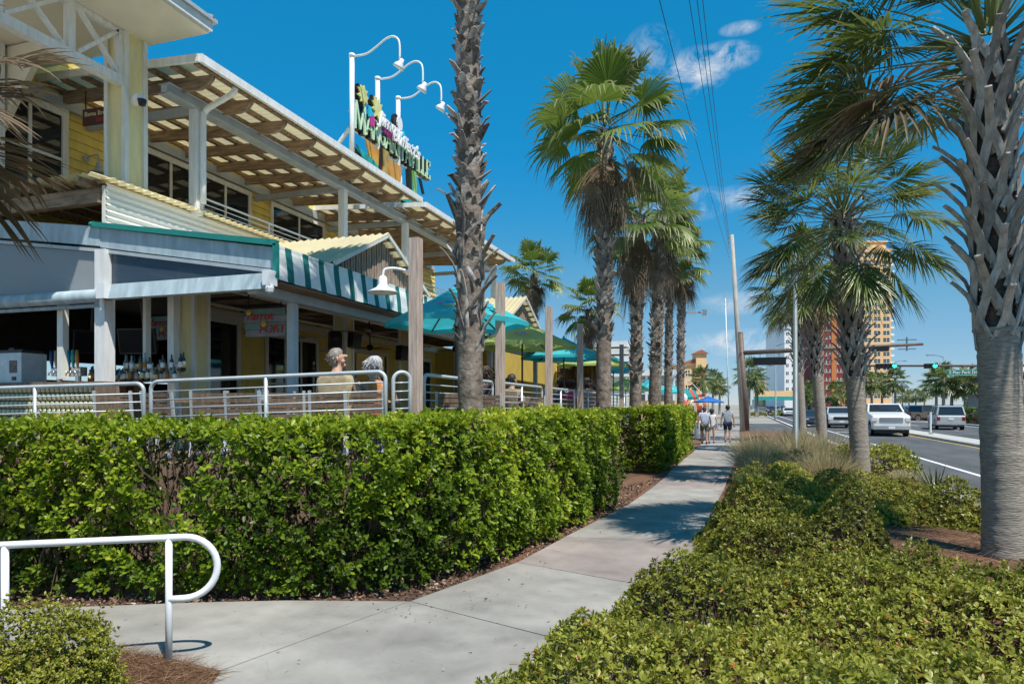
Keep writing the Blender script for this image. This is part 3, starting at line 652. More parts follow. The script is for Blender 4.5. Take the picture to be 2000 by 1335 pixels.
def frond_data(kind, elev, seed, nseg, Lp, Ls, dead=False, lod=0):
    r = random.Random(seed); e = R(elev); V, F, mi, va, tp = [], [], [], [], []
    sag = (.10 if kind == 'w' else .085)*math.cos(e)*r.uniform(.6,1.3)
    if dead: sag = .05
    t = np.array([math.cos(e), 0, math.sin(e)]); pw = .055 if lod == 0 else .06
    bend = r.uniform(-.12,.12)
    ps = [t*(s*Lp) + np.array([0, bend*Lp*s*s, -sag*s*s*Lp]) for s in (0, .35, .7, 1.0)]
    for i, p in enumerate(ps):
        w = pw*(1 - .6*i/3)*.5; V += [p+[0,-w,0], p+[0,0,-w*.7], p+[0,w,0], p+[0,0,w*.35]]; va += [.5]*4; tp += [0.]*4
    for i in range(3):
        for j in range(4): F.append((i*4+j, i*4+(j+1)%4, i*4+4+(j+1)%4, i*4+4+j)); mi.append(1)
    Hh = ps[-1]; t1 = ps[-1]-ps[-2]; t1 /= np.linalg.norm(t1); s0 = np.array([0,1.,0]); s0 -= t1*(s0@t1); s0 /= np.linalg.norm(s0)
    roll = R(r.uniform(-22,22)); n0 = np.cross(t1, s0); s = s0*math.cos(roll)+n0*math.sin(roll); n = np.cross(t1, s)
    sp = R(r.uniform(98,118) if kind == 'w' else r.uniform(100,125)); j0 = .56 if kind == 'w' else .30
    if dead: sp = R(r.uniform(35,70)); j0 = .35
    cup = (r.uniform(.10,.30) if elev > 20 else r.uniform(-.25,.1)) if kind == 'w' else r.uniform(-.35,.0)
    costa = 0 if kind == 'w' else .42*Ls
    D = (.28 if kind == 'w' else .19)*(1.9 if dead else 1.0)
    fb = r.uniform(.2,.75); dryness = r.uniform(.5,1.3) if kind == 'w' else r.uniform(.25,1.0)
    st = (.06,.35,.6,.8,1.0) if lod == 0 else (.08,.5,1.0)
    ctip = np.array([0,0,-1.])
    for i in range(nseg):
        x = -1 + 2*i/(nseg-1); ph = sp*x; dph = 2*sp/(nseg-1); L = Ls*(.72+.28*math.cos(ph*.8))*r.uniform(.9,1.06)
        if kind == 's': L *= .9
        cb = 1-abs(x); b0 = Hh + t1*(costa*cb) - n*(costa*cb*cb*.30) + ctip*(costa*cb*cb*.10)
        ph2 = ph*(.86 if kind == 's' else 1.0); d = t1*math.cos(ph2) + s*math.sin(ph2) + n*(cup*abs(math.sin(ph2)))
        if kind == 's': d = d + n*r.uniform(-.16,.16)
        d /= np.linalg.norm(d); w0 = np.cross(n, d); w0 /= np.linalg.norm(w0); nn = np.cross(d, w0)
        dr = D*r.uniform(.35,1.5); sv = fb + r.uniform(-.18,.18); o = len(V); sw = r.uniform(-.1,.1)
        for q in st:
            k = max(0, (q-j0)/(1-j0)); p = b0 + d*(q*L*(1-.22*dr*k)) + ctip*(dr*k*k*L) + w0*(sw*k*k*L)
            w = 2*math.sin(dph/2)*L*(q if q < j0 else j0*(1-k)**.75 + .004)*(1.08 if kind == 'w' else 2.0)
            if dead: w *= .8
            w = max(w, .004); V += [p - w0*w*.5 + nn*w*.22, p - nn*w*.12, p + w0*w*.5 + nn*w*.22]
            va += [min(1, max(0, sv))]*3; tp += [min(1, max(0, (q-.62)/.38)*dryness*r.uniform(.5,1.0))]*3
        for a in range(len(st)-1):
            c = o+a*3; F += [(c, c+1, c+4, c+3), (c+1, c+2, c+5, c+4)]; mi += [0, 0]
    return np.array(V), np.array(F), mi, va, tp
M['dry_frond'] = leafmat('drying_palm_leaf', [(0,(.05,.045,.015)),(.5,(.13,.09,.045)),(1,(.26,.18,.10))], .55, .25, tipc=(.30,.21,.14))
def fmats(kind, dead): return [M['dry_frond'], M['dead_petiole']] if dead == 'dry' else [M['dead_frond'], M['dead_petiole']] if dead else [M['w_frond' if kind == 'w' else 's_frond'], M['petiole']]
CACHE = {}
def frond_mesh(kind, elev, var, nseg, Lp, Ls, dead=False):
    key = (kind, elev, var, nseg, Lp, Ls, dead)
    if key not in CACHE:
        d = frond_data(kind, elev, hash(key[:3]) % 9973 if False else (elev+100)*17+var*5+nseg, nseg, Lp, Ls, dead is True)
        CACHE[key] = qmesh('dead_frond' if dead is True else 'frond', d[0], d[1], fmats(kind, dead), d[3], d[4], d[2])
    return CACHE[key]
def strap(mb, pts, ws, th, side):
    pts = [Vector(p) for p in pts]; vs, fs = [], []; side = Vector(side).normalized()
    for i, p in enumerate(pts):
        t = (pts[min(i+1,len(pts)-1)] - pts[max(i-1,0)]).normalized(); sd = (side - t*side.dot(t)).normalized(); n = t.cross(sd)
        w = ws[i]/2; h = th*(1-.35*i/len(pts))/2; vs += [p-sd*w-n*h*.3, p-n*h, p+sd*w-n*h*.3, p+sd*w*.8+n*h, p-sd*w*.8+n*h]
    k = 5
    for i in range(len(pts)-1):
        for j in range(k): fs.append((i*k+j, i*k+(j+1)%k, (i+1)*k+(j+1)%k, (i+1)*k+j))
    fs.append(tuple(range(k-1,-1,-1))); fs.append(tuple((len(pts)-1)*k+j for j in range(k))); mb.add(vs, fs)
def sabal_boot(seed):
    r = random.Random(seed); b = MB(); sp = r.uniform(.10,.14); ap = .24+r.uniform(-.03,.05); ln = r.uniform(.16,.30); lean = r.uniform(-.05,.05)
    for s in (-1,1):
        strap(b, [(.005-.03*(1), s*sp*1.1, -.12), (.015, s*sp*.8, .02), (.045, s*.035+lean*.4, ap*.75), (.07, s*.012+lean, ap+.04)], [.085,.085,.08,.06], .035, (0,1,0))
    strap(b, [(.05, lean*.8, ap-.06), (.10, lean*1.2, ap+.10), (.14+ln*.35, lean*2, ap+.10+ln*.75), (.17+ln*.55, lean*2.2, ap+.12+ln)], [.095,.085,.072,.066], .042, (0,1,0))
    return b
def small_boot(seed):
    r = random.Random(seed); b = MB(); ln = r.uniform(.10,.17); o = r.uniform(.015,.07); h = r.uniform(-.06,.05); c = r.uniform(-.03,.03)
    strap(b, [(-.03,0,-.06), (.012,c*.3,.0), (.03+o*.45,c,ln*.55), (.03+o*1.15,c*1.5,ln*.9+h)], [.14,.125,.085,.03], .022, (0,1,0)); return b
SBOOT = [sabal_boot(i).mesh('boot', M['s_boot']) for i in range(5)]
WBOOT = [small_boot(i).mesh('boot', M['w_boot']) for i in range(7)]
WBIG = [sabal_boot(20+i).mesh('boot', M['w_boot']) for i in range(4)]
def trunk(root, m, path, n=20, seed=0, rough=.03, rings=0.0):
    r = random.Random(seed); vs, fs = [], []
    for i, (x, y, z, rad) in enumerate(path):
        for j in range(n):
            a = 2*math.pi*j/n; k = rad*(1 + rough*r.uniform(-1,1) + rings*math.sin(i*2.1+.4*math.sin(3*a))); vs.append((x+k*math.cos(a), y+k*math.sin(a), z))
    for i in range(len(path)-1):
        for j in range(n): j2 = (j+1)%n; fs.append((i*n+j, i*n+j2, (i+1)*n+j2, (i+1)*n+j))
    fs.append(tuple((len(path)-1)*n+j for j in range(n)))
    b = MB(); b.add(vs, fs); return b.build('trunk', m, root, smooth=True, local=True)
def put(me, parent, loc, rz, sc=1.0, ry=0.0, name=None):
    o = link(name or me.name.split('.')[0], me, parent); o.location = loc; o.rotation_euler = (0, ry, rz); o.scale = (sc,)*3; return o
def lerp(path, z):
    for a, b in zip(path[:-1], path[1:]):
        if a[2] <= z <= b[2]: k = (z-a[2])/(b[2]-a[2]); return tuple(a[i]+(b[i]-a[i])*k for i in range(4))
    return path[-1]
def washingtonia(label, x, y, z0, H, rad, seed, lean=(0,0), near=False, nf=1.0, sc=1.0, skirt=18, bigband=None, bootlo=.35, thin=1.0, fall=(-62,-74,-84)):
    """H = height of the crown's heart above z0"""
    r = random.Random(seed); root = thing('fan_palm', label, 'palm tree', (x, y, z0), 0, 'shaggy fan palms in a row behind the hedge')
    k = 44; path = [(lean[0]*(i/k)**1.4, lean[1]*(i/k)**1.4, H*i/k, rad*(1.25-.3*min(1,i/6)) * (1-.14*i/k)) for i in range(k+1)]
    trunk(root, M['w_trunk'], path, seed=seed, rough=.06, rings=.02)
    nb = 285 if near else 150; fill = MB()
    for i in range(nb):
        f = i/nb; z = H*(bootlo + (1.0-bootlo)*f); p = lerp(path, z); a = i*2.39996 + r.uniform(-.2,.2); mesh = r.choice(WBOOT); s = r.uniform(.7,1.55)*rad/.2
        if bigband and bigband[0] < z < bigband[1]:
            if i % 3: continue
            mesh = r.choice(WBIG); s = r.uniform(.55,.85)
        o_ = put(mesh, root, (p[0]+p[3]*.90*math.cos(a), p[1]+p[3]*.90*math.sin(a), z+r.uniform(-.04,.04)), a+r.uniform(-.35,.35), s, r.uniform(-.3,.35)); o_.rotation_euler[0] = r.uniform(-.4,.4)
    F = []
    for i in range(260 if near else 160):
        z = H*r.uniform(bootlo*.95, 1.0); p = lerp(path, z); a = r.uniform(0, 6.28); me = r.choice(WBOOT); mt = Matrix.Translation((p[0]+p[3]*.9*math.cos(a), p[1]+p[3]*.9*math.sin(a), z)) @ Matrix.Rotation(a, 4, 'Z') @ Matrix.Scale(r.uniform(.6,1.0)*rad/.2, 4)
        fill.add([mt @ v.co for v in me.vertices], [tuple(q.vertices) for q in me.polygons])
    fb = fill.build('boot_fibre', M['w_boot'], root, local=True); fb['kind'] = 'stuff'
    top = path[-1]; ns = 34 if near else 26
    cls = [(80,3),(62,5),(40,6),(18,7),(-8,7),(-34,4)]
    for e, c in cls:
        c = max(2, int(c*nf)) if nf else 0; a0 = r.uniform(0, 6.28)
        for i in range(c):
            a = a0 + 6.283*i/c + r.uniform(-.3,.3); me = frond_mesh('w', e, r.randrange(3), ns, .95, 1.12)
            put(me, root, (top[0]+.08*math.cos(a), top[1]+.08*math.sin(a), H + e*.0035), a, sc*r.uniform(.82,1.05), r.uniform(-.14,.14))
    for i in range(int(skirt)):
        a = r.uniform(0, 6.28); e = r.choice(fall); me = frond_mesh('w', e, r.randrange(2), 22, .75, .95, True) if nf else frond_mesh('s', e, r.randrange(3), 30, .9, 1.15, 'dry')
        z = H - r.uniform(-.05, .7)*thin; p = lerp(path, z); put(me, root, (p[0]+p[3]*.8*math.cos(a), p[1]+p[3]*.8*math.sin(a), z), a, sc*r.uniform(.7,1.05), r.uniform(-.1,.1))
    return root
def sabal(label, x, y, z0, H, rad, seed, lean=(0,0), near=False, nf=1.0, sc=1.0, boot0=.5, low=1.0, nd=7, dd=(-52,-68), lowaz=None, group='cabbage palms in the bed between walk and road', bootn=90):
    r = random.Random(seed); root = thing('cabbage_palm', label, 'palm tree', (x, y, z0), 0, group)
    k = 190 if near else 60; scars = [r.random() < .30 for _ in range(200)]; path = [(lean[0]*(i/k)**1.3, lean[1]*(i/k)**1.3, H*i/k, rad*(1.0 + .12*max(0,1-i/k*10) + (.022 if scars[i] else 0) + (.10 if i/k > boot0 else 0))) for i in range(k+1)]
    kb = int(k*(boot0+.01)); trunk(root, M['s_trunk'], path[:kb+1], n=28 if near else 16, seed=seed, rough=.010, rings=.006)
    trunk(root, M['boot_core'], [(q[0],q[1],q[2],q[3]*.74) for q in path[kb-1:]], n=14, seed=seed, rough=.10).name = 'boot_core'
    for i in range(bootn):
        f = i/bootn; z = H*(boot0-.02 + (1.02-boot0)*f); p = lerp(path, min(z, H)); a = i*2.39996 + r.uniform(-.08,.08)
        put(r.choice(SBOOT), root, (p[0]+p[3]*.80*math.cos(a), p[1]+p[3]*.80*math.sin(a), z), a, r.uniform(.9,1.15)*rad/.205, r.uniform(-.06,.14))
    ns = 42 if near else 30
    for e, c in ((78,4),(55,7),(32,8),(10,8),(-15,8),(-40,7)):
        c = max(2, int(c*nf*(low if e < -10 else 1))); a0 = r.uniform(0, 6.28)
        for i in range(c):
            a = a0 + 6.283*i/c + r.uniform(-.3,.3)
            if lowaz and e < -10: a = lowaz[0] + r.uniform(-1,1)*lowaz[1]
            if lowaz and e < 40 and abs((a - lowaz[2] + 3.1416) % 6.2832 - 3.1416) < .75: continue
            me = frond_mesh('s', e if not (lowaz and e < -10) else (2 if e > -20 else -13), r.randrange(3), ns, 1.15, .94)
            put(me, root, (lean[0]+.1*math.cos(a), lean[1]+.1*math.sin(a), H + e*.005), a, sc*r.uniform(.82,1.06), r.uniform(-.14,.14))
    for i in range(nd):
        a = r.uniform(0, 6.28) if not lowaz else lowaz[0] + r.uniform(-1,1)*lowaz[1]; me = frond_mesh('s', r.choice(dd), r.randrange(2), 30 if near else 24, 1.0, .9, 'dry' if near else True)
        put(me, root, (lean[0]+.15*math.cos(a), lean[1]+.15*math.sin(a), H-.25), a, sc*r.uniform(.7,1.0))
    return root
def upos_(u, d): p = P(u, 790, d); return p.x, p.y
def px_(u, X): p = PX(u, 790, X); return p.x, p.y
# row behind the hedge
x, y = px_(920, -3.02); washingtonia('nearest shaggy fan palm trunk rising out of frame behind the hedge', x, y, 0, 8.9, .158, 1, (-.1,.1), True, .45, 1.0, 5, (2.35,4.15), .28, thin=.25)
x, y = px_(1178, -2.92); washingtonia('tall fan palm with the full round crown, second from the big near trunk', x, y, 0, 7.95, .185, 2, (.05,0), True, .9, 1.04, 30, None, .42, thin=1.25)
x, y = px_(1240, -2.92); washingtonia('fan palm with peeling grey boots just right of the full crowned one', x, y, 0, 7.2, .19, 3, (.1,.1), False, .75, .95, 34, thin=1.6)
x, y = px_(1277, -2.92); washingtonia('dark thick trunked fan palm between two grey trunked ones', x, y, 0, 8.6, .23, 4, (.25,.1), False, .75, .95, 34, thin=1.7)
x, y = px_(1304, -2.75); washingtonia('slim brown fan palm half hidden behind the dark trunked one', x, y, 0, 8.2, .17, 5, (.1,0), False, .7, .9, 24, thin=1.6)
x, y = px_(1329, -2.85); washingtonia('farthest fan palm of the row with the dotted slim trunk', x, y, 0, 8.9, .20, 6, (.05,0), False, .8, .95, 24, thin=1.4)
x, y = px_(1043, -10.2); washingtonia('lone fan palm standing beyond the end of the restaurant roof', x, y, 0, 8.6, .22, 7, (0,0), False, .85, .95, 26)
x, y = px_(1150, -7.8); washingtonia('short fan palm glimpsed behind the full crowned one, above the umbrellas', x, y, 0, 7.0, .22, 8, (0,0), False, .8, .95, 18)
x, y = upos_(-212, 5.3); washingtonia('fan palm out of view whose dry brown fronds hang in at the upper corner', x, y, 0, 4.45, .2, 9, (0,0), False, 0, .80, 14, fall=(40,20,5,-10), thin=.4)
# bed between walk and road
x, y = px_(1962, 2.78); sabal('big near cabbage palm with a smooth ringed trunk and criss cross boots', x, y, -.03, 5.72, .205, 11, (-.16,.0), True, 2.2, 1.08, .46, low=.42, nd=3, bootn=80, dd=(-8,-16), lowaz=(3.3, .75, -1.87))
x, y = px_(1681, 2.52); sabal('second cabbage palm, full crown in front of the orange tower', x, y, .1, 5.72, .19, 12, (-.38,.0), True, 1.75, 1.08, .40, low=.75, nd=3, bootn=90, dd=(-45,-60))
x, y = px_(1606, 2.87); sabal('third cabbage palm with a slim pale trunk beside the parked dark car', x, y, .1, 6.3, .19, 13, (-.5,0), False, .9, 1.0, .45)
x, y = px_(1567, 2.85); sabal('fourth cabbage palm behind the grey lamp post', x, y, .1, 7.2, .19, 14, (-.4,0), False, .9, 1.0, .45)
# far small palms: one trunk and one crown each
def far_palm(label, x, y, H, seed, sc=1.0, group='small palms far down the road'):
    r = random.Random(seed); root = thing('small_palm', label, 'palm tree', (x, y, -.1), 0, group); b = MB()
    b.tube([(0,0,0),(.05,.03,H*.5),(.02,0,H)], [.24,.2,.2], 8); b.build('trunk', M['s_trunk'], root, local=True)
    Vs, Fs, ms, vs_, ts = [], [], [], [], []; o = 0
    for e, c in ((75,4),(50,7),(25,9),(0,9),(-25,8),(-48,7)):
        for i in range(c):
            d = frond_data('s', e, seed*31+e+i, 12, .95, 1.0, False, 1); a = r.uniform(0, 6.28); ca, sa = math.cos(a), math.sin(a)
            V = d[0]@np.array([[ca,sa,0],[-sa,ca,0],[0,0,1.]])*sc + np.array([0,0,H]); Vs.append(V); Fs.append(d[1]+o); o += len(V); ms += d[2]; vs_ += d[3]; ts += d[4]
    link('crown', qmesh('crown', np.concatenate(Vs), np.concatenate(Fs), fmats('s', False), vs_, ts, ms), root)
FP = [(1392,744,120,1.25,'bushy palm beyond the blue umbrella'),(1372,738,105,1.2,'palm in front of the orange gabled building'),(1405,752,135,1.2,'palm between blue umbrella and thin white mast'),
      (1462,728,95,1.3,'palm just right of the brown signal pole'),(1476,745,110,1.2,'lower palm right of the brown signal pole'),(1585,765,120,1.2,'palm at the foot of the white tower'),(1575,770,150,1.2,'palm in front of the white arch'),
      (1632,768,110,1.2,'palm below the red building, left'),(1652,762,118,1.2,'palm below the red building, right'),(1702,745,115,1.3,'palm at the left foot of the orange tower'),(1722,750,125,1.3,'palm at the middle of the foot of the orange tower'),
      (1748,742,120,1.35,'palm at the right foot of the orange tower'),(1828,748,105,1.3,'leftmost palm of the clump beside the sea'),(1842,738,92,1.3,'palm with a bent trunk under the green street sign, left'),(1858,742,95,1.3,'palm directly under the green street sign'),
      (1886,745,92,1.35,'palm right of the green street sign'),(1903,750,96,1.2,'palm touching the big trunk from the left'),(1762,772,200,1.3,'small far palm at the vanishing road, left of the delineator'),(1775,772,230,1.3,'small far palm above the traffic, middle'),(1788,772,215,1.3,'small far palm above the traffic, right'),
      (1805,770,190,1.2,'small far palm left of the clump beside the sea'),(1995,760,70,1.2,'palm at the right picture edge in front of the grey house')]
for i, (u, v, d, sc, lab) in enumerate(FP):
    p = P(u, v, d); far_palm(lab, p.x, p.y, p.z+.1, 200+i, sc)
# ------------------------------------------------------------------ restaurant
DZ = 1.12                                   # deck height
XF, YE, YN = -6.0, 7.8, 24.5                # street front, near end wall, far end
bld = thing('restaurant', 'two storey yellow and cream restaurant with open patio, striped awning and timber roofs', 'building', (-9, 8, 0))
def part(name, mb, m, parent=None, smooth=False): return mb.build(name, m, parent or bld, smooth)
# deck with boards
b = MB(); b.prism([(-3.72,7.35,-.05),(-3.95,7.05,-.05),(-9.2,5.98,-.05),(-17.5,5.98,-.05),(-17.5,32,-.05),(-3.72,32,-.05)], (0,0,DZ-.0+.02)); deck = part('deck', b, M['tan_wall'])
b = MB()
for i in range(90): b.box(-17, -3.74, 7.4+i*.27, 7.4+i*.27+.262, DZ-.02, DZ+.012)
d = part('deck_boards', b, M['deckwood'], deck); d['kind'] = 'stuff'
# patio back wall with doors and windows
b = MB(); b.box(-11.9, -11.6, 12.0, 26, DZ, 5.2); part('wall', b, M['yellow'])
b = MB()
for i in range(22): b.prism([(-11.6,12.0,DZ+.05+i*.17),(-11.575,12.0,DZ+.05+i*.17),(-11.59,12.0,DZ+.21+i*.17),(-11.6,12.0,DZ+.21+i*.17)], (0,14,0))
d = part('siding', b, M['yellow']); d['kind'] = 'stuff'
def window(x, y0, y1, z0, z1, panes=2, bars=0, fw=.09, name='window', glass='window'):
    b = MB(); t = x+.06
    b.box(x, t, y0-fw, y1+fw, z1, z1+fw*1.3); b.box(x, t, y0-fw, y1+fw, z0-fw, z0); b.box(x, t-.002, y0-fw, y0, z0, z1); b.box(x, t-.002, y1, y1+fw, z0, z1)
    for i in range(1, panes): yy = y0+(y1-y0)*i/panes; b.box(x, t-.012, yy-.03, yy+.03, z0, z1)
    for i in range(1, bars+1): zz = z0+(z1-z0)*i/(bars+1); b.box(x, t-.016, y0, y1, zz-.025, zz+.025)
    w = part(name, b, M['cream_trim'])
    for i in range(panes):
        p = MB(); a0, a1 = y0+(y1-y0)*i/panes, y0+(y1-y0)*(i+1)/panes; p.box(x+.004, x+.024, a0+.001, a1-.001, z0, z1); p.build('pane', M[glass], w)
    return w
window(-11.57, 12.15, 13.55, DZ+.03, 3.72, 1, 1, .12, 'door')
window(-11.57, 14.7, 16.8, DZ+.03, 3.55, 3, 1, .10, 'door')
window(-11.57, 18.0, 20.9, 2.0, 3.45, 3, 0, .10)
window(-11.57, 22.0, 24.4, DZ+.03, 3.45, 3, 1, .10, 'door')
b = MB(); b.box(-11.57, -11.5, 12, 26, 3.86, 4.02); part('header_trim', b, M['cream_trim'])
# dark bar room behind the near end: west wall with an open strip of daylight, north wall, ceilings
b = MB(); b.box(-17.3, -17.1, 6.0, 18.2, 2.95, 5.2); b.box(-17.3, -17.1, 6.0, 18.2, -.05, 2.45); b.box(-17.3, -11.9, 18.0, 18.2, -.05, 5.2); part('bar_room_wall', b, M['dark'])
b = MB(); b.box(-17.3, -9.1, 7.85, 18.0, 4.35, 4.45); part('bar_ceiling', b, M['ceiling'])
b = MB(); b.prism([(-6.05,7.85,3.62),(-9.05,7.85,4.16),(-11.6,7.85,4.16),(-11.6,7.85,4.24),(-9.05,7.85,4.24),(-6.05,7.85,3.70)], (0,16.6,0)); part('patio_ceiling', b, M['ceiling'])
b = MB()
for i in range(16): b.bar((-6.1, 8.4+i*1.05, 3.58), (-9.0, 8.4+i*1.05, 4.10), .06, .12); b.bar((-9.05, 8.4+i*1.05, 4.10), (-11.5, 8.4+i*1.05, 4.10), .06, .12)
j = part('ceiling_joists', b, M['timber']); j['kind'] = 'stuff'
b = MB(); b.tube([(-7.4,7.9,3.6),(-7.4,24,3.6)], .025, 6); b.tube([(-8.3,7.9,3.75),(-8.3,24,3.75)], .025, 6); b.tube([(-10.2,7.9,3.85),(-10.2,24,3.85)], .03, 6); part('conduit', b, M['cream_trim'])
def column(x, y, w, z0, z1, par=None):
    b = MB(); h = w/2; b.box(x-h*.8, x+h*.8, y-h*.8, y+h*.8, z0, z1); c = part('column', b, M['yellow_sunlit'], par); t = MB(); k = w*.17
    for sx in (-1,1):
        for sy in (-1,1): t.box(x+sx*h-(k if sx > 0 else 0), x+sx*h+(k if sx < 0 else 0), y+sy*h-(k if sy > 0 else 0), y+sy*h+(k if sy < 0 else 0), z0, z1-.003)
    t.build('corner_board', M['cream_trim'], c); return c
column(-8.62, 9.1, .36, DZ, 4.1); column(-8.6, 13.6, .34, DZ, 4.1); column(-8.6, 16.7, .34, DZ, 4.1); column(-8.6, 20.5, .34, DZ, 4.1)
for y in (8.72, 13.0, 17.3, 21.6):
    b = MB(); b.box(-6.46, -6.34, y-.06, y+.06, DZ, 3.40); part('patio_post', b, M['grey_steel'])
# ---- near end wall of the patio
def endpt(x, z, dy=0.0): return Vector((x, YE+dy, z))
def rake(x): return 3.98 + (x+6.0)*-.1625 if x > -9.2 else 4.5 + (x+9.2)*-.135
b = MB(); b.prism([endpt(-6.02,rake(-6.02)-.01), endpt(-9.15,rake(-9.15)-.01), endpt(-9.15,rake(-9.15)-.32), endpt(-6.02,rake(-6.02)-.33)], (0,.07,0)); part('fabric_fascia', b, M['grey_fabric'])
b = MB(); b.prism([endpt(-9.15,rake(-9.15)-.01,-.01), endpt(-17.4,rake(-17.4)-.01,-.01), endpt(-17.4,rake(-17.4)-.30,-.01), endpt(-9.15,rake(-9.15)-.30,-.01)], (0,.07,0)); part('fabric_fascia', b, M['grey_fabric'])
b = MB(); b.bar(endpt(-6.05,rake(-6.05)-.37), endpt(-17.4,rake(-17.4)-.37) if False else endpt(-9.2,rake(-9.2)-.37), .05, .05); b.bar(endpt(-9.2,rake(-9.2)-.37), endpt(-17.4,rake(-17.4)-.37), .05, .05); part('curtain_rail', b, M['grey_steel'])
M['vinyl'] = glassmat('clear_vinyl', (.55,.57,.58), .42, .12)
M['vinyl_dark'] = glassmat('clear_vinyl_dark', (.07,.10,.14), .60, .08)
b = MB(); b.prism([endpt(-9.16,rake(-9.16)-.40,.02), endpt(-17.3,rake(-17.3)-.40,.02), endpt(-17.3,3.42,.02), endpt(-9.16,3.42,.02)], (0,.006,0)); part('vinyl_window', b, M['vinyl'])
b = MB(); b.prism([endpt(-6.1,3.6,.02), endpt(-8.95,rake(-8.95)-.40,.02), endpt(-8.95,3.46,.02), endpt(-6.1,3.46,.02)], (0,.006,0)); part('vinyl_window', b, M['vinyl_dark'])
b = MB(); b.prism([endpt(-6.02,3.36,-.16), endpt(-6.02,3.36,-.02), endpt(-6.02,3.60,-.02), endpt(-6.02,3.58,-.10)], (-2.95,0,0)); part('awning_cassette', b, M['grey_fabric'])
b = MB(); b.tube([endpt(-8.98,3.42,-.12), endpt(-17.4,3.42,-.12)], .10, 10); b.bar(endpt(-9.0,3.28,-.08), endpt(-17.4,3.28,-.08), .06, .05); part('rolled_awning', b, M['grey_fabric'], smooth=True)
b = MB(); b.cbox((-8.9,YE-.14,3.47), .16, .16, .22); b.tube([(-8.95,YE-.14,3.36),(-8.95,YE-.14,3.2)], .035, 8); part('awning_bracket', b, M['white_metal']); b = MB(); b.cbox((-6.0,YE-.12,3.50), .12, .16, .2); b.lathe((-5.98,YE-.15,3.36), [(0,-.07),(.05,-.05),(.06,0),(.05,.05),(0,.07)], 10); part('awning_bracket', b, M['white_metal'], smooth=False)
b = MB(); b.box(-9.16, -8.96, YE-.09, YE+.09, DZ, 4.12); part('end_post', b, M['white_paint'])
for bx in ((-10.06, -9.94, YE+.02, YE+.12, 2.2, 3.4), (-12.6, -12.48, YE+.02, YE+.12, 2.2, 3.4), (-8.42, -8.30, 8.35, 8.45, DZ, 3.6), (-8.86,-8.80,8.3,8.4,2.2,3.5)): b = MB(); b.box(*bx); part('mullion', b, M['cream_trim'])
# green canvas edging
b = MB(); b.bar(endpt(-5.95,3.99,-.03), endpt(-9.25,rake(-9.25)+.01,-.03), .07, .075); b.bar(endpt(-5.97,3.98,-.03), endpt(-5.97,3.50,-.03), .06, .07); b.tube([endpt(-5.94,3.53,-.05), endpt(-6.22,3.55,-.07)], .035, 8); b.lathe(endpt(-9.27,rake(-9.27)+.01,-.03), [(0,-.05),(.045,-.03),(.045,.03),(0,.05)], 8, 'x'); part('canvas_edging', b, M['teal'])
# ---- striped valance: canvas with a soft belly, stripes are its print
m = mat('striped_canvas', (.80,.80,.76), .8, var=.04, scale=3, bump=.08, bscale=40); M['striped'] = m
N, L = m.node_tree.nodes, m.node_tree.links; bs = N['Principled BSDF']; oldl = bs.inputs['Base Color'].links[0].from_socket
t_ = N.new('ShaderNodeTexCoord'); sp = N.new('ShaderNodeSeparateXYZ'); L.new(t_.outputs['Object'], sp.inputs[0])
ad = N.new('ShaderNodeMath'); ad.operation = 'ADD'; L.new(sp.outputs[1], ad.inputs[0]); ad.inputs[1].default_value = 40.0 - .39 + 8 - 7.8 - .20
md = N.new('ShaderNodeMath'); md.operation = 'MODULO'; L.new(ad.outputs[0], md.inputs[0]); md.inputs[1].default_value = .40
lt = N.new('ShaderNodeMath'); lt.operation = 'LESS_THAN'; L.new(md.outputs[0], lt.inputs[0]); lt.inputs[1].default_value = .145
mx = N.new('ShaderNodeMix'); mx.data_type = 'RGBA'; L.new(lt.outputs[0], mx.inputs[0]); L.new(oldl, mx.inputs[6]); mx.inputs[7].default_value = (.008,.15,.14,1); L.new(mx.outputs[2], bs.inputs['Base Color'])
b = MB(); ny, nz_ = 168, 5; vs_, fs_ = [], []
for i in range(ny+1):
    y = YE + (YN-YE)*i/ny
    for k in range(nz_+1):
        z = 3.98 - .475*k/nz_ - (.012*abs(math.sin(i*math.pi/8)) if k == nz_ else 0); vs_.append((-6.0 + .06*(k/nz_) + .012*math.sin(k/nz_*3.1)*math.sin(i*math.pi/8), y, z))
for i in range(ny):
    for k in range(nz_): a = i*(nz_+1)+k; fs_.append((a, a+1, a+nz_+2, a+nz_+1))
b.add(vs_, fs_); part('striped_awning', b, M['striped'], smooth=True)
b = MB(); b.prism([(-5.99,YE,3.98),(-9.02,YE,4.48),(-9.02,YE,4.44),(-5.99,YE,3.94)], (0,YN-YE,0)); part('awning_top', b, M['striped'])
b = MB(); b.box(-6.34, -5.96, YE+.05, YN, 3.455, 3.48); part('awning_soffit', b, M['tan_wall'])
b = MB(); b.box(-6.42, -6.26, YE-.05, YN, 3.32, 3.452); part('gutter_beam', b, M['grey_steel'])
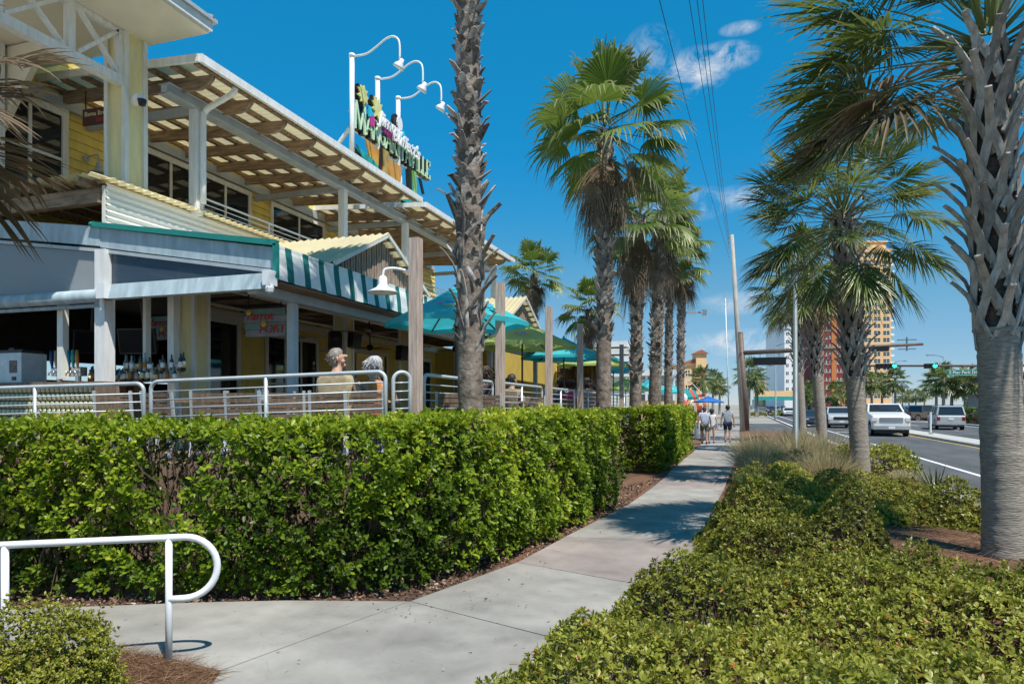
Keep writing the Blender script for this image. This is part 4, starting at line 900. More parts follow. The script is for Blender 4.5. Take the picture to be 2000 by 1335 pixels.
# ---- corrugated parapet panel and the roof sheet on top of it
b = MB(); b.corr((-9.03,YE,4.40), (0,0,.74), (0,16.5,0), .095, .016, (1,0,0), 1); part('corrugated_panel', b, M['corr_white'])
b = MB(); b.box(-9.12, -9.06, YE+.002, YN, 4.3, 5.1); part('parapet', b, M['cream_trim'])
b = MB(); b.corr((-8.86,YE-.04,5.165), (0,16.7,0), (-1.9,0,.10), .152, .026, (0,0,1), 1); part('roof_sheet', b, M['corrugated'])
b = MB(); b.corr((-9.0,YE-.25,5.20), (-8.2,0,.16), (0,2.6,.05), .152, .026, (0,0,1), 1); part('roof_sheet', b, M['corrugated'])
b = MB(); b.box(-17.2, -9.14, YE-.05, YE+.09, 4.84, 5.06); part('timber_beam', b, M['timber'])
for i in range(13):
    b = MB(); x = -9.3 - i*.52; b.bar((x, YE-.22, 5.125), (x, YE+2.4, 5.17), .05, .13); part('rafter', b, M['timber'])
b = MB(); b.box(-17.2, -11.75, 10.3, 10.45, 4.4, 5.15); part('inner_wall', b, M['timber'])
# upper floor
b = MB(); b.box(-17.2, -9.1, 10.3, 25.2, 4.9, 5.08); part('upper_floor', b, M['deckwood'])
b = MB(); b.box(-12.1, -11.72, 8.0, 25.2, 4.5, 8.3); b.box(-17, -12.1, 25.0, 25.2, 1, 7.6); b.box(-12.1,-6.6,25.0,25.2,1,4.0); part('upper_wall', b, M['yellow'])
b = MB()
for i in range(15): b.prism([(-11.72,8.0,4.95+i*.175),(-11.69,8.0,4.95+i*.175),(-11.712,8.0,5.12+i*.175),(-11.72,8.0,5.12+i*.175)], (0,17.2,0))
d = part('upper_siding', b, M['yellow']); d['kind'] = 'stuff'
window(-11.69, 7.98, 9.15, 5.45, 7.02, 2, 1, .12, 'window', 'window')
window(-11.69, 10.35, 12.3, 5.25, 7.02, 3, 1)
window(-11.69, 12.5, 14.1, 5.25, 7.02, 2, 1)
window(-11.69, 15.05, 17.3, 5.25, 7.02, 2, 0)
window(-11.69, 18.4, 20.4, 5.25, 6.95, 2, 0)
window(-11.69, 21.6, 23.6, 5.25, 6.95, 2, 0, .09, 'window', 'blue_glass')
b = MB(); b.box(-11.69, -11.60, 8.0, 25.0, 7.17, 7.38); part('frieze_board', b, M['grey_steel'])
# two timber roofs over the upper deck
def deck_roof(y0, y1, dz):
    xe, xw, ze, zw = -8.15, -11.75, 7.30+dz, 7.52+dz
    b = MB(); b.corr((xe, y0, ze+.05), (0,y1-y0,0), (xw-xe,0,zw-ze), .076*2, .018, (0,0,1), 1); rs = part('roof_sheet', b, M['corrugated'])
    b = MB(); b.box(xe-.01, xe+.05, y0-.03, y1+.03, ze-.06, ze+.075); b.bar((xe,y0-.03,ze+.01), (xw,y0-.03,zw+.01), .05, .12); part('eave_board', b, M['white_paint'])
    n = int((y1-y0)/.96)
    for i in range(n+1):
        y = y0 + .42 + i*.955
        if y > y1-.15: break
        p = [(xe-.12,ze-.05),(xw,zw-.05),(xw,zw-.26),(xe-.40,ze-.245),(xe-.24,ze-.20),(xe-.14,ze-.11)]
        b = MB(); b.prism([(a, y-.04, c) for a, c in p], (0,.08,0)); part('rafter', b, M['timber'])
    for i in range(8):
        f = .04 + i*.135; x, z = xe+(xw-xe)*f, ze+(zw-ze)*f; b = MB(); b.box(x-.045, x+.045, y0+.05, y1-.05, z-.048, z+.022); part('purlin', b, M['timber'])
deck_roof(8.75, 16.65, 0.0); deck_roof(16.95, 24.6, -.05)
b = MB(); b.box(-9.06, -8.94, 8.85, 24.9, 6.93, 7.09); b.box(-9.12, -8.88, 8.85, 24.9, 6.925, 6.94); b.box(-9.12, -8.88, 8.85, 24.9, 7.082, 7.096); part('steel_beam', b, M['grey_steel'])
for y in (9.55, 14.2, 17.4, 21.4, 24.7):
    b = MB(); b.box(-9.08, -8.92, y-.08, y+.08, 5.1 if y < 24 else DZ, 6.925); part('roof_post', b, M['white_paint'])
    b = MB(); b.box(-11.6, -9.07, y+.02, y+.12, 6.92, 7.05); part('cross_beam', b, M['grey_steel'])
b = MB(); b.tube(smooth_pts([(-8.22,9.62,7.24),(-8.3,9.62,7.14),(-8.72,9.60,6.98),(-8.84,9.58,6.88),(-8.85,9.56,6.7),(-8.85,9.56,5.3)],4), .05, 10); part('downspout', b, M['white_paint'], smooth=True)
b = MB()
for z in (5.50, 5.40, 5.31): b.tube([(-9.12,9.8,z),(-9.12,24.3,z)], .020 if z > 5.45 else .010, 6)
for i in range(9): b.tube([(-9.12,9.85+i*1.8,5.1),(-9.12,9.85+i*1.8,5.5)], .02, 6)
part('upper_railing', b, M['white_metal'])
# gabled dormers facing the street
M['gable_wood'] = mat('gable_wood', (.36,.265,.205), .85, var=.35, scale=8, stretch=(6,6,.8))
def gable(yc, za, hw, ze):
    b = MB(); sx = -6.16
    n = 34
    for i in range(n):
        y = yc - hw*.92 + 2*hw*.92*(i+.5)/n; zt = ze + (za-ze)*(1-abs(y-yc)/hw) - .10
        if zt > ze-.05+.1: b.box(sx-.02, sx+.015+.008*(i%2), y-.026, y+.026, 3.96, zt)
    i_ = part('slat', b, M['gable_wood']); i_['kind'] = 'stuff'
    b = MB(); b.prism([(sx-.06,yc-hw*.95,3.96),(sx-.06,yc+hw*.95,3.96),(sx-.06,yc+.02,za-.06),(sx-.06,yc-.02,za-.06)], (-.03,0,0)); part('gable_board', b, M['gable_wood'])
    for s in (-1, 1):
        b = MB(); b.corr((-5.98,yc,za), (-3.1,0,0), (0,s*hw*1.08,(ze-za)*1.08), .152, .02, (0,s*.4,1), 1); part('roof_sheet', b, M['corrugated'])
        b = MB()
        for k in range(7):
            f = .05+k*.155; y, z = yc+s*hw*f, za+(ze-za)*f-.055; b.box(-9.0, -6.02, y-.035, y+.035, z-.03, z+.02)
        p = part('purlin', b, M['timber']); p['kind'] = 'stuff'
        b = MB(); b.bar((-6.0,yc,za-.035), (-6.0,yc+s*hw*1.08,za+(ze-za)*1.08-.035), .03, .07); part('rake_board', b, M['cream_trim'])
gable(10.95, 4.88, 1.60, 4.10); gable(19.3, 5.0, 1.7, 4.15)
# entrance porch roof with X braced panels, its column and corner pier
b = MB(); b.box(-14.5, -8.04, 4.4, 8.8, 7.72, 7.76); part('porch_soffit', b, M['soffit'])
b = MB(); b.box(-14.5, -8.0, 4.36, 8.84, 7.762, 7.90); part('porch_fascia', b, M['white_paint'])
b = MB(); b.prism([(-7.95,4.3,7.902),(-7.95,4.3,7.96),(-11.2,4.3,9.3),(-14.6,4.3,7.96),(-14.6,4.3,7.902)], (0,4.6,0)); part('porch_roof', b, M['grey_steel'])
b = MB()
for i in range(9): b.bar((-7.94,4.4+i*.55,7.97), (-11.2,4.4+i*.55,9.32), .03, .04)
part('roof_seam', b, M['grey_steel'])
column(-9.42, 8.5, .44, 5.1, 7.72)
b = MB(); b.box(-11.75, -11.45, 7.7, 8.0, 5.0, 7.72); part('corner_board', b, M['white_paint'])
b = MB(); xt = -9.3
def tb(p, q, w=.09): b.bar((xt,)+p, (xt,)+q, w, .1, up=(1,0,0))
for (ya, yb) in ((5.1,6.32),(6.44,7.34),(7.50,8.26)):
    tb((ya+.03,7.0), (yb-.03,7.68), .05); b.bar((xt+.012,ya+.03,7.68), (xt+.012,yb-.03,7.0), .05, .07, up=(1,0,0))
for y in (6.38, 7.42, 8.27): b.box(xt-.055, xt+.055, y-.055, y+.055, 6.985, 7.715)
b.box(xt-.07, xt+.07, 4.5, 8.30, 6.84, 6.983); b.box(xt-.05, xt+.05, 4.5, 8.30, 7.64, 7.712)
part('braced_panel', b, M['white_paint'])
b = MB(); b.prism([(-11.7,8.05,6.3),(-11.7,8.05,7.7),(-10.6,8.05,7.7)], (0,.1,0)); part('porch_bracket', b, M['soffit'])
# small fixtures
cm_ = thing('dome_camera', 'white dome camera on the porch column', 'camera', PX(262,200,-9.16)); b = MB()
c = wloc(cm_); b.tube([c, c+Vector((.12,-.05,.04)), c+Vector((.24,-.08,.0))], [.07,.065,.06], 10); b.build('bracket', M['white_metal'], cm_, True)
b = MB(); b.lathe(c+Vector((.25,-.08,-.08)), [(0,-.06),(.05,-.04),(.065,.02),(.07,.05),(0,.06)], 12); b.build('dome', M['black'], cm_, True)
def gooseneck(name, label, p, out, m, group=None, drop=.25, rs=.16):
    t = thing(name, label, 'lamp', p, 0, group); p = Vector(p); o = Vector(out); u = o.normalized(); b = MB()
    b.lathe(p, [(0,-.01),(.06,-.01),(.06,.02),(0,.02)], 10, 'x' if abs(u.x) > .5 else 'y'); b.tube(smooth_pts([p, p+o*.5+Vector((0,0,.04)), p+o*.92+Vector((0,0,.03)), p+o+Vector((0,0,-.05)), p+o+Vector((0,0,-drop*.4))],4), .016, 8); b.build('arm', m, t, True)
    b = MB(); q = p+o+Vector((0,0,-drop)); b.lathe(q, [(.03,.14),(.05,.12),(.055,.04),(.08,.0),(rs,-.05),(rs+.01,-.065),(rs-.02,-.055),(.06,-.01),(0,.0)], 18); b.build('lamp_shade', m, t, True)
    return t
gooseneck('wall_lamp', 'grey barn lamp on the upper yellow wall beside the left window', PX(168,310,-11.68), (.32,0,0), M['grey_steel'], 'barn lamps on yellow walls')
gooseneck('wall_lamp', 'grey barn lamp on the upper wall between the far windows', (-11.68,17.9,6.55), (.3,0,0), M['grey_steel'], 'barn lamps on yellow walls')
gooseneck('wall_lamp', 'white barn lamp hanging between the patio doors', (-11.5,16.0,3.62), (.9,0,0), M['cream_trim'], 'barn lamps on yellow walls', .3, .22)
gooseneck('post_lamp', 'big white barn lamp reaching out from the nearest timber post', PX(812,530,-3.76)+Vector((-.07,0,0)), (-.27,-.20,-.02), M['white_metal'], None, .19, .175)
# hanging boards with lettering
def board(name, label, c, w, h, m, xa, strips=1, t=.03):
    r = thing(name, label, 'sign', c); c = Vector(c); xa = Vector(xa).normalized(); n = xa.cross(Vector((0,0,1)))
    for i in range(strips):
        z0, z1 = c.z-h/2+h*i/strips, c.z-h/2+h*(i+1)/strips-(.008 if strips > 1 else 0); e = .02*((i*7)%3-1) if strips > 1 else 0
        b = MB(); q = [c-xa*(w/2+e), c+xa*(w/2+e*.5)]; b.prism([Vector((q[0].x,q[0].y,z0)), Vector((q[1].x,q[1].y,z0)), Vector((q[1].x,q[1].y,z1)), Vector((q[0].x,q[0].y,z1))], -n*t); b.build('board' if strips == 1 else 'plank', m[i % len(m)], r)
    b = MB()
    for s in (-1,1): b.bar(c+xa*(s*w*.4)+Vector((0,0,h/2)), c+xa*(s*w*.4)+Vector((0,0,h/2+.32)), .015, .015)
    b.build('hanger', M['black'], r); return r, c, xa, n
M['sign_wood'] = mat('sign_wood', (.085,.028,.02), .6, var=.3, scale=5, stretch=(1,1,8)); M['sign_cream'] = mat('sign_cream', (.75,.62,.38), .6, var=0); M['sign_red'] = mat('sign_red', (.55,.06,.05), .6, var=.1)
r, c, xa, n = board('hanging_sign', 'dark brown hanging sign reading Bama Breeze DECK under the porch', PY(193,226,8.9), .70, .28, [M['sign_wood']], (1,.05,0))
text('lettering', 'Bama Breeze', .115, M['sign_cream'], c+n*.004+Vector((0,0,.045)), xa, (0,0,1), r, .004); text('lettering', 'DECK', .095, M['sign_red'], c+n*.004+xa*.08+Vector((0,0,-.07)), xa, (0,0,1), r, .004)
M['aqua_wood'] = mat('aqua_wood', (.16,.30,.30), .7, var=.25, scale=4); M['lilac_wood'] = mat('lilac_wood', (.27,.29,.33), .7, var=.25, scale=4); M['sign_yellow'] = mat('sign_yellow', (.70,.50,.07), .6, var=.1)
for lab, uu, vv, yy in (('aqua plank sign with red letters hanging under the patio roof by the front post', 517, 629, 9.4), ('aqua plank sign hanging deep in the bar behind the television', 318, 640, 10.6)):
    r, c, xa, n = board('plank_sign', lab, PY(uu,vv,yy), .80, .47, [M['lilac_wood'],M['aqua_wood'],M['lilac_wood'],M['aqua_wood']], (1,.0,0), 4)
    text('lettering', 'Parrot', .2, M['sign_red'], c+n*.012-xa*.1+Vector((0,0,.10)), xa, (0,0,1), r, .006, .2); text('lettering', 'PORT', .2, M['sign_red'], c+n*.012+xa*.15+Vector((0,0,-.12)), xa, (0,0,1), r, .006, .1)
    b = MB(); b.lathe(c+n*.02-xa*.3+Vector((0,0,.17)), [(0,-.01),(.045,-.006),(.05,.0),(.045,.012),(0,.016)], 12, 'y'); b.lathe(c+n*.02+xa*.0+Vector((0,0,-.03)), [(0,-.01),(.045,-.006),(.05,.0),(.045,.012),(0,.016)], 12, 'y'); b.build('emblem', M['sign_yellow'], r, True)
# ---- bar: counter clad in rows of cans, taps, bottles, drink machine, televisions
bar = thing('bar_counter', 'bar counter faced with rows of pale cans at the near end of the patio', 'counter', (-12,YE,DZ))
b = MB(); b.box(-16.8, -9.2, YE+.02, YE+.5, DZ, 2.10); b.build('core', M['tan_wall'], bar)
b = MB(); b.box(-16.9, -8.95, YE-.12, YE+.62, 2.10, 2.15); b.build('counter_top', M['slatwood'], bar)
b = MB(); g = np.random.default_rng(3)
M['can'] = mat('pale_can', (.60,.61,.55), .35, .3, var=.25, scale=30, c2=(.62,.60,.30))
for k in range(8):
    for i in range(78): x = -9.25 - i*.098 - .03*(k%2); z = DZ+.02+k*.121; b.lathe((x, YE-.035, z), [(.030,0),(.044,.012),(.044,.092),(.034,.108)], 7)
c = b.build('can', M['can'], bar, True); c['kind'] = 'stuff'
b = MB(); b.prism([(-9.1,YE-.2,DZ),(-8.4,YE-.28,DZ),(-8.62,YE-.2,2.12),(-9.1,YE-.14,2.12)], (0,.05,0)); b.build('end_panel', M['slatwood'], bar)
dm = thing('drink_machine', 'grey steel frozen drink machine with stickers on the bar', 'machine', (-12.4,YE+.25,2.15)); dm.location.x = PY(36,700,YE+.25).x
c = Vector(dm.location); b = MB(); b.cbox(c+Vector((0,0,.24)), .72, .42, .48); b.build('body', M['rail_steel'], dm); b = MB(); b.cbox(c+Vector((.02,0,.505)), .62, .36, .05); b.cbox(c+Vector((-.05,0,.55)), .12, .16, .05); b.build('lid', M['black'], dm)
b = MB(); b.cbox(c+Vector((.18,-.213,.26)), .17, .004, .20); b.build('sticker', mat('sticker', (.55,.42,.34), .5, var=.6, scale=30, c2=(.05,.04,.04)), dm); b = MB(); b.cbox(c+Vector((-.2,-.213,.3)), .09, .004, .16); b.cbox(c+Vector((-.3,-.213,.34)), .05, .004, .1); b.cbox(c+Vector((-.06,-.213,.3)), .08, .004, .05); b.build('label_sticker', M['white_paint'], dm); b = MB(); b.cbox(c+Vector((.2,-.214,.07)), .09, .008, .06); b.build('switch', M['black'], dm)
tp = thing('tap_tower', 'chrome beer tap bar with coloured handles on the bar', 'taps', (PY(135,720,YE+.2).x, YE+.2, 2.15)); c = Vector(tp.location); b = MB(); b.cbox(c+Vector((0,0,.17)), .62, .12, .14); b.tube([c+Vector((-.2,0,0)), c+Vector((-.2,0,.12))], .04, 8); b.tube([c+Vector((.2,0,0)), c+Vector((.2,0,.12))], .04, 8); b.build('tower', M['chrome'], tp)
for i, cc in enumerate(((.02,.05,.12),(.32,.25,.12),(.06,.06,.09),(.40,.30,.20),(.01,.20,.35),(.03,.33,.30),(.45,.18,.03))):
    b = MB(); x = -.27+i*.09; b.tube([c+Vector((x,-.07,.22)), c+Vector((x,-.075,.30)), c+Vector((x+.005*((i*5)%3-1),-.08,.36)), c+Vector((x,-.085,.50))], [.012,.024,.032,.022], 7); b.build('handle', mat('tap_handle', cc, .4, var=.2), tp, True)
    b = MB(); b.tube([c+Vector((x,-.06,.17)), c+Vector((x,-.12,.16)), c+Vector((x,-.13,.11))], .014, 6); b.build('spout', M['chrome'], tp, True)
def bottle(h, r): b = MB(); b.lathe((0,0,0), [(r*.9,0),(r,.01),(r,h*.55),(r*.5,h*.72),(r*.36,h*.78),(r*.36,h*.98),(r*.30,h)], 9); return b
bm_ = [mat('bottle_glass', c, .08, var=0, spec=.8) for c in ((.015,.02,.012),(.09,.035,.012),(.02,.06,.03),(.30,.32,.28),(.12,.07,.02))]; bmesh_ = [bottle(.25,.032).mesh('glass', m, None, True) for m in bm_]
lb = MB(); lb.lathe((0,0,.05), [(.0332,0),(.0332,.08)], 9); lmesh = [lb.mesh('paper_label', m, None, True) for m in (M['white_paint'], M['sign_cream'], mat('amber_label', (.35,.18,.05), .5))]
g = random.Random(9)
for i in range(64):
    uu = 176+i*2.9; p = PY(uu, 720, YE+g.choice((.3,.42,.7))); 
    if 186 < uu < 222: continue
    gi, li = g.randrange(5), g.randrange(3); t = thing('liquor_bottle', ('black','brown','green','clear','amber')[gi] + ' glass bottle with a ' + ('white','cream','amber')[li] + ' label in the crowded row along the bar', 'bottle', (p.x, p.y, 2.15 + (.16 if g.random() < .4 and uu > 222 else 0)), 0, 'liquor bottles along the bar'); t.scale = (1,1,g.uniform(.8,1.15)); link('glass', bmesh_[gi], t); link('paper_label', lmesh[li], t)
b = MB(); b.box(PY(222,720,YE+.9).x, PY(290,720,YE+.9).x, YE+.62, YE+.8, DZ, 2.30); b.build('back_shelf', M['slatwood'], bar)
def tv(label, p, rz, w, h):
    t = thing('wall_tv', label, 'television', p, rz, 'televisions hung over the bar'); b = MB(); b.prism([(-w/2,-.03,-h/2),(w/2,-.03,-h/2),(w/2,-.03,h/2),(-w/2,-.03,h/2)], (0,.06,0)); b.build('case', M['black'], t, local=True)
    b = MB(); b.box(-w/2+.02, w/2-.02, -.034, -.0301, -h/2+.025, h/2-.02); b.build('screen', mat('tv_screen', (.006,.006,.007), .45, var=0, spec=.15), t, local=True); b = MB(); b.tube([(0,.03,0),(0,.2,.05),(0,.2,.62)], .022, 7); b.build('bracket', M['black'], t, local=True); t.rotation_euler[0] = R(10)
tv('black television hanging to the right of the white end post', PY(269,666,8.55), R(14), .62, .41); tv('black television seen edge on, left of the white end post', PY(183,668,9.2), R(60), .62, .41)
# ceiling fans and loudspeakers
def fan(label, p, s):
    t = thing('ceiling_fan', label, 'fan', p, s, 'dark ceiling fans under the patio roof'); b = MB(); b.tube([(0,0,.1),(0,0,.5)], .02, 6); b.lathe((0,0,0), [(0,-.06),(.07,-.04),(.10,.0),(.09,.08),(.03,.12)], 12); b.build('motor', M['black'], t, local=True)
    for i in range(5): a = i*1.2566; q = MB(); q.bar((.1*math.cos(a),.1*math.sin(a),0), (.62*math.cos(a),.62*math.sin(a),.01), .12, .012); q.build('blade', M['slatwood'], t, local=True)
for i, (x, y) in enumerate(((-7.6,10.2),(-9.9,12.6),(-7.7,13.2),(-9.9,17.0),(-7.8,18.2))): fan(('dark ceiling fan nearest the bar corner','dark ceiling fan near the black patio door','dark ceiling fan behind the striped awning lamp','dark ceiling fan deep in the patio above the seated couple','farthest dark ceiling fan behind the first umbrella')[i], (x,y,3.38), i*.7)
for i, (u, v, lab) in enumerate(((655,665,'black loudspeaker on the left of the yellow patio column'),(690,665,'black loudspeaker on the right of the yellow patio column'),(783,690,'black loudspeaker on the next patio column'))):
    p = PX(u, v, -8.35); t = thing('loudspeaker', lab, 'loudspeaker', p, R(-20 if i else 35), 'loudspeakers on the patio columns'); b = MB(); b.prism([(-.11,-.1,-.15),(.11,-.1,-.15),(.15,.1,-.18),(-.15,.1,-.18)], (0,.04,.36)); b.build('cabinet', M['black'], t, local=True); b = MB(); b.lathe((0,-.10,.0), [(.085,.02),(.09,0),(.05,.02),(0,.015)], 12, 'y'); b.build('cone', M['dark'], t, True, local=True)
# ------------------------------------------------------------------ railings, posts, umbrellas
def arc_pts(c, r, a0, a1, ua, va, n=7):
    return [Vector(c) + Vector(ua)*(r*math.cos(a0+(a1-a0)*i/n)) + Vector(va)*(r*math.sin(a0+(a1-a0)*i/n)) for i in range(n+1)]
def rail_section(label, p, q, posts=1, r=.024, ends=(True, True), group='tubular steel railings round the patio deck', h=1.02, bars=4):
    p, q = Vector(p), Vector(q); t = thing('steel_railing', label, 'railing', (p.x,p.y,p.z-h), 0, group); d = (q-p).normalized(); up = Vector((0,0,1)); c = .10
    pts = []
    if ends[0]: pts += [p - up*h, p - up*c*1.2] + arc_pts(p + d*c - up*c, c, math.pi, math.pi/2, d, up)
    else: pts += [p]
    if ends[1]: pts += arc_pts(q - d*c - up*c, c, math.pi/2, 0, d, up) + [q - up*c*1.2, q - up*h]
    else: pts += [q]
    b = MB(); b.tube(pts, r, 10); b.build('frame', M['rail_steel'], t, True)
    for k in range(bars):
        b = MB(); z = -.125 - .098*k*1.05 if bars == 4 else -.2*k-.2; b.tube([p+d*.0+up*z, q+up*z], .0085, 6); b.build('rail_bar', M['rail_steel'], t, True)
    for i in range(posts):
        s = p + (q-p)*((i+1)/(posts+1)); b = MB(); b.tube([s-up*h, s-up*r*.5], r*.95, 8); b.build('rail_post', M['rail_steel'], t, True)
rail_section('railing section in front of the bar counter, at the left', P(-330,768,8.9), P(281,748,8.36), 2)
rail_section('long railing section with the seated couple behind it', P(295,745,8.34), P(753,725,8.02), 1)
rail_section('narrow railing section between the couple and the nearest timber post', P(768,727,8.12), P(801,726,8.2), 0)
ry = [PX(828,731,-3.86)]
for i, (lab, y1) in enumerate((('railing section behind the big near palm trunk', 10.55), ('railing section between second and third timber post', 13.5), ('railing section between third and fourth timber post', 16.4), ('railing section between fourth and fifth timber post', 19.4), ('railing section past the fifth timber post', 25.5))):
    a = ry[-1]; q = Vector((-3.86, y1, a.z-.015)); rail_section(lab, a, q, 1 if i < 4 else 3); ry.append(Vector((-3.86, y1+.22, a.z-.015)))
for i, (u, lab) in enumerate(((812,'nearest square timber post carrying the big white lamp'),(977,'second timber post, right of the big palm trunk'),(1072,'third timber post, in front of the blue umbrella'),(1133,'fourth timber post, left of the full crowned palm'),(1185,'fifth timber post, hidden by the full crowned palm'),(1214,'sixth timber post, left of the peeling palm'),(1233,'farthest timber post in the row'))):
    x, y = px_(u, -3.74); t = thing('timber_post', lab, 'post', (x, y, 0), R(2*(i%3)-2), 'square timber posts along the patio edge'); h = 3.82 - .02*(i%2)
    b = MB(); s = .066; c = .006; b.prism([(-s+c,-s,0),(s-c,-s,0),(s,-s+c,0),(s,s-c,0),(s-c,s,0),(-s+c,s,0),(-s,s-c,0),(-s,-s+c,0)], (0,0,h)); b.build('shaft', M['post_wood'], t, local=True); b = MB(); b.box(-s-.012,s+.012,-s-.012,s+.012,DZ,DZ+.14); b.build('base_bracket', M['grey_steel'], t, local=True)
M['u_teal'] = mat('umbrella_teal', (.07,.62,.68), .75, var=.05, scale=2, trans=.42, bump=.08, bscale=30)
M['u_green'] = mat('umbrella_green', (.56,.68,.22), .75, var=.05, scale=2, trans=.42, bump=.08, bscale=30)
M['u_blue'] = mat('umbrella_blue', (.03,.16,.48), .75, var=.05, scale=2, trans=.2)
M['pole_wood'] = mat('umbrella_pole', (.10,.05,.03), .5, var=.2)
for k_, c_ in (('print_yellow',(.75,.55,.08)),('print_pink',(.75,.16,.35)),('print_blue',(.06,.25,.6)),('print_white',(.8,.8,.8))): M[k_] = mat(k_, c_, .8, var=0)
def umbrella(label, x, y, m, r=1.3, rim=2.16, rise=.66, z0=DZ, rz=.3, logo=True, group='canvas umbrellas along the patio', n=6):
    t = thing('patio_umbrella', label, 'umbrella', (x, y, z0), rz, group); vs, fs = [], []; K = 7; S = 6; nn = n*S
    for k in range(K+1):
        f = k/K
        for i in range(nn):
            a = 2*math.pi*i/nn; ph = (i % S)/S; e = math.cos(math.pi/n)/math.cos(((a+math.pi/n) % (2*math.pi/n)) - math.pi/n) if False else 1 - .13*math.sin(math.pi*ph)**1
            rad = r*(.03+.97*f)*e; z = rim + rise*(1-f**1.12) - .05*f*f*math.sin(math.pi*ph)*(1-f)*3 + (.055*math.sin(math.pi*ph) if k == K else 0) - (.02*f*abs(math.sin(math.pi*ph)))
            vs.append((rad*math.cos(a), rad*math.sin(a), z))
    for k in range(K):
        for i in range(nn): j = (i+1) % nn; fs.append((k*nn+i, (k+1)*nn+i, (k+1)*nn+j, k*nn+j))
    o = len(vs)
    for i in range(nn):                     # hanging hem
        x_, y_, z_ = vs[K*nn+i]; ph = (i % S)/S; vs.append((x_*.997, y_*.997, z_-.07-.02*math.sin(math.pi*ph)))
    for i in range(nn): j = (i+1) % nn; fs.append((K*nn+i, o+i, o+j, K*nn+j))
    b = MB(); b.add(vs, fs); b.build('canopy', m, t, local=True)
    vs, fs = [], []                          # wind vent cap
    for k in range(4):
        f = k/3
        for i in range(nn): a = 2*math.pi*i/nn; ph = (i%S)/S; rad = (.02+.27*r*f)*(1-.1*math.sin(math.pi*ph)); vs.append((rad*math.cos(a), rad*math.sin(a), rim+rise*1.09-.24*rise*f*1.3+(.012*math.sin(math.pi*ph) if k == 3 else 0)))
    for k in range(3):
        for i in range(nn): j = (i+1)%nn; fs.append((k*nn+i, (k+1)*nn+i, (k+1)*nn+j, k*nn+j))
    b = MB(); b.add(vs, fs); b.build('vent_cap', m, t, local=True)
    b = MB(); b.tube([(0,0,0),(0,0,rim+rise*1.12)], .024, 8); b.lathe((0,0,rim+rise*1.1), [(.03,0),(.025,.03),(0,.05)], 8); b.build('pole', M['pole_wood'], t, True, local=True)
    b = MB(); b.lathe((0,0,0), [(.24,0),(.24,.05),(.06,.07),(.035,.25)], 14); b.build('base', M['black'], t, local=True)
    for i in range(n):
        a = 2*math.pi*i/n; b = MB(); b.bar((.05*math.cos(a),.05*math.sin(a),rim+rise*.93), (r*.97*math.cos(a),r*.97*math.sin(a),rim-.02), .02, .025); b.build('rib', M['pole_wood'], t, local=True)
    if logo:                                 # printed emblem patches lying on two panels
        for i in range(n):
            a0 = 2*math.pi*(i+.5)/n
            for (du, dv, w, h, mm) in ((-.16,.03,.10,.045,'print_pink'),(.0,.06,.13,.05,'print_blue'),(.14,.02,.10,.05,'print_yellow'),(.02,-.05,.20,.03,'print_yellow' if m is M['u_teal'] else 'print_pink')):
                q = []
                for (sx, sy) in ((-1,-1),(1,-1),(.8,1),(-.8,1)):
                    f = .66 - (dv+sy*h*.6)/r; uu = du+sx*w*.6; rad = r*(.03+.97*f)*.885; z = rim + rise*(1-f**1.12) + .022
                    q.append((rad*math.cos(a0)-uu*math.sin(a0), rad*math.sin(a0)+uu*math.cos(a0), z))
                if i == 0 and du == -.16: pr = {k: MB() for k in ('print_pink','print_blue','print_yellow')}
                pr[mm].quad(*q)
        for k_, bb in pr.items(): o_ = bb.build('print', M[k_], t, local=True)
    return t
ux = -4.75
def upos(u, d): p = P(u, 790, d); return p.x, p.y
for i, (u, d, mm, lab) in enumerate(((891,11.9,'u_teal','nearest teal umbrella, between the timber posts and the big palm trunk'),(1020,17.0,'u_green','lime green umbrella right of the big palm trunk'),(1101,21.3,'u_teal','second teal umbrella, in front of the full crowned palm'),(1157,25.6,'u_green','lime green umbrella peeking out right of the full crowned palm'),(1198,29.6,'u_teal','third teal umbrella, left of the peeling palm trunk'),
        (1222,37,'u_green','far lime green umbrella low behind the peeling palm'),(1268,40,'u_teal','far teal umbrella behind the dark trunked palm'),(1306,47,'u_teal','farthest teal umbrella by the dotted palm trunk'))):
    x, y = upos(u, d); umbrella(lab, x, y, M[mm], 1.27 if i == 0 else 1.34, 2.10 if i == 0 else 2.14, .58, DZ if i < 5 else .5, TH+.06*(i%3-1))
x, y = upos(1383, 50); umbrella('small blue umbrella over the walk beyond the pedestrians', x, y, M['u_blue'], 1.15, 2.0, .4, 0, .2, False, None)
# ------------------------------------------------------------------ chairs and tables
def make_chair():
    t = thing('patio_chair', 'x', 'chair', (0,0,0), 0, 'slatted patio chairs')
    b = MB(); b.prism([(-.22,-.21,.43),(.22,-.21,.43),(.22,.2,.43),(-.22,.2,.43)], (0,0,.025)); b.build('seat', M['slatwood'], t, local=True)
    for k in range(5):
        b = MB(); z = .49+k*.068; y = -.225-.0105*9*(z-.45); b.prism([(-.21,y-.01,z),(.21,y-.01,z),(.21,y-.018,z+.056),(-.21,y-.018,z+.056)], (0,.02,0)); b.build('slat', M['slatwood'], t, local=True)
    for s in (-1,1):
        b = MB(); b.bar((s*.225,-.30,0),(s*.225,-.215,.45),.035,.035); b.bar((s*.225,-.215,.45),(s*.225,-.27,.845),.035,.03); b.build('rear_leg', M['rail_steel'], t, local=True); b = MB(); b.bar((s*.225,.22,0),(s*.225,.18,.44),.032,.032); b.build('front_leg', M['rail_steel'], t, local=True)
    return t
chair = make_chair(); first = True
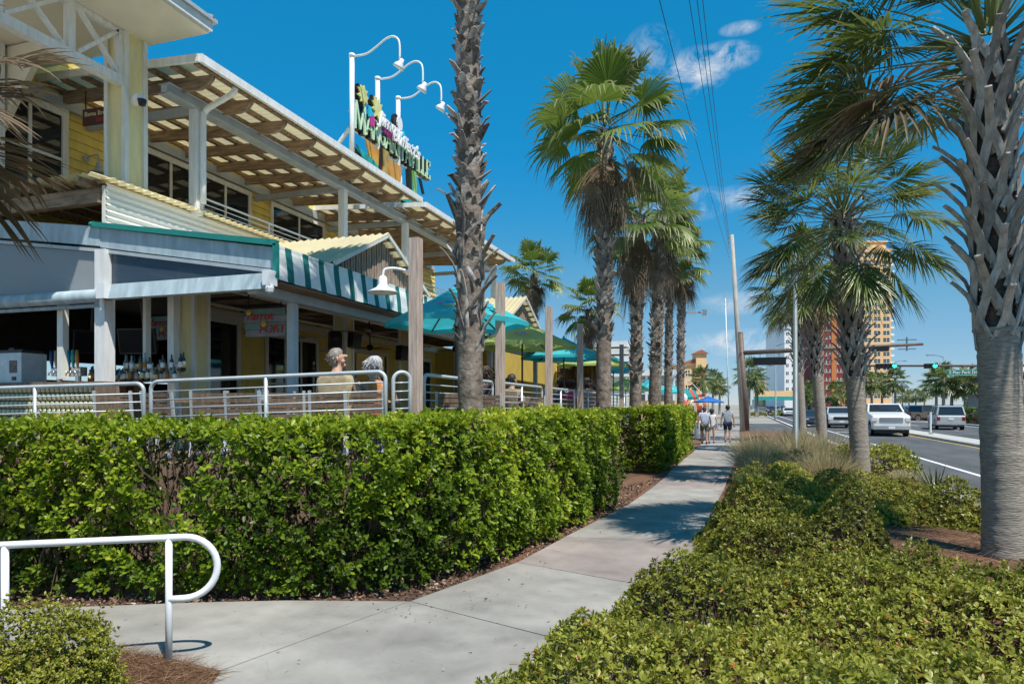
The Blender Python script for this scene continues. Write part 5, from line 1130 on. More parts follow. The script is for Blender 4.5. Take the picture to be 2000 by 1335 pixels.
CH = [(240,9.05,.06,'patio chair beside the wood end of the bar'),(335,8.95,-.25,'patio chair turned outward behind the left of the long railing'),(420,9.1,.15,'patio chair left of the railing post'),(492,8.95,-.1,'patio chair just left of the middle railing post'),(563,9.0,.2,'patio chair right of the middle railing post'),(600,9.5,.5,'patio chair turned sideways next to the man in khaki'),(652,8.80,-.05,'chair of the man in the khaki shirt'),(722,8.85,.0,'chair of the grey haired woman'),(885,9.4,.1,'dark slatted chair left of the big palm trunk'),(955,11.0,-.1,'chair behind the second timber post'),(1035,14.0,.3,'chair behind the third timber post'),(1055,15.2,-.2,'chair beside the person in denim'),(1110,17.2,.1,'chair of the person in pink'),(1170,21.0,-.3,'chair far along the railing')]
for (u, d, a, lab) in CH:
    c = chair if first else copy_tree(chair); first = False
    x, y = upos(u, d); c.location = (x, y, DZ+.012); c.rotation_euler = (0,0,TH+a); c['label'] = lab
def table(label, x, y, z=DZ, rz=0):
    t = thing('patio_table', label, 'table', (x,y,z), rz, 'patio tables behind the railing'); b = MB(); b.box(-.42,.42,-.4,.4,.70,.735); b.build('table_top', M['slatwood'], t, local=True)
    for sx in (-1,1):
        for sy in (-1,1): b = MB(); b.bar((sx*.36,sy*.34,0),(sx*.36,sy*.34,.70),.04,.04); b.build('leg', M['rail_steel'], t, local=True)
for i, (u, d, lab) in enumerate(((380,9.9,'patio table behind the left half of the long railing'),(530,9.9,'patio table with condiments behind the middle railing post'),(690,9.75,'patio table of the seated couple'),(1000,13,'patio table under the lime green umbrella'),(1095,18.3,'patio table under the second teal umbrella'))):
    x, y = upos(u, d); table(lab, x, y, DZ+.012, TH)
    if i == 1:
        k = thing('condiment_caddy', 'small caddy with shakers on the middle patio table', 'caddy', (x-.1, y-.1, DZ+.747)); b = MB(); b.box(-.12,.12,-.07,.07,0,.05); b.build('tray', M['rail_steel'], k, local=True)
        for j in range(4): b = MB(); b.lathe((-.08+.055*j,0,.012),[(.022,0),(.024,.10),(.014,.13),(.012,.15)],8); b.build('shaker', M['print_white'] if j%2 else M['chrome'], k, local=True)
# ------------------------------------------------------------------ white handrail at the path
hr = thing('handrail', 'white tubular handrail with a looped end beside the path', 'handrail', G(325,1291)); b = MB()
p1 = P(330,1291,4.77); p1.z = 0; pl_ = P(10,1180,4.52); pl_.z = 0; dr = (p1-pl_).normalized(); zt = .872; rr = .215
a0 = p1 + Vector((0,0,zt)); cc = a0 + dr*.10 + Vector((0,0,-rr))
pts = [pl_ - dr*1.2 + Vector((0,0,zt)), a0] + arc_pts(cc, rr, math.pi/2, -math.pi/2, dr, (0,0,1), 16) + [p1 + Vector((0,0,zt-2*rr))]
b.tube(pts, .0245, 14); b.build('rail', M['white_metal'], hr, True)
for q in (p1, pl_, pl_-dr*1.1):
    b = MB(); b.tube([q - Vector((0,0,.1)), q+Vector((0,0,zt-.005))], .0235, 12); b.build('post', M['white_metal'], hr, True)
# ------------------------------------------------------------------ roof sign
M['sg_green'] = mat('sign_pale_green', (.58,.82,.55), .45, var=.06); M['sg_black'] = mat('sign_black', (.012,.014,.015), .5, var=0); M['sg_orange'] = mat('sign_orange', (.68,.22,.03), .5, var=.3, scale=1.2, c2=(.75,.45,.08)); M['sg_teal'] = mat('sign_teal', (.02,.28,.26), .5, var=.3, scale=3, c2=(.03,.45,.42)); M['sg_cyan'] = mat('sign_cyan', (.02,.48,.68), .5, var=.1); M['sg_pink'] = mat('sign_magenta', (.55,.04,.30), .5, var=.1); M['sg_yellow'] = mat('sign_straw', (.68,.66,.26), .5, var=.15, scale=4); M['sg_stem'] = mat('sign_stem', (.42,.30,.08), .5, var=.3); M['sg_leaf'] = mat('sign_leaf', (.25,.50,.12), .5, var=.2)
XS = -9.0
sg = thing('roof_sign', 'colourful cut out roof sign with green capitals, white script and palms', 'sign', (XS, 16.6, 7.5))
def fl(t): return Vector((XS+t[2] if len(t) > 2 else XS, t[0], t[1]))
STR = {'M':[((.08,0),(.12,1),.10),((.12,1),(.5,.08),.20),((.5,.08),(.88,1),.10),((.88,1),(.92,0),.20)],'A':[((.05,0),(.5,1),.11),((.5,1),(.95,0),.24),((.22,.33),(.78,.33),.09)],
 'R':[((.18,0),(.18,1),.22),((.18,.95),(.6,.95),.10),((.6,.95),(.84,.75),.2),((.84,.75),(.6,.5),.2),((.6,.5),(.18,.5),.09),((.45,.5),(.92,0),.24)],'G':[((.85,.85),(.55,.97),.10),((.55,.97),(.2,.8),.16),((.2,.8),(.1,.5),.24),((.1,.5),(.2,.2),.24),((.2,.2),(.55,.03),.16),((.55,.03),(.85,.12),.12),((.85,.0),(.85,.45),.2),((.6,.45),(.95,.45),.08)],
 'I':[((.5,0),(.5,1),.55),((.1,.03),(.9,.03),.07),((.1,.97),(.9,.97),.07)],'T':[((.5,0),(.5,1),.24),((.03,.94),(.97,.94),.10),((.06,.74),(.06,.98),.07),((.94,.74),(.94,.98),.07)],'V':[((.05,1),(.5,0),.24),((.5,0),(.95,1),.11)],
 'L':[((.2,0),(.2,1),.26),((.1,.05),(.95,.05),.10),((.92,.0),(.92,.26),.08)],'E':[((.2,0),(.2,1),.26),((.1,.05),(.95,.05),.10),((.1,.95),(.92,.95),.10),((.2,.52),(.7,.52),.09),((.93,.0),(.93,.26),.08),((.9,.74),(.9,.99),.08)]}
ycur = 14.72
for i, chx in enumerate('MARGARITAVILLE'):
    w = {'M':.52,'I':.13,'L':.24,'E':.25,'T':.28,'V':.30}.get(chx, .31); h = .70 if i == 0 else .56; zb = 8.66 if i else 8.62
    for mm, ex, x0, x1, nm in (('sg_black', .035, -.16, -.02, 'letter_back'), ('sg_green', 0, -.02, .02, 'letter')):
        b = MB()
        for k, (p, q, th) in enumerate(STR[chx]):
            tw = min(th*w*.72 + ex*1.7, .12 + ex); e = .002*k
            b.bar((XS+(x0+x1)/2+e, ycur+p[0]*w, zb+p[1]*h), (XS+(x0+x1)/2+e, ycur+q[0]*w, zb+q[1]*h), tw, x1-x0, up=(1,0,0))
        b.build(nm, M[mm], sg)
    ycur += w + (.035 if chx != 'A' else .0)
def cut(poly, m, x, th=.04, nm='cutout'):
    b = MB(); b.prism([(XS+x, p[0], p[1]) for p in poly], (th,0,0)); b.build(nm, M[m], sg)
def burst(yc, zc, ry_, rz_, n, m, x):
    r = random.Random(int(yc*100)); q = []
    for i in range(n*2): a = math.pi*i/n; k = 1 if i % 2 == 0 else .66; k *= r.uniform(.85,1.1); q.append((yc+ry_*k*math.cos(a), zc+rz_*k*math.sin(a)))
    cut(q, m, x, nm='palm_head'); cut([(yc+(p[0]-yc)*1.12-.04, zc+(p[1]-zc)*1.08) for p in q], 'sg_black', x-.10, .09, 'palm_back')
burst(15.05, 9.56, .26, .27, 9, 'sg_yellow', .02); burst(15.75, 9.50, .30, .30, 9, 'sg_yellow', .03)
cut([(15.35,9.15),(15.62,9.15),(15.62,9.42),(15.35,9.42)], 'sg_cyan', .0); cut([(15.42,8.95),(15.62,8.98),(15.60,9.25),(15.42,9.2)], 'sg_pink', .012)
cut([(16.95+.17*math.cos(a*.52)-.05, 9.62+.22*math.sin(a*.52)) for a in range(12)], 'sg_black', -.10, .09); cut([(17.02+.15*math.cos(a*.52), 9.60+.2*math.sin(a*.52)) for a in range(12)], 'print_white', .0)
cut([(17.0,9.42),(17.25,9.50),(17.42,9.2),(17.38,8.95),(17.05,9.0)], 'sg_cyan', .012)
cut([(16.05,9.02),(16.75,8.98),(16.72,9.20),(16.05,9.24)], 'sg_pink', .03)
text('script', "Jimmy", .50, M['print_white'], (XS+.10, 16.35, 9.28), (0,1,0), (0,0,1), sg, .02, .35, offset=.012); text('script', "Buffett's", .50, M['print_white'], (XS+.11, 17.25, 9.10), (0,1,-.02), (0,.02,1), sg, .02, .35, offset=.012)
cut([(15.25,8.52),(16.15,8.48),(16.12,8.0),(15.85,7.88),(15.45,8.1)], 'sg_orange', -.03); cut([(16.35,8.48),(17.2,8.44),(17.1,8.02),(16.75,7.9),(16.4,8.05)], 'sg_orange', -.03)
cut([(14.75,8.22),(15.6,8.1),(16.2,7.86),(17.0,7.9),(18.1,7.66),(18.05,7.56),(17.0,7.52),(16.0,7.6),(15.2,7.9)], 'sg_teal', .0); cut([(14.66,8.2),(15.2,7.84),(16.0,7.52),(17.0,7.45),(18.12,7.5),(18.1,7.62),(17,7.6),(16,7.68)], 'sg_black', -.1, .09)
cut([(16.02,8.55),(16.28,8.55),(16.22,8.0),(16.5,7.78),(16.55,7.66),(16.2,7.75),(15.95,7.7),(16.05,8.1)], 'sg_stem', .05); cut([(15.92,8.55),(16.05,8.55),(16.0,8.0),(15.85,7.72),(15.7,7.76),(15.88,8.1)], 'sg_black', -.08, .12)
cut([(17.75,8.56),(17.98,8.56),(18.02,8.0),(18.1,7.42),(17.78,7.42),(17.82,8.0)], 'sg_leaf', .02); cut([(17.6,8.56),(17.78,8.56),(17.80,8.0),(17.76,7.42),(17.58,7.42),(17.64,8.0)], 'sg_black', -.1, .11); cut([(18.25,8.5),(18.4,8.5),(18.62,8.12),(18.5,8.08)], 'sg_black', -.02)
b = MB()
for y in (14.95, 16.2, 17.5): b.tube([(XS-.2,y,7.3),(XS-.2,y,8.9)], .05, 8)
for y in (14.95, 16.2, 17.5): b.tube([(XS-.22,y,8.8),(XS-1.5,y,7.4)], .05, 8)
for z in (8.7, 9.1): b.bar((XS-.2,14.8,z),(XS-.2,18.7,z),.05,.05)
b.build('support_frame', M['white_metal'], sg)
for i, (u, v, y, lab) in enumerate(((691,110,14.75,'left and highest white swan neck lamp over the roof sign'),(741,155,16.05,'middle white swan neck lamp over the roof sign'),(781,193,17.35,'right white swan neck lamp over the roof sign'))):
    zt = HC + (HOR-v)*dX(u, XS)/FPX; yb = PX(u, v, XS).y; t = thing('sign_lamp', lab, 'lamp', (XS-.05,yb,8.3), 0, 'swan neck lamps over the roof sign'); b = MB(); b.tube([(XS-.05,yb,7.3),(XS-.05,yb,zt)], .062, 10); b.lathe((XS-.05,yb,zt), [(.075,-.02),(.075,.06),(0,.07)], 10); b.build('post', M['white_metal'], t, True)
    x0 = XS; pts = [(x0,yb,zt), (x0+.35,yb,zt+.0), (x0+.62,yb,zt+.12), (x0+.88,yb,zt+.27), (x0+1.08,yb,zt+.30), (x0+1.22,yb,zt+.20), (x0+1.26,yb,zt+.02), (x0+1.26,yb,zt-.28)]; b = MB(); b.tube(smooth_pts(pts, 4), .024, 12); b.build('swan_neck', M['white_metal'], t, True)
    c = Vector((x0+1.25,yb,zt-.42)); ax = Vector((-.55,0,-.8)).normalized(); b = MB(); b.tube([c-ax*.16, c-ax*.08, c, c+ax*.07], [.04,.06,.12,.145], 12); b.build('lamp_head', M['white_metal'], t, True)
# ------------------------------------------------------------------ people
def skin_body(name, verts, edges, radii, m, parent, sub=2, extra=None):
    me = bpy.data.meshes.new(name); me.from_pydata([tuple(v) for v in verts], edges, []); o = bpy.data.objects.new(name, me); col.objects.link(o)
    md = o.modifiers.new('skin', 'SKIN'); md.use_smooth_shade = True
    if not me.skin_vertices: bpy.context.view_layer.objects.active = o; bpy.ops.mesh.customdata_skin_add()
    for i, r in enumerate(radii): me.skin_vertices[0].data[i].radius = (r, r) if not isinstance(r, tuple) else r
    me.skin_vertices[0].data[0].use_root = True
    s = o.modifiers.new('sub', 'SUBSURF'); s.levels = sub; s.render_levels = sub
    dg = bpy.context.evaluated_depsgraph_get(); nm = bpy.data.meshes.new_from_object(o.evaluated_get(dg)); bpy.data.objects.remove(o); bpy.data.meshes.remove(me)
    if extra:
        b = MB(); b.add([v.co for v in nm.vertices], [tuple(p.vertices) for p in nm.polygons]); extra(b); nm = b.mesh(name, m, None, True)
    else:
        nm.materials.clear(); nm.materials.append(m); nm.name = name
    return link(name, nm, parent)
SK = mat('skin', (.52,.30,.21), .55, var=.08, scale=8, spec=.35); SKT = mat('skin_tan', (.42,.23,.15), .55, var=.08, scale=8, spec=.35)
def hairmat(n, c, c2):
    M['hv_'+n] = leafmat(n+'_strands', [(0,tuple(x*.6 for x in c)),(.5,c),(1,c2)], .5, .05)
    return mat(n, c, .6, var=.3, scale=40, c2=c2, stretch=(3,3,.6))
def person(label, loc, rz, pose, shirt, pants, hair, skin=SK, k=1.0, head_turn=0.0, longhair=False, shoes=None, group=None, sleeve=.55, pantlen=.8, fem=False):
    t = thing('person', label, 'person', loc, rz, group); t.scale = (k,)*3
    sh = .165 if fem else .195; hp = .10
    J = dict(pel=(0,0,.96), wai=(0,0,1.10), che=(0,.01,1.28), nb=(0,-.01,1.44), nk=(0,.0,1.50), jaw=(0,.03,1.56), hd=(0,.015,1.635), top=(0,0,1.70))
    for s, n in ((-1,'L'),(1,'R')):
        J.update({'s'+n:(s*sh,-.01,1.40),'e'+n:(s*(sh+.06),-.02,1.12),'w'+n:(s*(sh+.07),.05,.88),'h'+n:(s*(sh+.065),.08,.78),'p'+n:(s*hp,0,.90),'k'+n:(s*hp,.02,.50),'a'+n:(s*hp,-.02,.09),'t'+n:(s*hp*1.1,.13,.035)})
    J.update(pose); ks = list(J); ix = {a:i for i, a in enumerate(ks)}
    E = [('pel','wai'),('wai','che'),('che','nb'),('nb','nk'),('nk','jaw'),('jaw','hd'),('hd','top')]
    Rr = dict(pel=(.125,.09), wai=(.105,.08), che=(.125,.09) if not fem else (.105,.08), nb=.075, nk=.060, jaw=.072, hd=.097, top=.074)
    for n in 'LR':
        E += [('che','s'+n),('s'+n,'e'+n),('e'+n,'w'+n),('w'+n,'h'+n),('pel','p'+n),('p'+n,'k'+n),('k'+n,'a'+n),('a'+n,'t'+n)]
        f = .88 if fem else 1; Rr.update({'s'+n:.062*f,'e'+n:.044*f,'w'+n:.030*f,'h'+n:.034*f,'p'+n:.088,'k'+n:.060*f,'a'+n:.042*f,'t'+n:.04*f})
    H = Vector(J['hd']); ca, sa = math.cos(head_turn), math.sin(head_turn); fw = Vector((-sa, ca, 0)); rt = Vector((ca, sa, 0))
    def feats(b):
        q = H + Vector((0,0,-.01)); b.ell(q + fw*.086 + Vector((0,0,-.010)), .012, .012, .022, 8, 6); b.ell(q + fw*.074 + Vector((0,0,.035)), .05, .03, .022, 10, 6); b.ell(q + fw*.06 + Vector((0,0,-.075)), .04, .035, .03, 10, 6)
        for s in (-1,1): b.ell(q + rt*(s*.088) + Vector((0,0,-.005)) - fw*.005, .016, .024, .034, 8, 6); b.ell(q + rt*(s*.045)+fw*.055+Vector((0,0,-.03)), .03, .03, .03, 8, 6)
        for n in 'LR':
            w = Vector(J['w'+n]); h = Vector(J['h'+n]); d = (h-w).normalized(); sd = d.cross(Vector((0,1,.2))).normalized()
            for i in range(4): b.tube([h+sd*(.016*(i-1.5)), h+d*.05+sd*(.019*(i-1.5))+Vector((0,.008,0)), h+d*(.085-.008*abs(i-1.3))+sd*(.018*(i-1.5))+Vector((0,.022,0))], [.010,.009,.006], 6)
            b.tube([w+d*.04+Vector((0,.03,0)), h+Vector((0,.045,-.01)), h+d*.03+Vector((0,.05,0))], [.013,.011,.008], 6)
    skin_body('body', [J[a] for a in ks], [(ix[a], ix[c]) for a, c in E], [Rr[a] for a in ks], skin, t, 2, feats)
    def sub_(names, edges, rad, m, nm):
        pts = {}; 
        for a in names: pts[a] = Vector(names[a])
        kk = list(pts); jx = {a:i for i, a in enumerate(kk)}; skin_body(nm, [pts[a] for a in kk], [(jx[a],jx[c]) for a, c in edges], [rad[a] for a in kk], m, t, 2)
    V = {a: Vector(J[a]) for a in J}
    nm = dict(wai=V['wai'], lo=V['pel']+Vector((0,0,-.0)), che=V['che'], nb=V['nb']+Vector((0,0,-.015))); ed = [('wai','lo'),('wai','che'),('che','nb')]; rd = dict(wai=(Rr['wai'][0]+.065,Rr['wai'][1]+.055), lo=(Rr['pel'][0]+.055,Rr['pel'][1]+.055), che=(Rr['che'][0]+.075,Rr['che'][1]+.065), nb=.10)
    for n in 'LR': nm['s'+n] = V['s'+n]; nm['m'+n] = V['s'+n].lerp(V['e'+n], sleeve) if sleeve <= 1 else V['e'+n].lerp(V['w'+n], sleeve-1); ed += [('che','s'+n),('s'+n,'m'+n)]; rd['s'+n] = .082 if not fem else .072; rd['m'+n] = .070 if not fem else .058
    sub_(nm, ed, rd, shirt, 'shirt')
    nm = dict(pel=V['pel']+Vector((0,0,.03))); ed = []; rd = dict(pel=(Rr['pel'][0]+.05,Rr['pel'][1]+.05))
    for n in 'LR': nm['p'+n] = V['p'+n]; nm['q'+n] = V['p'+n].lerp(V['k'+n], pantlen); ed += [('pel','p'+n),('p'+n,'q'+n)]; rd['p'+n] = .112; rd['q'+n] = .095
    sub_(nm, ed, rd, pants, 'shorts')
    b = MB(); g = random.Random(len(label))
    def hs(p):
        w = p.dot(fw); k_ = 1 + .05*math.sin(9*p.x+5*p.z)*math.cos(7*p.y)
        if w > .35 and p.z < .55: return Vector((p.x*.8, p.y*.8, p.z*.6))
        return p*k_
    b.ell(H + Vector((0,0,.028)) - fw*.016, .098 if not longhair else .112, .098 if not longhair else .112, .098, 20, 14, hs)
    if longhair: b.ell(H - fw*.04 + Vector((0,0,-.07)), .085, .075, .13, 14, 10)
    else: b.ell(H - fw*.035 + Vector((0,0,-.03)), .083, .075, .075, 14, 10)
    b.build('hair', hair, t, True, local=True)
    g2 = np.random.default_rng(len(label)); nh = 900 if k > .99 else 300; v = nrmz(g2.normal(size=(nh,3))); fwv = np.array(fw); keep = ~((v@fwv > .25) & (v[:,2] < .6)) & (v[:,2] > -.55); v = v[keep]; hb = np.array(H + Vector((0,0,.02)) - fw*.016) + v*(.088 if not longhair else .102)
    hd_ = v*.35 + np.array([0,0,-.9]) - fwv*.55 + g2.normal(size=v.shape)*.22; strands('hair_strands', hb, nrmz(hd_)*(.05 if not longhair else .10), .009, M['hv_'+hair.name], t, 5, sag=.1)['kind'] = 'stuff'
    if shoes:
        for n in 'LR': b = MB(); a = V['a'+n]; q = V['t'+n]; b.tube([a+Vector((0,-.045,-.045)), a+Vector((0,0,-.035)), q+Vector((0,0,0)), q+Vector((0,.05,-.005))], [.035,.05,.048,.03], 10); b.build('shoe', shoes, t, True, local=True)
    return t
def cloth(n, c, c2=None, scale=14): return mat(n, c, .85, var=.18, scale=scale, c2=c2, bump=.25, bscale=18)
def seated(dx=0.0, lean=0.0):
    p = dict(pel=(0,0,.50), wai=(0,-.03,.64), che=(dx,-.04+lean,.84), nb=(dx,-.02+lean,.995), nk=(dx,.0+lean,1.055), jaw=(dx,.03+lean,1.115), hd=(dx,.015+lean,1.19), top=(dx,0+lean,1.255))
    for s, n in ((-1,'L'),(1,'R')): p.update({'s'+n:(dx+s*.185,-.03+lean,.925),'e'+n:(dx+s*.27,.04,.69),'w'+n:(s*.17,.28,.69),'h'+n:(s*.12,.36,.72),'p'+n:(s*.11,.03,.50),'k'+n:(s*.14,.43,.50),'a'+n:(s*.14,.40,.09),'t'+n:(s*.15,.54,.035)})
    return p
GH = hairmat('hair_grey_brown', (.20,.16,.13), (.36,.31,.27)); SH = hairmat('hair_silver', (.38,.38,.40), (.62,.62,.64)); BH = hairmat('hair_brown', (.05,.03,.02), (.09,.055,.035)); AH = hairmat('hair_auburn', (.13,.04,.03), (.2,.07,.05)); KH = hairmat('hair_dark', (.02,.014,.012), (.04,.03,.025))
def at_deck(u, d): x, y = upos(u, d); return (x, y, DZ+.012)
person('man in a khaki shirt with short greying hair, seated at the railing and looking right', at_deck(660,8.72), TH-.15, seated(.0,-.02), cloth('khaki', (.36,.28,.16), (.50,.40,.25)), cloth('khaki_trousers', (.28,.22,.14)), GH, SK, 1.06, -1.15, sleeve=1.5, pantlen=1.0, shoes=M['black'])
person('silver haired woman in an orange top, seated beside the man in khaki', at_deck(733,9.0), TH+.1, seated(.0,.0), cloth('orange_top', (.62,.25,.08)), cloth('dark_trousers', (.03,.03,.05)), SH, SK, 1.0, -.5, True, M['black'], None, .6, 1.0, True)
person('diner in dark clothes with brown hair just right of the big palm trunk', at_deck(948,11.3), TH+.3, seated(), cloth('dark_shirt', (.05,.04,.05)), cloth('dark_trousers2', (.03,.03,.05)), BH, SKT, 1.0, .6, True, M['black'])
person('diner with dark hair in a tan shirt between second and third post', at_deck(1000,14.2), TH-.5, seated(), cloth('tan_shirt', (.30,.22,.15)), cloth('dark_trousers3', (.03,.03,.05)), KH, SKT, 1.0, -.3, False, M['black'])
person('diner in a denim shirt right of the third timber post', at_deck(1092,17.6), TH+.9, seated(), cloth('denim', (.10,.17,.30)), cloth('denim2', (.05,.08,.15)), BH, SK, 1.0, .3, False, M['black'])
person('diner in a pink top with auburn hair left of the fourth timber post', at_deck(1116,17.4), TH-.2, seated(), cloth('pink', (.68,.05,.26)), cloth('white_shorts2', (.7,.7,.7)), AH, SK, 1.0, 0, True, M['black'], None, .5, .8, True)
person('diner with dark hair standing up behind the fourth timber post', at_deck(1146,20.0), TH+.4, seated(), cloth('black_top', (.03,.03,.03)), cloth('dk', (.03,.03,.05)), KH, SKT, 1.12, 0, True, M['black'])
person('diner in a magenta flowered top beside the full crowned palm trunk', at_deck(1160,20.6), TH+1.2, seated(), cloth('magenta', (.6,.05,.33), (.75,.4,.6)), cloth('dk2', (.03,.03,.05)), BH, SK, 1.0, 0, True, M['black'], None, .5, .8, True)
def walk_pose(s): return dict(kL=(-.10,.10*s,.51), aL=(-.10,.16*s,.10), tL=(-.105,.29*s if s > 0 else .16*s+.13,.05), kR=(.10,-.02*s,.50), aR=(.10,-.20*s,.11), tR=(.105,-.08*s,.045), eL=(-.27,-.08*s,1.13), wL=(-.29,-.02*s,.89), hL=(-.29,.02,.79), eR=(.27,.02*s,1.13), wR=(.29,.10*s,.90), hR=(.29,.13*s,.80))
PG = 'people walking away along the sidewalk'
p = G(1381,867); person('pedestrian in a blue flowered shirt and dark shorts, arm round the neighbour', (p.x-.12,p.y,0), .05, walk_pose(.8), cloth('flower_shirt', (.28,.38,.62), (.75,.78,.85), 30), cloth('olive_shorts', (.12,.11,.08)), AH, SKT, .98, 0, False, M['sign_wood'], PG, .6, .8)
p = G(1384,866); person('pedestrian in white with pale denim shorts, half behind the flowered shirt', (p.x+.12,p.y+.15,0), -.05, walk_pose(-.7), cloth('white_top', (.78,.78,.80)), cloth('pale_denim', (.62,.66,.72), (.35,.42,.55)), BH, SK, .93, .2, True, M['black'], PG, .35, .35, True)
p = G(1421,864); person('pedestrian in a grey t shirt and navy shorts near the utility pole', (p.x,p.y,0), .0, walk_pose(.25), cloth('grey_tee', (.34,.38,.42)), cloth('navy', (.012,.018,.04)), KH, SK, 1.02, .1, False, M['sign_wood'], PG, .5, .85)
# ------------------------------------------------------------------ street furniture
M['pole_conc'] = mat('pole_concrete', (.40,.37,.32), .8, var=.18, scale=2, stretch=(6,6,1)); M['mast_brown'] = mat('mast_brown', (.17,.115,.085), .6, var=.2, scale=2); M['lamp_green'] = mat('lamp_post_grey', (.17,.21,.22), .5, .2, var=.15, scale=3)
u_ = thing('utility_pole', 'tall pale concrete utility pole beside the walk', 'pole', G(1452,842)); o = wloc(u_); b = MB(); tp_ = Vector((o.x-.75, o.y+.3, 13.4)); b.tube([o-Vector((0,0,.2)), o.lerp(tp_, .5), tp_], [.20,.165,.12], 12); b.build('shaft', M['pole_conc'], u_, True)
for s in (-.2,-.55,-.9,-1.5): b = MB(); b.lathe(tp_+Vector((-.18,0,s)), [(.03,0),(.05,.05),(.03,.1),(.045,.14),(0,.18)], 8); b.build('insulator', M['pole_conc'], u_)
def wire(lab, a, c, sag, r=.011):
    a, c = Vector(a), Vector(c); b = MB(); b.tube([a.lerp(c, i/28) - Vector((0,0,sag*4*(i/28)*(1-i/28))) for i in range(29)], r, 5); tag(b.build('power_line', M['black'], None), lab, 'cable', 'overhead power lines')
for i, (lab, s, e, sg_) in enumerate((('leftmost overhead wire, apart from the bundle', (tp_+Vector((-.18,0,-1.45))), (-3.2,-16,14.4), 1.2),('left wire of the overhead bundle of three', tp_+Vector((-.18,0,-.85)), (-2.1,-16,15.6), .9),('middle wire of the overhead bundle of three', tp_+Vector((-.18,0,-.5)), (-1.7,-16,15.6), .9),('right wire of the overhead bundle of three', tp_+Vector((-.18,0,-.15)), (-1.4,-16,15.5), .9))): wire(lab, s, e, sg_)
t = thing('thin_mast', 'thin white mast left of the utility pole', 'pole', G(1424,826)); o = wloc(t); b = MB(); b.tube([o, o+Vector((-.35,0,12.2))], [.07,.04], 8); b.build('shaft', M['white_paint'], t, True); b = MB()
for z in (6.2, 11.4, 11.8): b.bar(o+Vector((-.35*z/12,-.25,z)), o+Vector((-.35*z/12,.35,z+.05)), .05, .05)
b.lathe(o+Vector((-.35,.2,11.9)), [(.0,0),(.08,.03),(.08,.2),(0,.25)], 8); b.build('brackets', M['grey_steel'], t)
# signal mast with its arm over the road
t = thing('signal_mast', 'brown signal mast with a long arm over the road', 'traffic signal', G(1458,842)); o = wloc(t); b = MB(); top = P(1446,650,dY(1446,o.y)); b.tube([o, Vector((top.x,top.y,top.z))], [.21,.17], 14); b.lathe(Vector((top.x,top.y,top.z)), [(.175,0),(.15,.05),(0,.08)], 14); b.build('shaft', M['mast_brown'], t, True)
za = P(1452,690,o.length).z; arm0 = Vector((top.x+.05,o.y,HC+(HOR-689)*dY(1452,o.y)/FPX)); arm1 = PY(1803,671.5,o.y); b = MB(); b.tube([arm0, arm0.lerp(arm1,.5), arm1], [.16,.13,.085], 12); b.lathe(arm0+Vector((-.05,0,0)), [(.26,0),(.26,.06),(.2,.1)], 12, 'x'); b.build('arm', M['mast_brown'], t, True)
sgb = thing('street_sign', 'black backed sign hanging from the near signal arm', 'sign', PY(1503,705,o.y-.1)); c = wloc(sgb); b = MB(); b.cbox(c, 2.05, .05, .52); b.build('panel', M['black'], sgb); b = MB(); b.bar(c+Vector((-.6,0,.24)), c+Vector((-.6,.1,.62)), .04, .04); b.bar(c+Vector((.6,0,.24)), c+Vector((.6,.1,.62)), .04, .04); b.build('hanger', M['mast_brown'], sgb)
s_ = thing('traffic_light', 'black traffic light seen from behind under the near signal arm', 'traffic light', PY(1716,681,o.y)); c = wloc(s_); b = MB(); b.cbox(c, 1.15, .2, .34); b.build('housing', M['black'], s_); b = MB()
for k in (-1,0,1): b.tube([c+Vector((k*.36,.1,0)), c+Vector((k*.36,.32,0))], .13, 10)
b.build('visor', M['black'], s_)
cm_ = thing('traffic_camera', 'pale detector camera on the tip of the near signal arm', 'camera', PY(1771,672,o.y)); c = wloc(cm_); b = MB(); b.bar(c+Vector((-.55,0,.28)), c+Vector((.55,0,.28)), .06, .06); b.bar(c+Vector((-.5,0,-.3)), c+Vector((.5,0,-.3)), .06, .06); b.tube([c+Vector((0,0,-.42)), c+Vector((0,0,.45))], .05, 7); b.build('body', M['lamp_green'], cm_)
# far signal arm with green lights and the street name
Yf = 76.0; t = thing('signal_mast', 'far brown signal arm carrying two green lights and a green street sign', 'traffic signal', (28,Yf,-.1)); a0, a1 = PY(1690,714,Yf), PY(1935,714,Yf); b = MB(); b.tube([a0, a1.lerp(Vector((28,Yf,a1.z)),.0), Vector((28,Yf,a1.z))], [.09,.13,.17], 10); b.build('arm', M['mast_brown'], t, True); b = MB(); b.tube([(28,Yf,-.1),(28,Yf,a1.z+.6)], [.24,.18], 12); b.build('shaft', M['mast_brown'], t, True)
M['go'] = mat('green_light', (.05,.85,.55), .3, var=0, emit=1.3); M['lens_off'] = mat('dark_lens', (.03,.006,.005), .3, var=0)
for u, n, lab in ((1730,5,'five lamp traffic light showing green, on the far arm nearer the tower'),(1817,3,'three lamp traffic light showing green, on the far arm above the silver car')):
    c = PY(u, 714.5, Yf-.25); s_ = thing('traffic_light', lab, 'traffic light', c, 0, 'green traffic lights on the far arm'); w = .37*n; b = MB(); b.box(c.x-w/2, c.x+w/2, c.y-.12, c.y+.1, c.z-.24, c.z+.24); b.build('housing', M['black'], s_)
    for k in range(n):
        x = c.x - w/2 + .37*(k+.5); b = MB(); g_ = k == n-1; b.lathe((x,c.y-.13,c.z), [(0,-.02),(.20 if g_ else .13,0),(.20 if g_ else .13,.01)], 14, 'y'); b.build('lens', M['go'] if g_ else M['lens_off'], s_); b = MB(); b.tube([(x,c.y-.12,c.z+.14),(x,c.y-.32,c.z+.16)], .05, 6); b.build('visor', M['black'], s_)
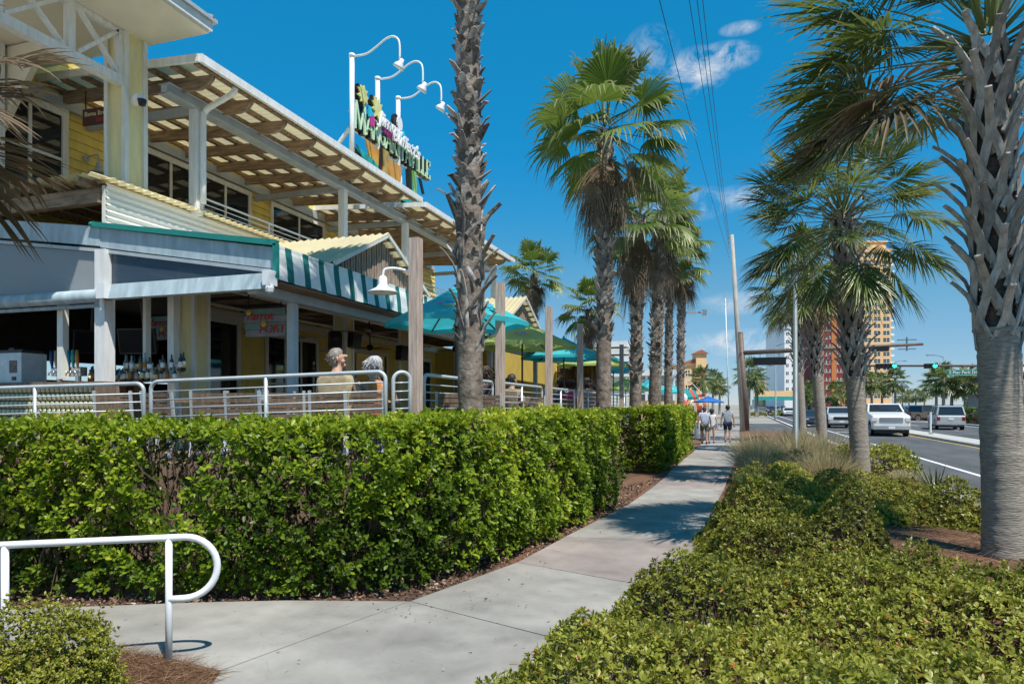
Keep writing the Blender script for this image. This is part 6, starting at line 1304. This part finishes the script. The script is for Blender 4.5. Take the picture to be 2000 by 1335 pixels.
M['sign_green'] = mat('street_sign_green', (.01,.22,.14), .4, var=.05); c = PY(1881,727,Yf-.2); s_ = thing('street_name_sign', 'green street sign reading S Pier Park Dr hanging from the far arm', 'sign', c); b = MB(); w = 2.75; b.box(c.x-w/2, c.x+w/2, c.y, c.y+.04, c.z-.29, c.z+.29); b.build('panel', M['sign_green'], s_); b = MB()
for z in (-.285,.255): b.box(c.x-w/2, c.x+w/2, c.y-.004, c.y-.001, c.z+z, c.z+z+.03)
b.build('border', M['print_white'], s_); text('lettering', 'S Pier Park Dr', .40, M['print_white'], (c.x, c.y-.008, c.z), (1,0,0), (0,0,1), s_, .003, offset=.006); b = MB(); b.bar((c.x-.9,c.y+.1,c.z+.28),(c.x-.9,c.y+.18,c.z+.62),.04,.04); b.bar((c.x+.9,c.y+.1,c.z+.28),(c.x+.9,c.y+.18,c.z+.62),.04,.04); b.build('hanger', M['mast_brown'], s_)
# lamp posts
def lamp_post(lab, x, y, z0, h, r0, arm=(1,0,0), group='grey lamp posts along the road'):
    t = thing('lamp_post', lab, 'lamp post', (x,y,z0), 0, group); a = Vector(arm); b = MB(); b.tube([(0,0,0),(0,0,.25),(0,0,.3),(-.02,0,h)], [r0*1.7,r0*1.6,r0,r0*.6], 12); b.build('shaft', M['lamp_green'], t, True, local=True)
    b = MB(); b.tube([(0,0,h-.2), a*.8+Vector((0,0,h+.15)), a*1.7+Vector((0,0,h+.2))], r0*.4, 8); b.build('arm', M['lamp_green'], t, True, local=True); b = MB(); b.ell(a*2.0+Vector((0,0,h+.2)), .36, .16, .09, 12, 8); b.build('lamp_head', M['lamp_green'], t, True, local=True)
x, y = px_(1554, 1.55); lamp_post('grey lamp post rising from the tan grasses into the palm fronds', x, y, .05, 6.4, .085)
p = G(1515,818); lamp_post('slim pale lamp post beyond the near signal arm', p.x, p.y, 0, 9.3, .11); p = P(1480,812,110); lamp_post('far lamp post right of the signal pole', p.x, p.y, -.1, 8, .1); p = P(1744,800,130); lamp_post('thin lamp post right of the orange tower', p.x, p.y, -.1, 10, .1); p = P(1843,790,100); lamp_post('thin lamp post among the palms beside the sea', p.x, p.y, -.1, 9, .12, (-1,0,0))
t = thing('delineator', 'white delineator post at the tip of the median', 'post', (10.9,47,0)); b = MB(); b.tube([(0,0,.02),(0,0,1.35)], .055, 8); b.build('post', M['white_paint'], t, local=True); b = MB(); b.lathe((0,0,0), [(.14,.02),(.14,.07),(.06,.1)], 10); b.build('base', M['black'], t, local=True)
t = thing('litter_bin', 'white slatted litter bin at the end of the hedge', 'bin', G(1366,857)); b = MB(); b.lathe((0,0,0), [(.22,0),(.22,.8)], 14); b.build('liner', M['grey_steel'], t, local=True)
for i in range(16): a = i*.3927; q = MB(); q.bar((.25*math.cos(a),.25*math.sin(a),.03),(.27*math.cos(a),.27*math.sin(a),.86),.075,.02, up=(math.cos(a),math.sin(a),0)); q.build('slat', M['white_paint'], t, local=True)
q = MB(); q.lathe((0,0,.86), [(.29,0),(.29,.05),(.15,.08)], 14); q.build('rim', M['white_paint'], t, local=True)
c = PX(1376,611,-2.4); t = thing('flood_lamp', 'white floodlight on an arm sticking out of the farthest fan palm', 'lamp', c); b = MB(); b.cbox(c, .42, .5, .42); b.build('head', M['white_paint'], t); b = MB(); b.bar(c+Vector((-1.3,0,.05)), c+Vector((-.2,0,.05)), .12, .10); b.build('arm', M['pole_conc'], t)
# ------------------------------------------------------------------ vehicles (front looks along -Y)
M['tyre'] = mat('tyre', (.02,.02,.02), .8, var=.2); M['rim'] = mat('wheel_rim', (.45,.45,.46), .35, .8, var=0); M['red_lamp'] = mat('red_lamp', (.30,.012,.012), .2, var=0); M['clear_lamp'] = mat('clear_lamp', (.62,.64,.66), .12, var=0); M['amber'] = mat('amber_lamp', (.6,.22,.02), .2, var=0); M['carglass'] = mat('car_glass', (.02,.028,.035), .05, var=0, spec=.8); M['dark_trim'] = mat('dark_trim', (.03,.03,.03), .5, var=0)
def paint(n, c): return mat(n, c, .28, .1, var=.03, spec=.6)
def loft(b, W, prof, ins=.07, sc=.965):
    cy = sum(p[0] for p in prof)/len(prof); cz = sum(p[1] for p in prof)/len(prof); n = len(prof); vs, fs = [], []
    for x, k in ((-W/2,sc),(-W/2+ins,1),(W/2-ins,1),(W/2,sc)):
        for y, z in prof: vs.append((x, cy+(y-cy)*k, cz+(z-cz)*k))
    for i in range(3):
        for j in range(n): j2 = (j+1)%n; fs.append((i*n+j, i*n+j2, (i+1)*n+j2, (i+1)*n+j))
    fs.append(tuple(range(n-1,-1,-1))); fs.append(tuple(3*n+j for j in range(n))); b.add(vs, fs)
def vehicle(name, label, loc, rz, col_, Ln, W, Hh, hood, belt, cab, kind='suv', wr=.37, group=None, grille=True):
    t = thing(name, label, {'pickup':'pickup','suv':'car','sedan':'car','van':'van'}[kind], loc, rz, group); L2 = Ln/2; g0 = .32 if kind != 'sedan' else .24; c0, c1, r0, r1 = cab
    prof = [(-L2+.08,g0),(-L2,.55),(-L2+.03,hood-.18),(-L2+.2,hood-.02),(c0,belt),(L2-.12,belt),(L2-.03,belt-.12),(L2,.6),(L2-.1,g0)]
    if kind == 'pickup': prof = [(-L2+.08,g0+.1),(-L2,.62),(-L2+.02,hood-.15),(-L2+.14,hood-.02),(c0,belt),(c1,belt),(c1+.03,belt-.1),(L2-.05,belt-.1),(L2,.65),(L2-.1,g0+.1)]
    b = MB(); loft(b, W, prof); bo = b.build('body', col_, t, True, local=True); bv = bo.modifiers.new('bevel', 'BEVEL'); bv.width = .07; bv.segments = 3; bv.limit_method = 'ANGLE'; bv.angle_limit = R(25); bv.harden_normals = True
    def ring(y0, y1, z, w): return [(-w/2,y0,z),(w/2,y0,z),(w/2,y1,z),(-w/2,y1,z)]
    wb, wt = W-.10, W-.36; lo, hi = ring(c0,c1,belt-.01,wb), ring(r0,r1,Hh-.07,wt); b = MB(); b.add(lo+hi, [(0,1,5,4),(1,2,6,5),(2,3,7,6),(3,0,4,7),(4,5,6,7)]); b.build('window_glass', M['carglass'], t, local=True)
    b = MB(); loft(b, wt+.10, [(r0-.08,Hh-.075),(r0+.1,Hh-.02),((r0+r1)/2,Hh),(r1-.1,Hh-.02),(r1+.06,Hh-.075)], .08, .98); b.build('roof', col_, t, local=True)
    for i in range(4): b = MB(); b.bar(lo[i], hi[i], .09, .09); b.build('pillar', col_, t, local=True)
    for s in (-1,1):
        for f in ((.42,.62) if kind in ('suv','van') else (.52,)): y_l, y_h = c0+(c1-c0)*f, r0+(r1-r0)*f; b = MB(); b.bar((s*(wb/2+.0),y_l,belt-.01), (s*(wt/2+.0),y_h,Hh-.07), .08, .05); b.build('pillar', col_, t, local=True)
        b = MB(); b.ell((s*(W/2+.09), c0+.25, belt+.10), .09, .05, .08, 10, 6); b.build('wing_mirror', M['dark_trim'], t, True, local=True)
        for y in (-L2+.92, L2-.98):
            w = MB(); w.lathe((s*(W/2-.12),y,wr-.0), [(0,-.11),(wr-.06,-.11),(wr,-.08),(wr,.08),(wr-.06,.11),(0,.11)], 18, 'x'); w = w.build('wheel', M['tyre'], t, local=True); q = MB(); q.lathe((s*(W/2-.0),y,wr), [(wr*.62,-.03),(wr*.60,.01),(wr*.2,-.01),(0,.0)] if s > 0 else [(wr*.62,.03),(wr*.60,-.01),(wr*.2,.01),(0,.0)], 16, 'x'); q.build('rim', M['rim'], w, local=True)
            a = MB(); a.lathe((s*(W/2-.03),y,wr+.03), [(0,-.03),(wr+.09,-.03),(wr+.09,.032),(0,.032)], 18, 'x'); a.build('wheel_arch', M['dark_trim'], t, local=True)
        b = MB(); b.box(s*W/2-s*.12-.16, s*W/2-s*.12+.10*(1 if s < 0 else .3)+.06, -L2-.015, -L2+.12, hood-.36, hood-.16); b.build('headlight', M['clear_lamp'], t, local=True); b = MB(); x0 = s*(W/2-.13); b.box(x0-.09, x0+.09, -L2-.018, -L2+.1, hood-.43, hood-.37); b.build('indicator', M['amber'], t, local=True)
        b = MB(); b.box(x0-.10, x0+.12*(1 if s > 0 else .8), L2-.06, L2+.012, belt-.42, belt-.14); b.build('tail_light', M['red_lamp'], t, local=True)
    b = MB(); b.box(-W*.30, W*.30, -L2-.022, -L2+.05, hood-.42, hood-.14)
    for k in range(4): b.box(-W*.29, W*.29, -L2-.034, -L2-.02, hood-.40+k*.065, hood-.375+k*.065)
    b.build('grille', M['rim'] if kind == 'pickup' else M['dark_trim'], t, local=True)
    for y, nm in ((-L2,'front_bumper'),(L2,'rear_bumper')): b = MB(); sgn = -1 if y < 0 else 1; b.box(-W/2+.03, W/2-.03, min(y,y+sgn*.10)-.02, max(y,y+sgn*.10), .42, .64); b.build(nm, M['chrome'] if kind == 'pickup' else M['dark_trim'] if False else col_, t, local=True)
    b = MB(); b.box(-.17,.17,-L2-.125,-L2-.11,.47,.60); b.box(-.17,.17,L2+.015,L2+.03,belt-.36,belt-.2); b.build('number_plate', M['print_white'], t, local=True)
    b = MB(); b.box(-W/2+.15, W/2-.15, -L2+.1, L2-.1, .20, .42); b.build('underbody', M['dark_trim'], t, local=True)
    if kind == 'pickup': b = MB(); b.box(-W/2+.12, W/2-.12, c1+.12, L2-.1, belt-.30, belt-.085); b.build('cargo_bed', M['dark_trim'], t, local=True)
    return t
def vpos(u, v, d): p = P(u, v, d); return (p.x, p.y, -.095)
WHT, SIL, DRK, BRN, GRY, GRN = paint('paint_white', (.78,.78,.77)), paint('paint_silver', (.46,.47,.47)), paint('paint_charcoal', (.05,.06,.075)), paint('paint_brown', (.12,.085,.065)), paint('paint_grey', (.30,.32,.34)), paint('paint_green', (.02,.10,.09))
vehicle('pickup_truck', 'white pickup with chrome grille coming along the near lane', vpos(1722,850,43.5), -.0, WHT, 5.9, 2.05, 1.98, 1.28, 1.45, (-1.25,1.0,-.62,.85), 'pickup', .42)
vehicle('parked_car', 'silver sport utility car with dark windscreen behind the second palm trunk', vpos(1636,832,57.5), .0, SIL, 4.6, 1.9, 1.72, 1.06, 1.2, (-1.1,2.1,-.40,1.9), 'suv', .36)
vehicle('parked_car', 'dark blue sedan between the third and fourth palm trunk', vpos(1590,830,60), .0, DRK, 4.6, 1.82, 1.42, .88, .90, (-1.0,1.7,-.3,1.1), 'sedan', .33)
vehicle('parked_car', 'silver sport utility car seen from behind in the far lanes', vpos(1847,835,53.5), math.pi-.10, SIL, 4.8, 1.88, 1.82, 1.1, 1.12, (-1.1,2.3,-.4,2.05), 'suv', .37)
vehicle('pickup_truck', 'brown pickup turning beyond the silver car', vpos(1801,823,76), math.pi-.9, BRN, 5.6, 1.95, 1.85, 1.15, 1.15, (-1.0,1.1,-.4,.95), 'pickup', .40)
vehicle('parked_car', 'dark green car between the silver car and the big trunk', vpos(1880,822,80), math.pi-.1, GRN, 4.5, 1.8, 1.55, .95, .98, (-1.0,1.8,-.3,1.4), 'suv', .34)
vehicle('parked_car', 'small white car far down the road', vpos(1540,812,116), .0, WHT, 4.5, 1.8, 1.45, .9, .92, (-1.0,1.7,-.3,1.1), 'sedan', .33)
vehicle('parked_car', 'dark car at the right picture edge behind the big trunk', vpos(2003,850,40), .0, DRK, 4.7, 1.85, 1.6, 1.0, 1.02, (-1.0,1.9,-.3,1.5), 'suv', .35)
for i, (u, d, c, lab) in enumerate(((1752,118,DRK,'dark car waiting far right of the white pickup'),(1768,128,GRN,'greenish car in the far traffic beside the delineator'),(1778,150,SIL,'pale car far behind the delineator'),(1503,190,DRK,'dark car far down the road, left'),(1517,175,GRY,'grey car far down the road, middle'),(1528,210,DRK,'dark car farthest down the road'),(1508,150,DRK,'dark car far down the road under the footbridge'),(1790,140,DRK,'dark car beyond the brown pickup'))):
    p = P(u, 790, d); vehicle('parked_car', lab, (p.x,p.y,-.095), math.pi if i in (0,1,2,7) else 0, c, 4.6, 1.85, 1.55, .95, .98, (-1.0,1.9,-.3,1.5), 'suv', .34)
# ------------------------------------------------------------------ buildings in the distance
M['tower_orange'] = mat('tower_orange', (.82,.51,.25), .8, var=.06, scale=.3); M['tower_red'] = mat('tower_red', (.20,.03,.03), .8, var=.2, scale=.3); M['tower_rust'] = mat('tower_rust', (.50,.17,.05), .8, var=.15, scale=.3); M['roof_tile'] = mat('roof_tile', (.36,.13,.07), .8, var=.2)
def win_mesh(w, h, three=False):
    b = MB(); b.cm = 0; b.box(-w/2,w/2,-.02,.15,0,h); b.cm = 1; b.box(-w/2-.12,w/2+.12,-.06,.12,-.18,-.02); b.box(-.07,.07,-.055,-.021,0,h); b.box(-w/2,w/2,-.05,-.021,h*.5-.05,h*.5+.05); return b.mesh('window', [M['window'], M['white_paint']])
def tower(name, label, u0, u1, vtop, d, m, floors, cols, depth, ww, wh, z0=-.1, rz=0, balc=0, wcol=None, parapet=1.2):
    a, c = P(u0, 790, d), P(u1, 790, d); w = (c-a).length; mid = (a+c)/2; z1 = HC+(HOR-vtop)*d/FPX; t = thing(name, label, 'building', (mid.x,mid.y,z0), TH+rz); b = MB(); b.box(-w/2,w/2,0,depth,0,z1-z0); b.build('wall', m, t, local=True)
    b = MB(); b.box(-w/2-.4,w/2+.4,-.4,depth+.4,z1-z0,z1-z0+parapet); b.build('parapet', wcol or m, t, local=True); wm = win_mesh(ww, wh); fh = (z1-z0-4)/floors
    for f in range(floors):
        for k in range(cols): o = link('window', wm, t); o.location = (-w/2 + w*(k+.5)/cols, -.0, 4+f*fh+.7)
        if balc:
            if f == 0: bm1 = MB(); bm1.box(0,balc,1,7,0,.25); bm1.box(balc-.12,balc,1,7,.25,1.25); bm1.box(0,balc,.9,1.0,.25,1.25); bm1 = bm1.mesh('balcony', M['white_paint'])
            o = link('balcony', bm1, t); o.location = (w/2, 0, 4+f*fh+.1)
    return t, w, z1-z0
t, w, h = tower('apartment_tower', 'tall orange apartment tower with paired windows and white balconies', 1668, 1740, 492, 285, M['tower_orange'], 21, 4, 22, 2.6, 1.55, balc=1.9)
b = MB(); b.box(-3, w/2-1, 2, 16, h+1.2, h+4.5); b.prism([(-3.5,1.5,h+4.5),(w/2-.5,1.5,h+4.5),(w/2-.5,16.5,h+4.5),(-3.5,16.5,h+4.5)], (0,0,.5)); b.build('penthouse', M['tower_orange'], t, local=True)
t, w, h = tower('apartment_tower', 'dark red tower with rust bands behind the palm trunks', 1596, 1660, 600, 250, M['tower_red'], 11, 9, 20, .9, 1.2, wcol=M['tower_rust'])
for f in (.12, .5, .88): b = MB(); b.box(-w/2+w*f-.9, -w/2+w*f+.9, -.35, .0, 0, h); b.build('band', M['tower_rust'], t, local=True)
tower('apartment_tower', 'white tower block behind the grey lamp post', 1532, 1588, 642, 300, M['white_metal'], 9, 5, 22, 1.2, 1.3)
tower('far_tower', 'small far tower with a blue roof down the road', 1489, 1511, 742, 620, M['tower_orange'], 6, 4, 20, 1.6, 1.6, wcol=M['sg_cyan'], parapet=3); tower('far_tower', 'small pink building far down the road', 1516, 1533, 749, 600, M['u_teal'] if False else mat('pink_wall', (.62,.32,.30), .8), 4, 3, 18, 1.6, 1.6)
tower('far_house', 'grey house at the right picture edge behind the big trunk', 1985, 2090, 728, 85, M['grey_steel'], 2, 4, 10, 1.2, 1.6, wcol=M['white_paint'], parapet=.4)
# footbridge over the road
t = thing('footbridge', 'tan footbridge with teal underside across the far road', 'bridge', P(1520,790,215)); a, c = P(1472,790,215), P(1568,790,215); b = MB(); z0, z1 = HC+10*215/FPX, HC+27*215/FPX; b.prism([Vector((a.x,a.y,z0+1)),Vector((c.x,c.y,z0+1)),Vector((c.x,c.y,z1)),Vector((a.x,a.y,z1))], (0,4,0)); b.build('deck', M['tower_orange'], t); b = MB(); b.prism([Vector((a.x,a.y-.2,z0-.2)),Vector((c.x,c.y-.2,z0-.2)),Vector((c.x,c.y-.2,z0+1)),Vector((a.x,a.y-.2,z0+1))], (0,3,0)); b.build('beam', M['sg_teal'], t); b = MB()
for u in (1474, 1562): p = P(u,790,216); b.box(p.x-.8,p.x+.8,p.y,p.y+2,-.1,z0)
b.build('pier', M['cream_trim'], t)
# orange gabled building beyond the patio
t, w, h = tower('shop_building', 'orange gabled building with a red panel at the end of the patio row', 1336, 1378, 712, 140, M['tower_orange'], 2, 3, 12, .8, 1.2, wcol=M['tower_orange'], parapet=.3)
b = MB(); b.prism([(w/2-2.2,-1,0),(w/2-.1,-1,0),(w/2-.1,-1,h+2.2),(w/2-2.2,-1,h+2.2)], (0,3,0)); b.build('tower', M['tower_orange'], t, local=True); b = MB(); b.prism([(w/2-2.6,-1.4,h+2.2),(w/2+.3,-1.4,h+2.2),(w/2-1.1,-1.4,h+3.0)], (0,3.8,0)); b.prism([(-w/2-.3,-.5,h+.3),(w/2-2.2,-.5,h+.3),(w/2-2.2,-.5,h+1.2),(-w/2+.5,-.5,h+.6)], (0,8,0)); b.build('roof', M['roof_tile'], t, local=True); b = MB(); b.box(w/2-2.1,w/2-.2,-1.12,-1.0,h-2.4,h-.6); b.box(w/2-2.0,w/2-.3,-1.12,-1.0,.2,4); b.build('panel', mat('red_panel', (.42,.06,.05), .7), t, local=True)
def stall(lab, u, d, w, z, mA, mB):
    p = P(u, 790, d); t = thing('market_stall', lab, 'stall', (p.x,p.y,-.05), TH, 'bright stalls beyond the patio'); b = MB()
    for sx in (-1,1):
        for sy in (0,1.6): b.bar((sx*w/2,sy,0),(sx*w/2,sy,z),.07,.07)
    b.build('frame', M['white_paint'], t, local=True)
    for i in range(6): b = MB(); x0, x1 = -w/2-.2+(w+.4)*i/6, -w/2-.2+(w+.4)*(i+1)/6-.006; b.prism([(x0,-.7,z-.45),(x1,-.7,z-.45),(x1,-.7,z-.2),(x1,.9,z+.5),(x1,.9,z+.45),(x0,.9,z+.45),(x0,.9,z+.5),(x0,-.7,z-.2)][:3]+[(x0,-.7,z-.2)], (0,.03,0)); b.add([(x0,-.7,z-.2),(x1,-.7,z-.2),(x1,.9,z+.5),(x0,.9,z+.5)],[(0,1,2,3)]); b.build('canopy', mA if i%2 else mB, t, local=True)
    b = MB(); b.box(-w/2,w/2,-.2,.4,0,1.0); b.build('counter', mB, t, local=True)
RED = mat('stall_red', (.55,.05,.04), .7)
stall('green and white striped stall left of the dotted palm trunk', 1322, 58, 1.8, 2.7, M['teal'], M['print_white']); stall('red and yellow stall low behind the dark trunked palm', 1318, 64, 1.8, 2.0, RED, M['print_yellow']); stall('teal and red stall right of the dotted palm trunk', 1345, 66, 1.2, 2.8, M['teal'], RED); stall('orange stall beside the blue umbrella', 1362, 75, 2.0, 2.2, M['tower_orange'], M['tower_rust'])
# white pavilion and thatched canopy beyond the restaurant
t = thing('pavilion', 'low white open pavilion with truss beams behind the umbrellas', 'building', (-14,50,0)); b = MB(); b.box(-26,-4.3,50,50.3,0,2.1); b.build('wall', M['tower_orange'], t); b = MB(); b.box(-26,-4.3,49.6,56,3.9,4.3); b.build('roof', M['white_paint'], t); b = MB()
for i in range(12): x = -25.8+i*1.94; b.box(x-.08,x+.08,49.8,49.96,2.1,3.9); b.bar((x,49.85,2.6),(x+.97,49.85,3.6),.05,.05); b.bar((x+.97,49.85,3.6),(x+1.94,49.85,2.6),.05,.05)
b.bar((-26,49.85,2.6),(-4.3,49.85,2.6),.07,.07); b.bar((-26,49.85,3.6),(-4.3,49.85,3.6),.07,.07); b.build('truss', M['white_metal'], t)
b = MB(); b.box(-26,-4.3,55.5,55.8,0,3.9); b.build('back_wall', M['cream_trim'], t)
t = thing('kiosk', 'white stepped kiosk roof behind the full crowned palm', 'building', (PX(1196,790,-9).x, PX(1196,790,-9).y, 0)); b = MB(); b.box(-1.6,1.6,-1.6,1.6,0,3.8); b.build('wall', M['cream_trim'], t, local=True)
for i in range(5): b = MB(); r_ = 2.0-.16*i; b.box(-r_,r_,-r_,r_,3.8+i*.55,3.8+i*.55+.40); b.build('roof_tier', M['cream_trim'] if i % 2 else M['white_paint'], t, local=True)
t = thing('thatched_canopy', 'thatched canopy with ragged fringe past the end of the patio', 'canopy', (-7.4,27.5,0)); b = MB(); b.prism([(-9.6,26.2,3.0),(-5.2,26.2,3.0),(-6.6,26.2,4.1),(-8.2,26.2,4.1)], (0,3.4,0)); b.build('roof', M['straw'], t); g = np.random.default_rng(5); n = 2200
f = strands('thatch', np.stack([g.uniform(-9.6,-5.2,n), 26.2-.1*g.random(n), 3.0+1.0*g.random(n)**2], 1), np.stack([g.normal(size=n)*.06, -.12-.1*g.random(n), -.45-.2*g.random(n)], 1), .03, M['straw_v'], t, 6, off=(-7.4,27.5,0)); f['kind'] = 'stuff'
for x in (-9.2,-5.6):
    for y in (26.5,29.3): b = MB(); b.tube([(x,y,0),(x,y,3.1)], .09, 8); b.build('post', M['timber'], t)
# low green hedge and bushes across the road
for i, (u, d, w, hh, lab) in enumerate(((1905,68,3.2,1.6,'dark clipped bush left of the big trunk across the road'),(1500,120,4.0,.5,'bright low bush beside the far walk'),(1790,84,1.6,.8,'small bush at the corner by the silver car'),(1608,150,3.0,1.2,'green bush under the red tower'))):
    p = P(u, 790, d); shrub('bush', lab, p.x, p.y, w, 1.3, hh, 300+i, M['hedge_leaf'] if i != 1 else M['gold_leaf'], .22, 14, 'bushes across the road', z0=-.1, vb=.3 if i == 0 else .45)
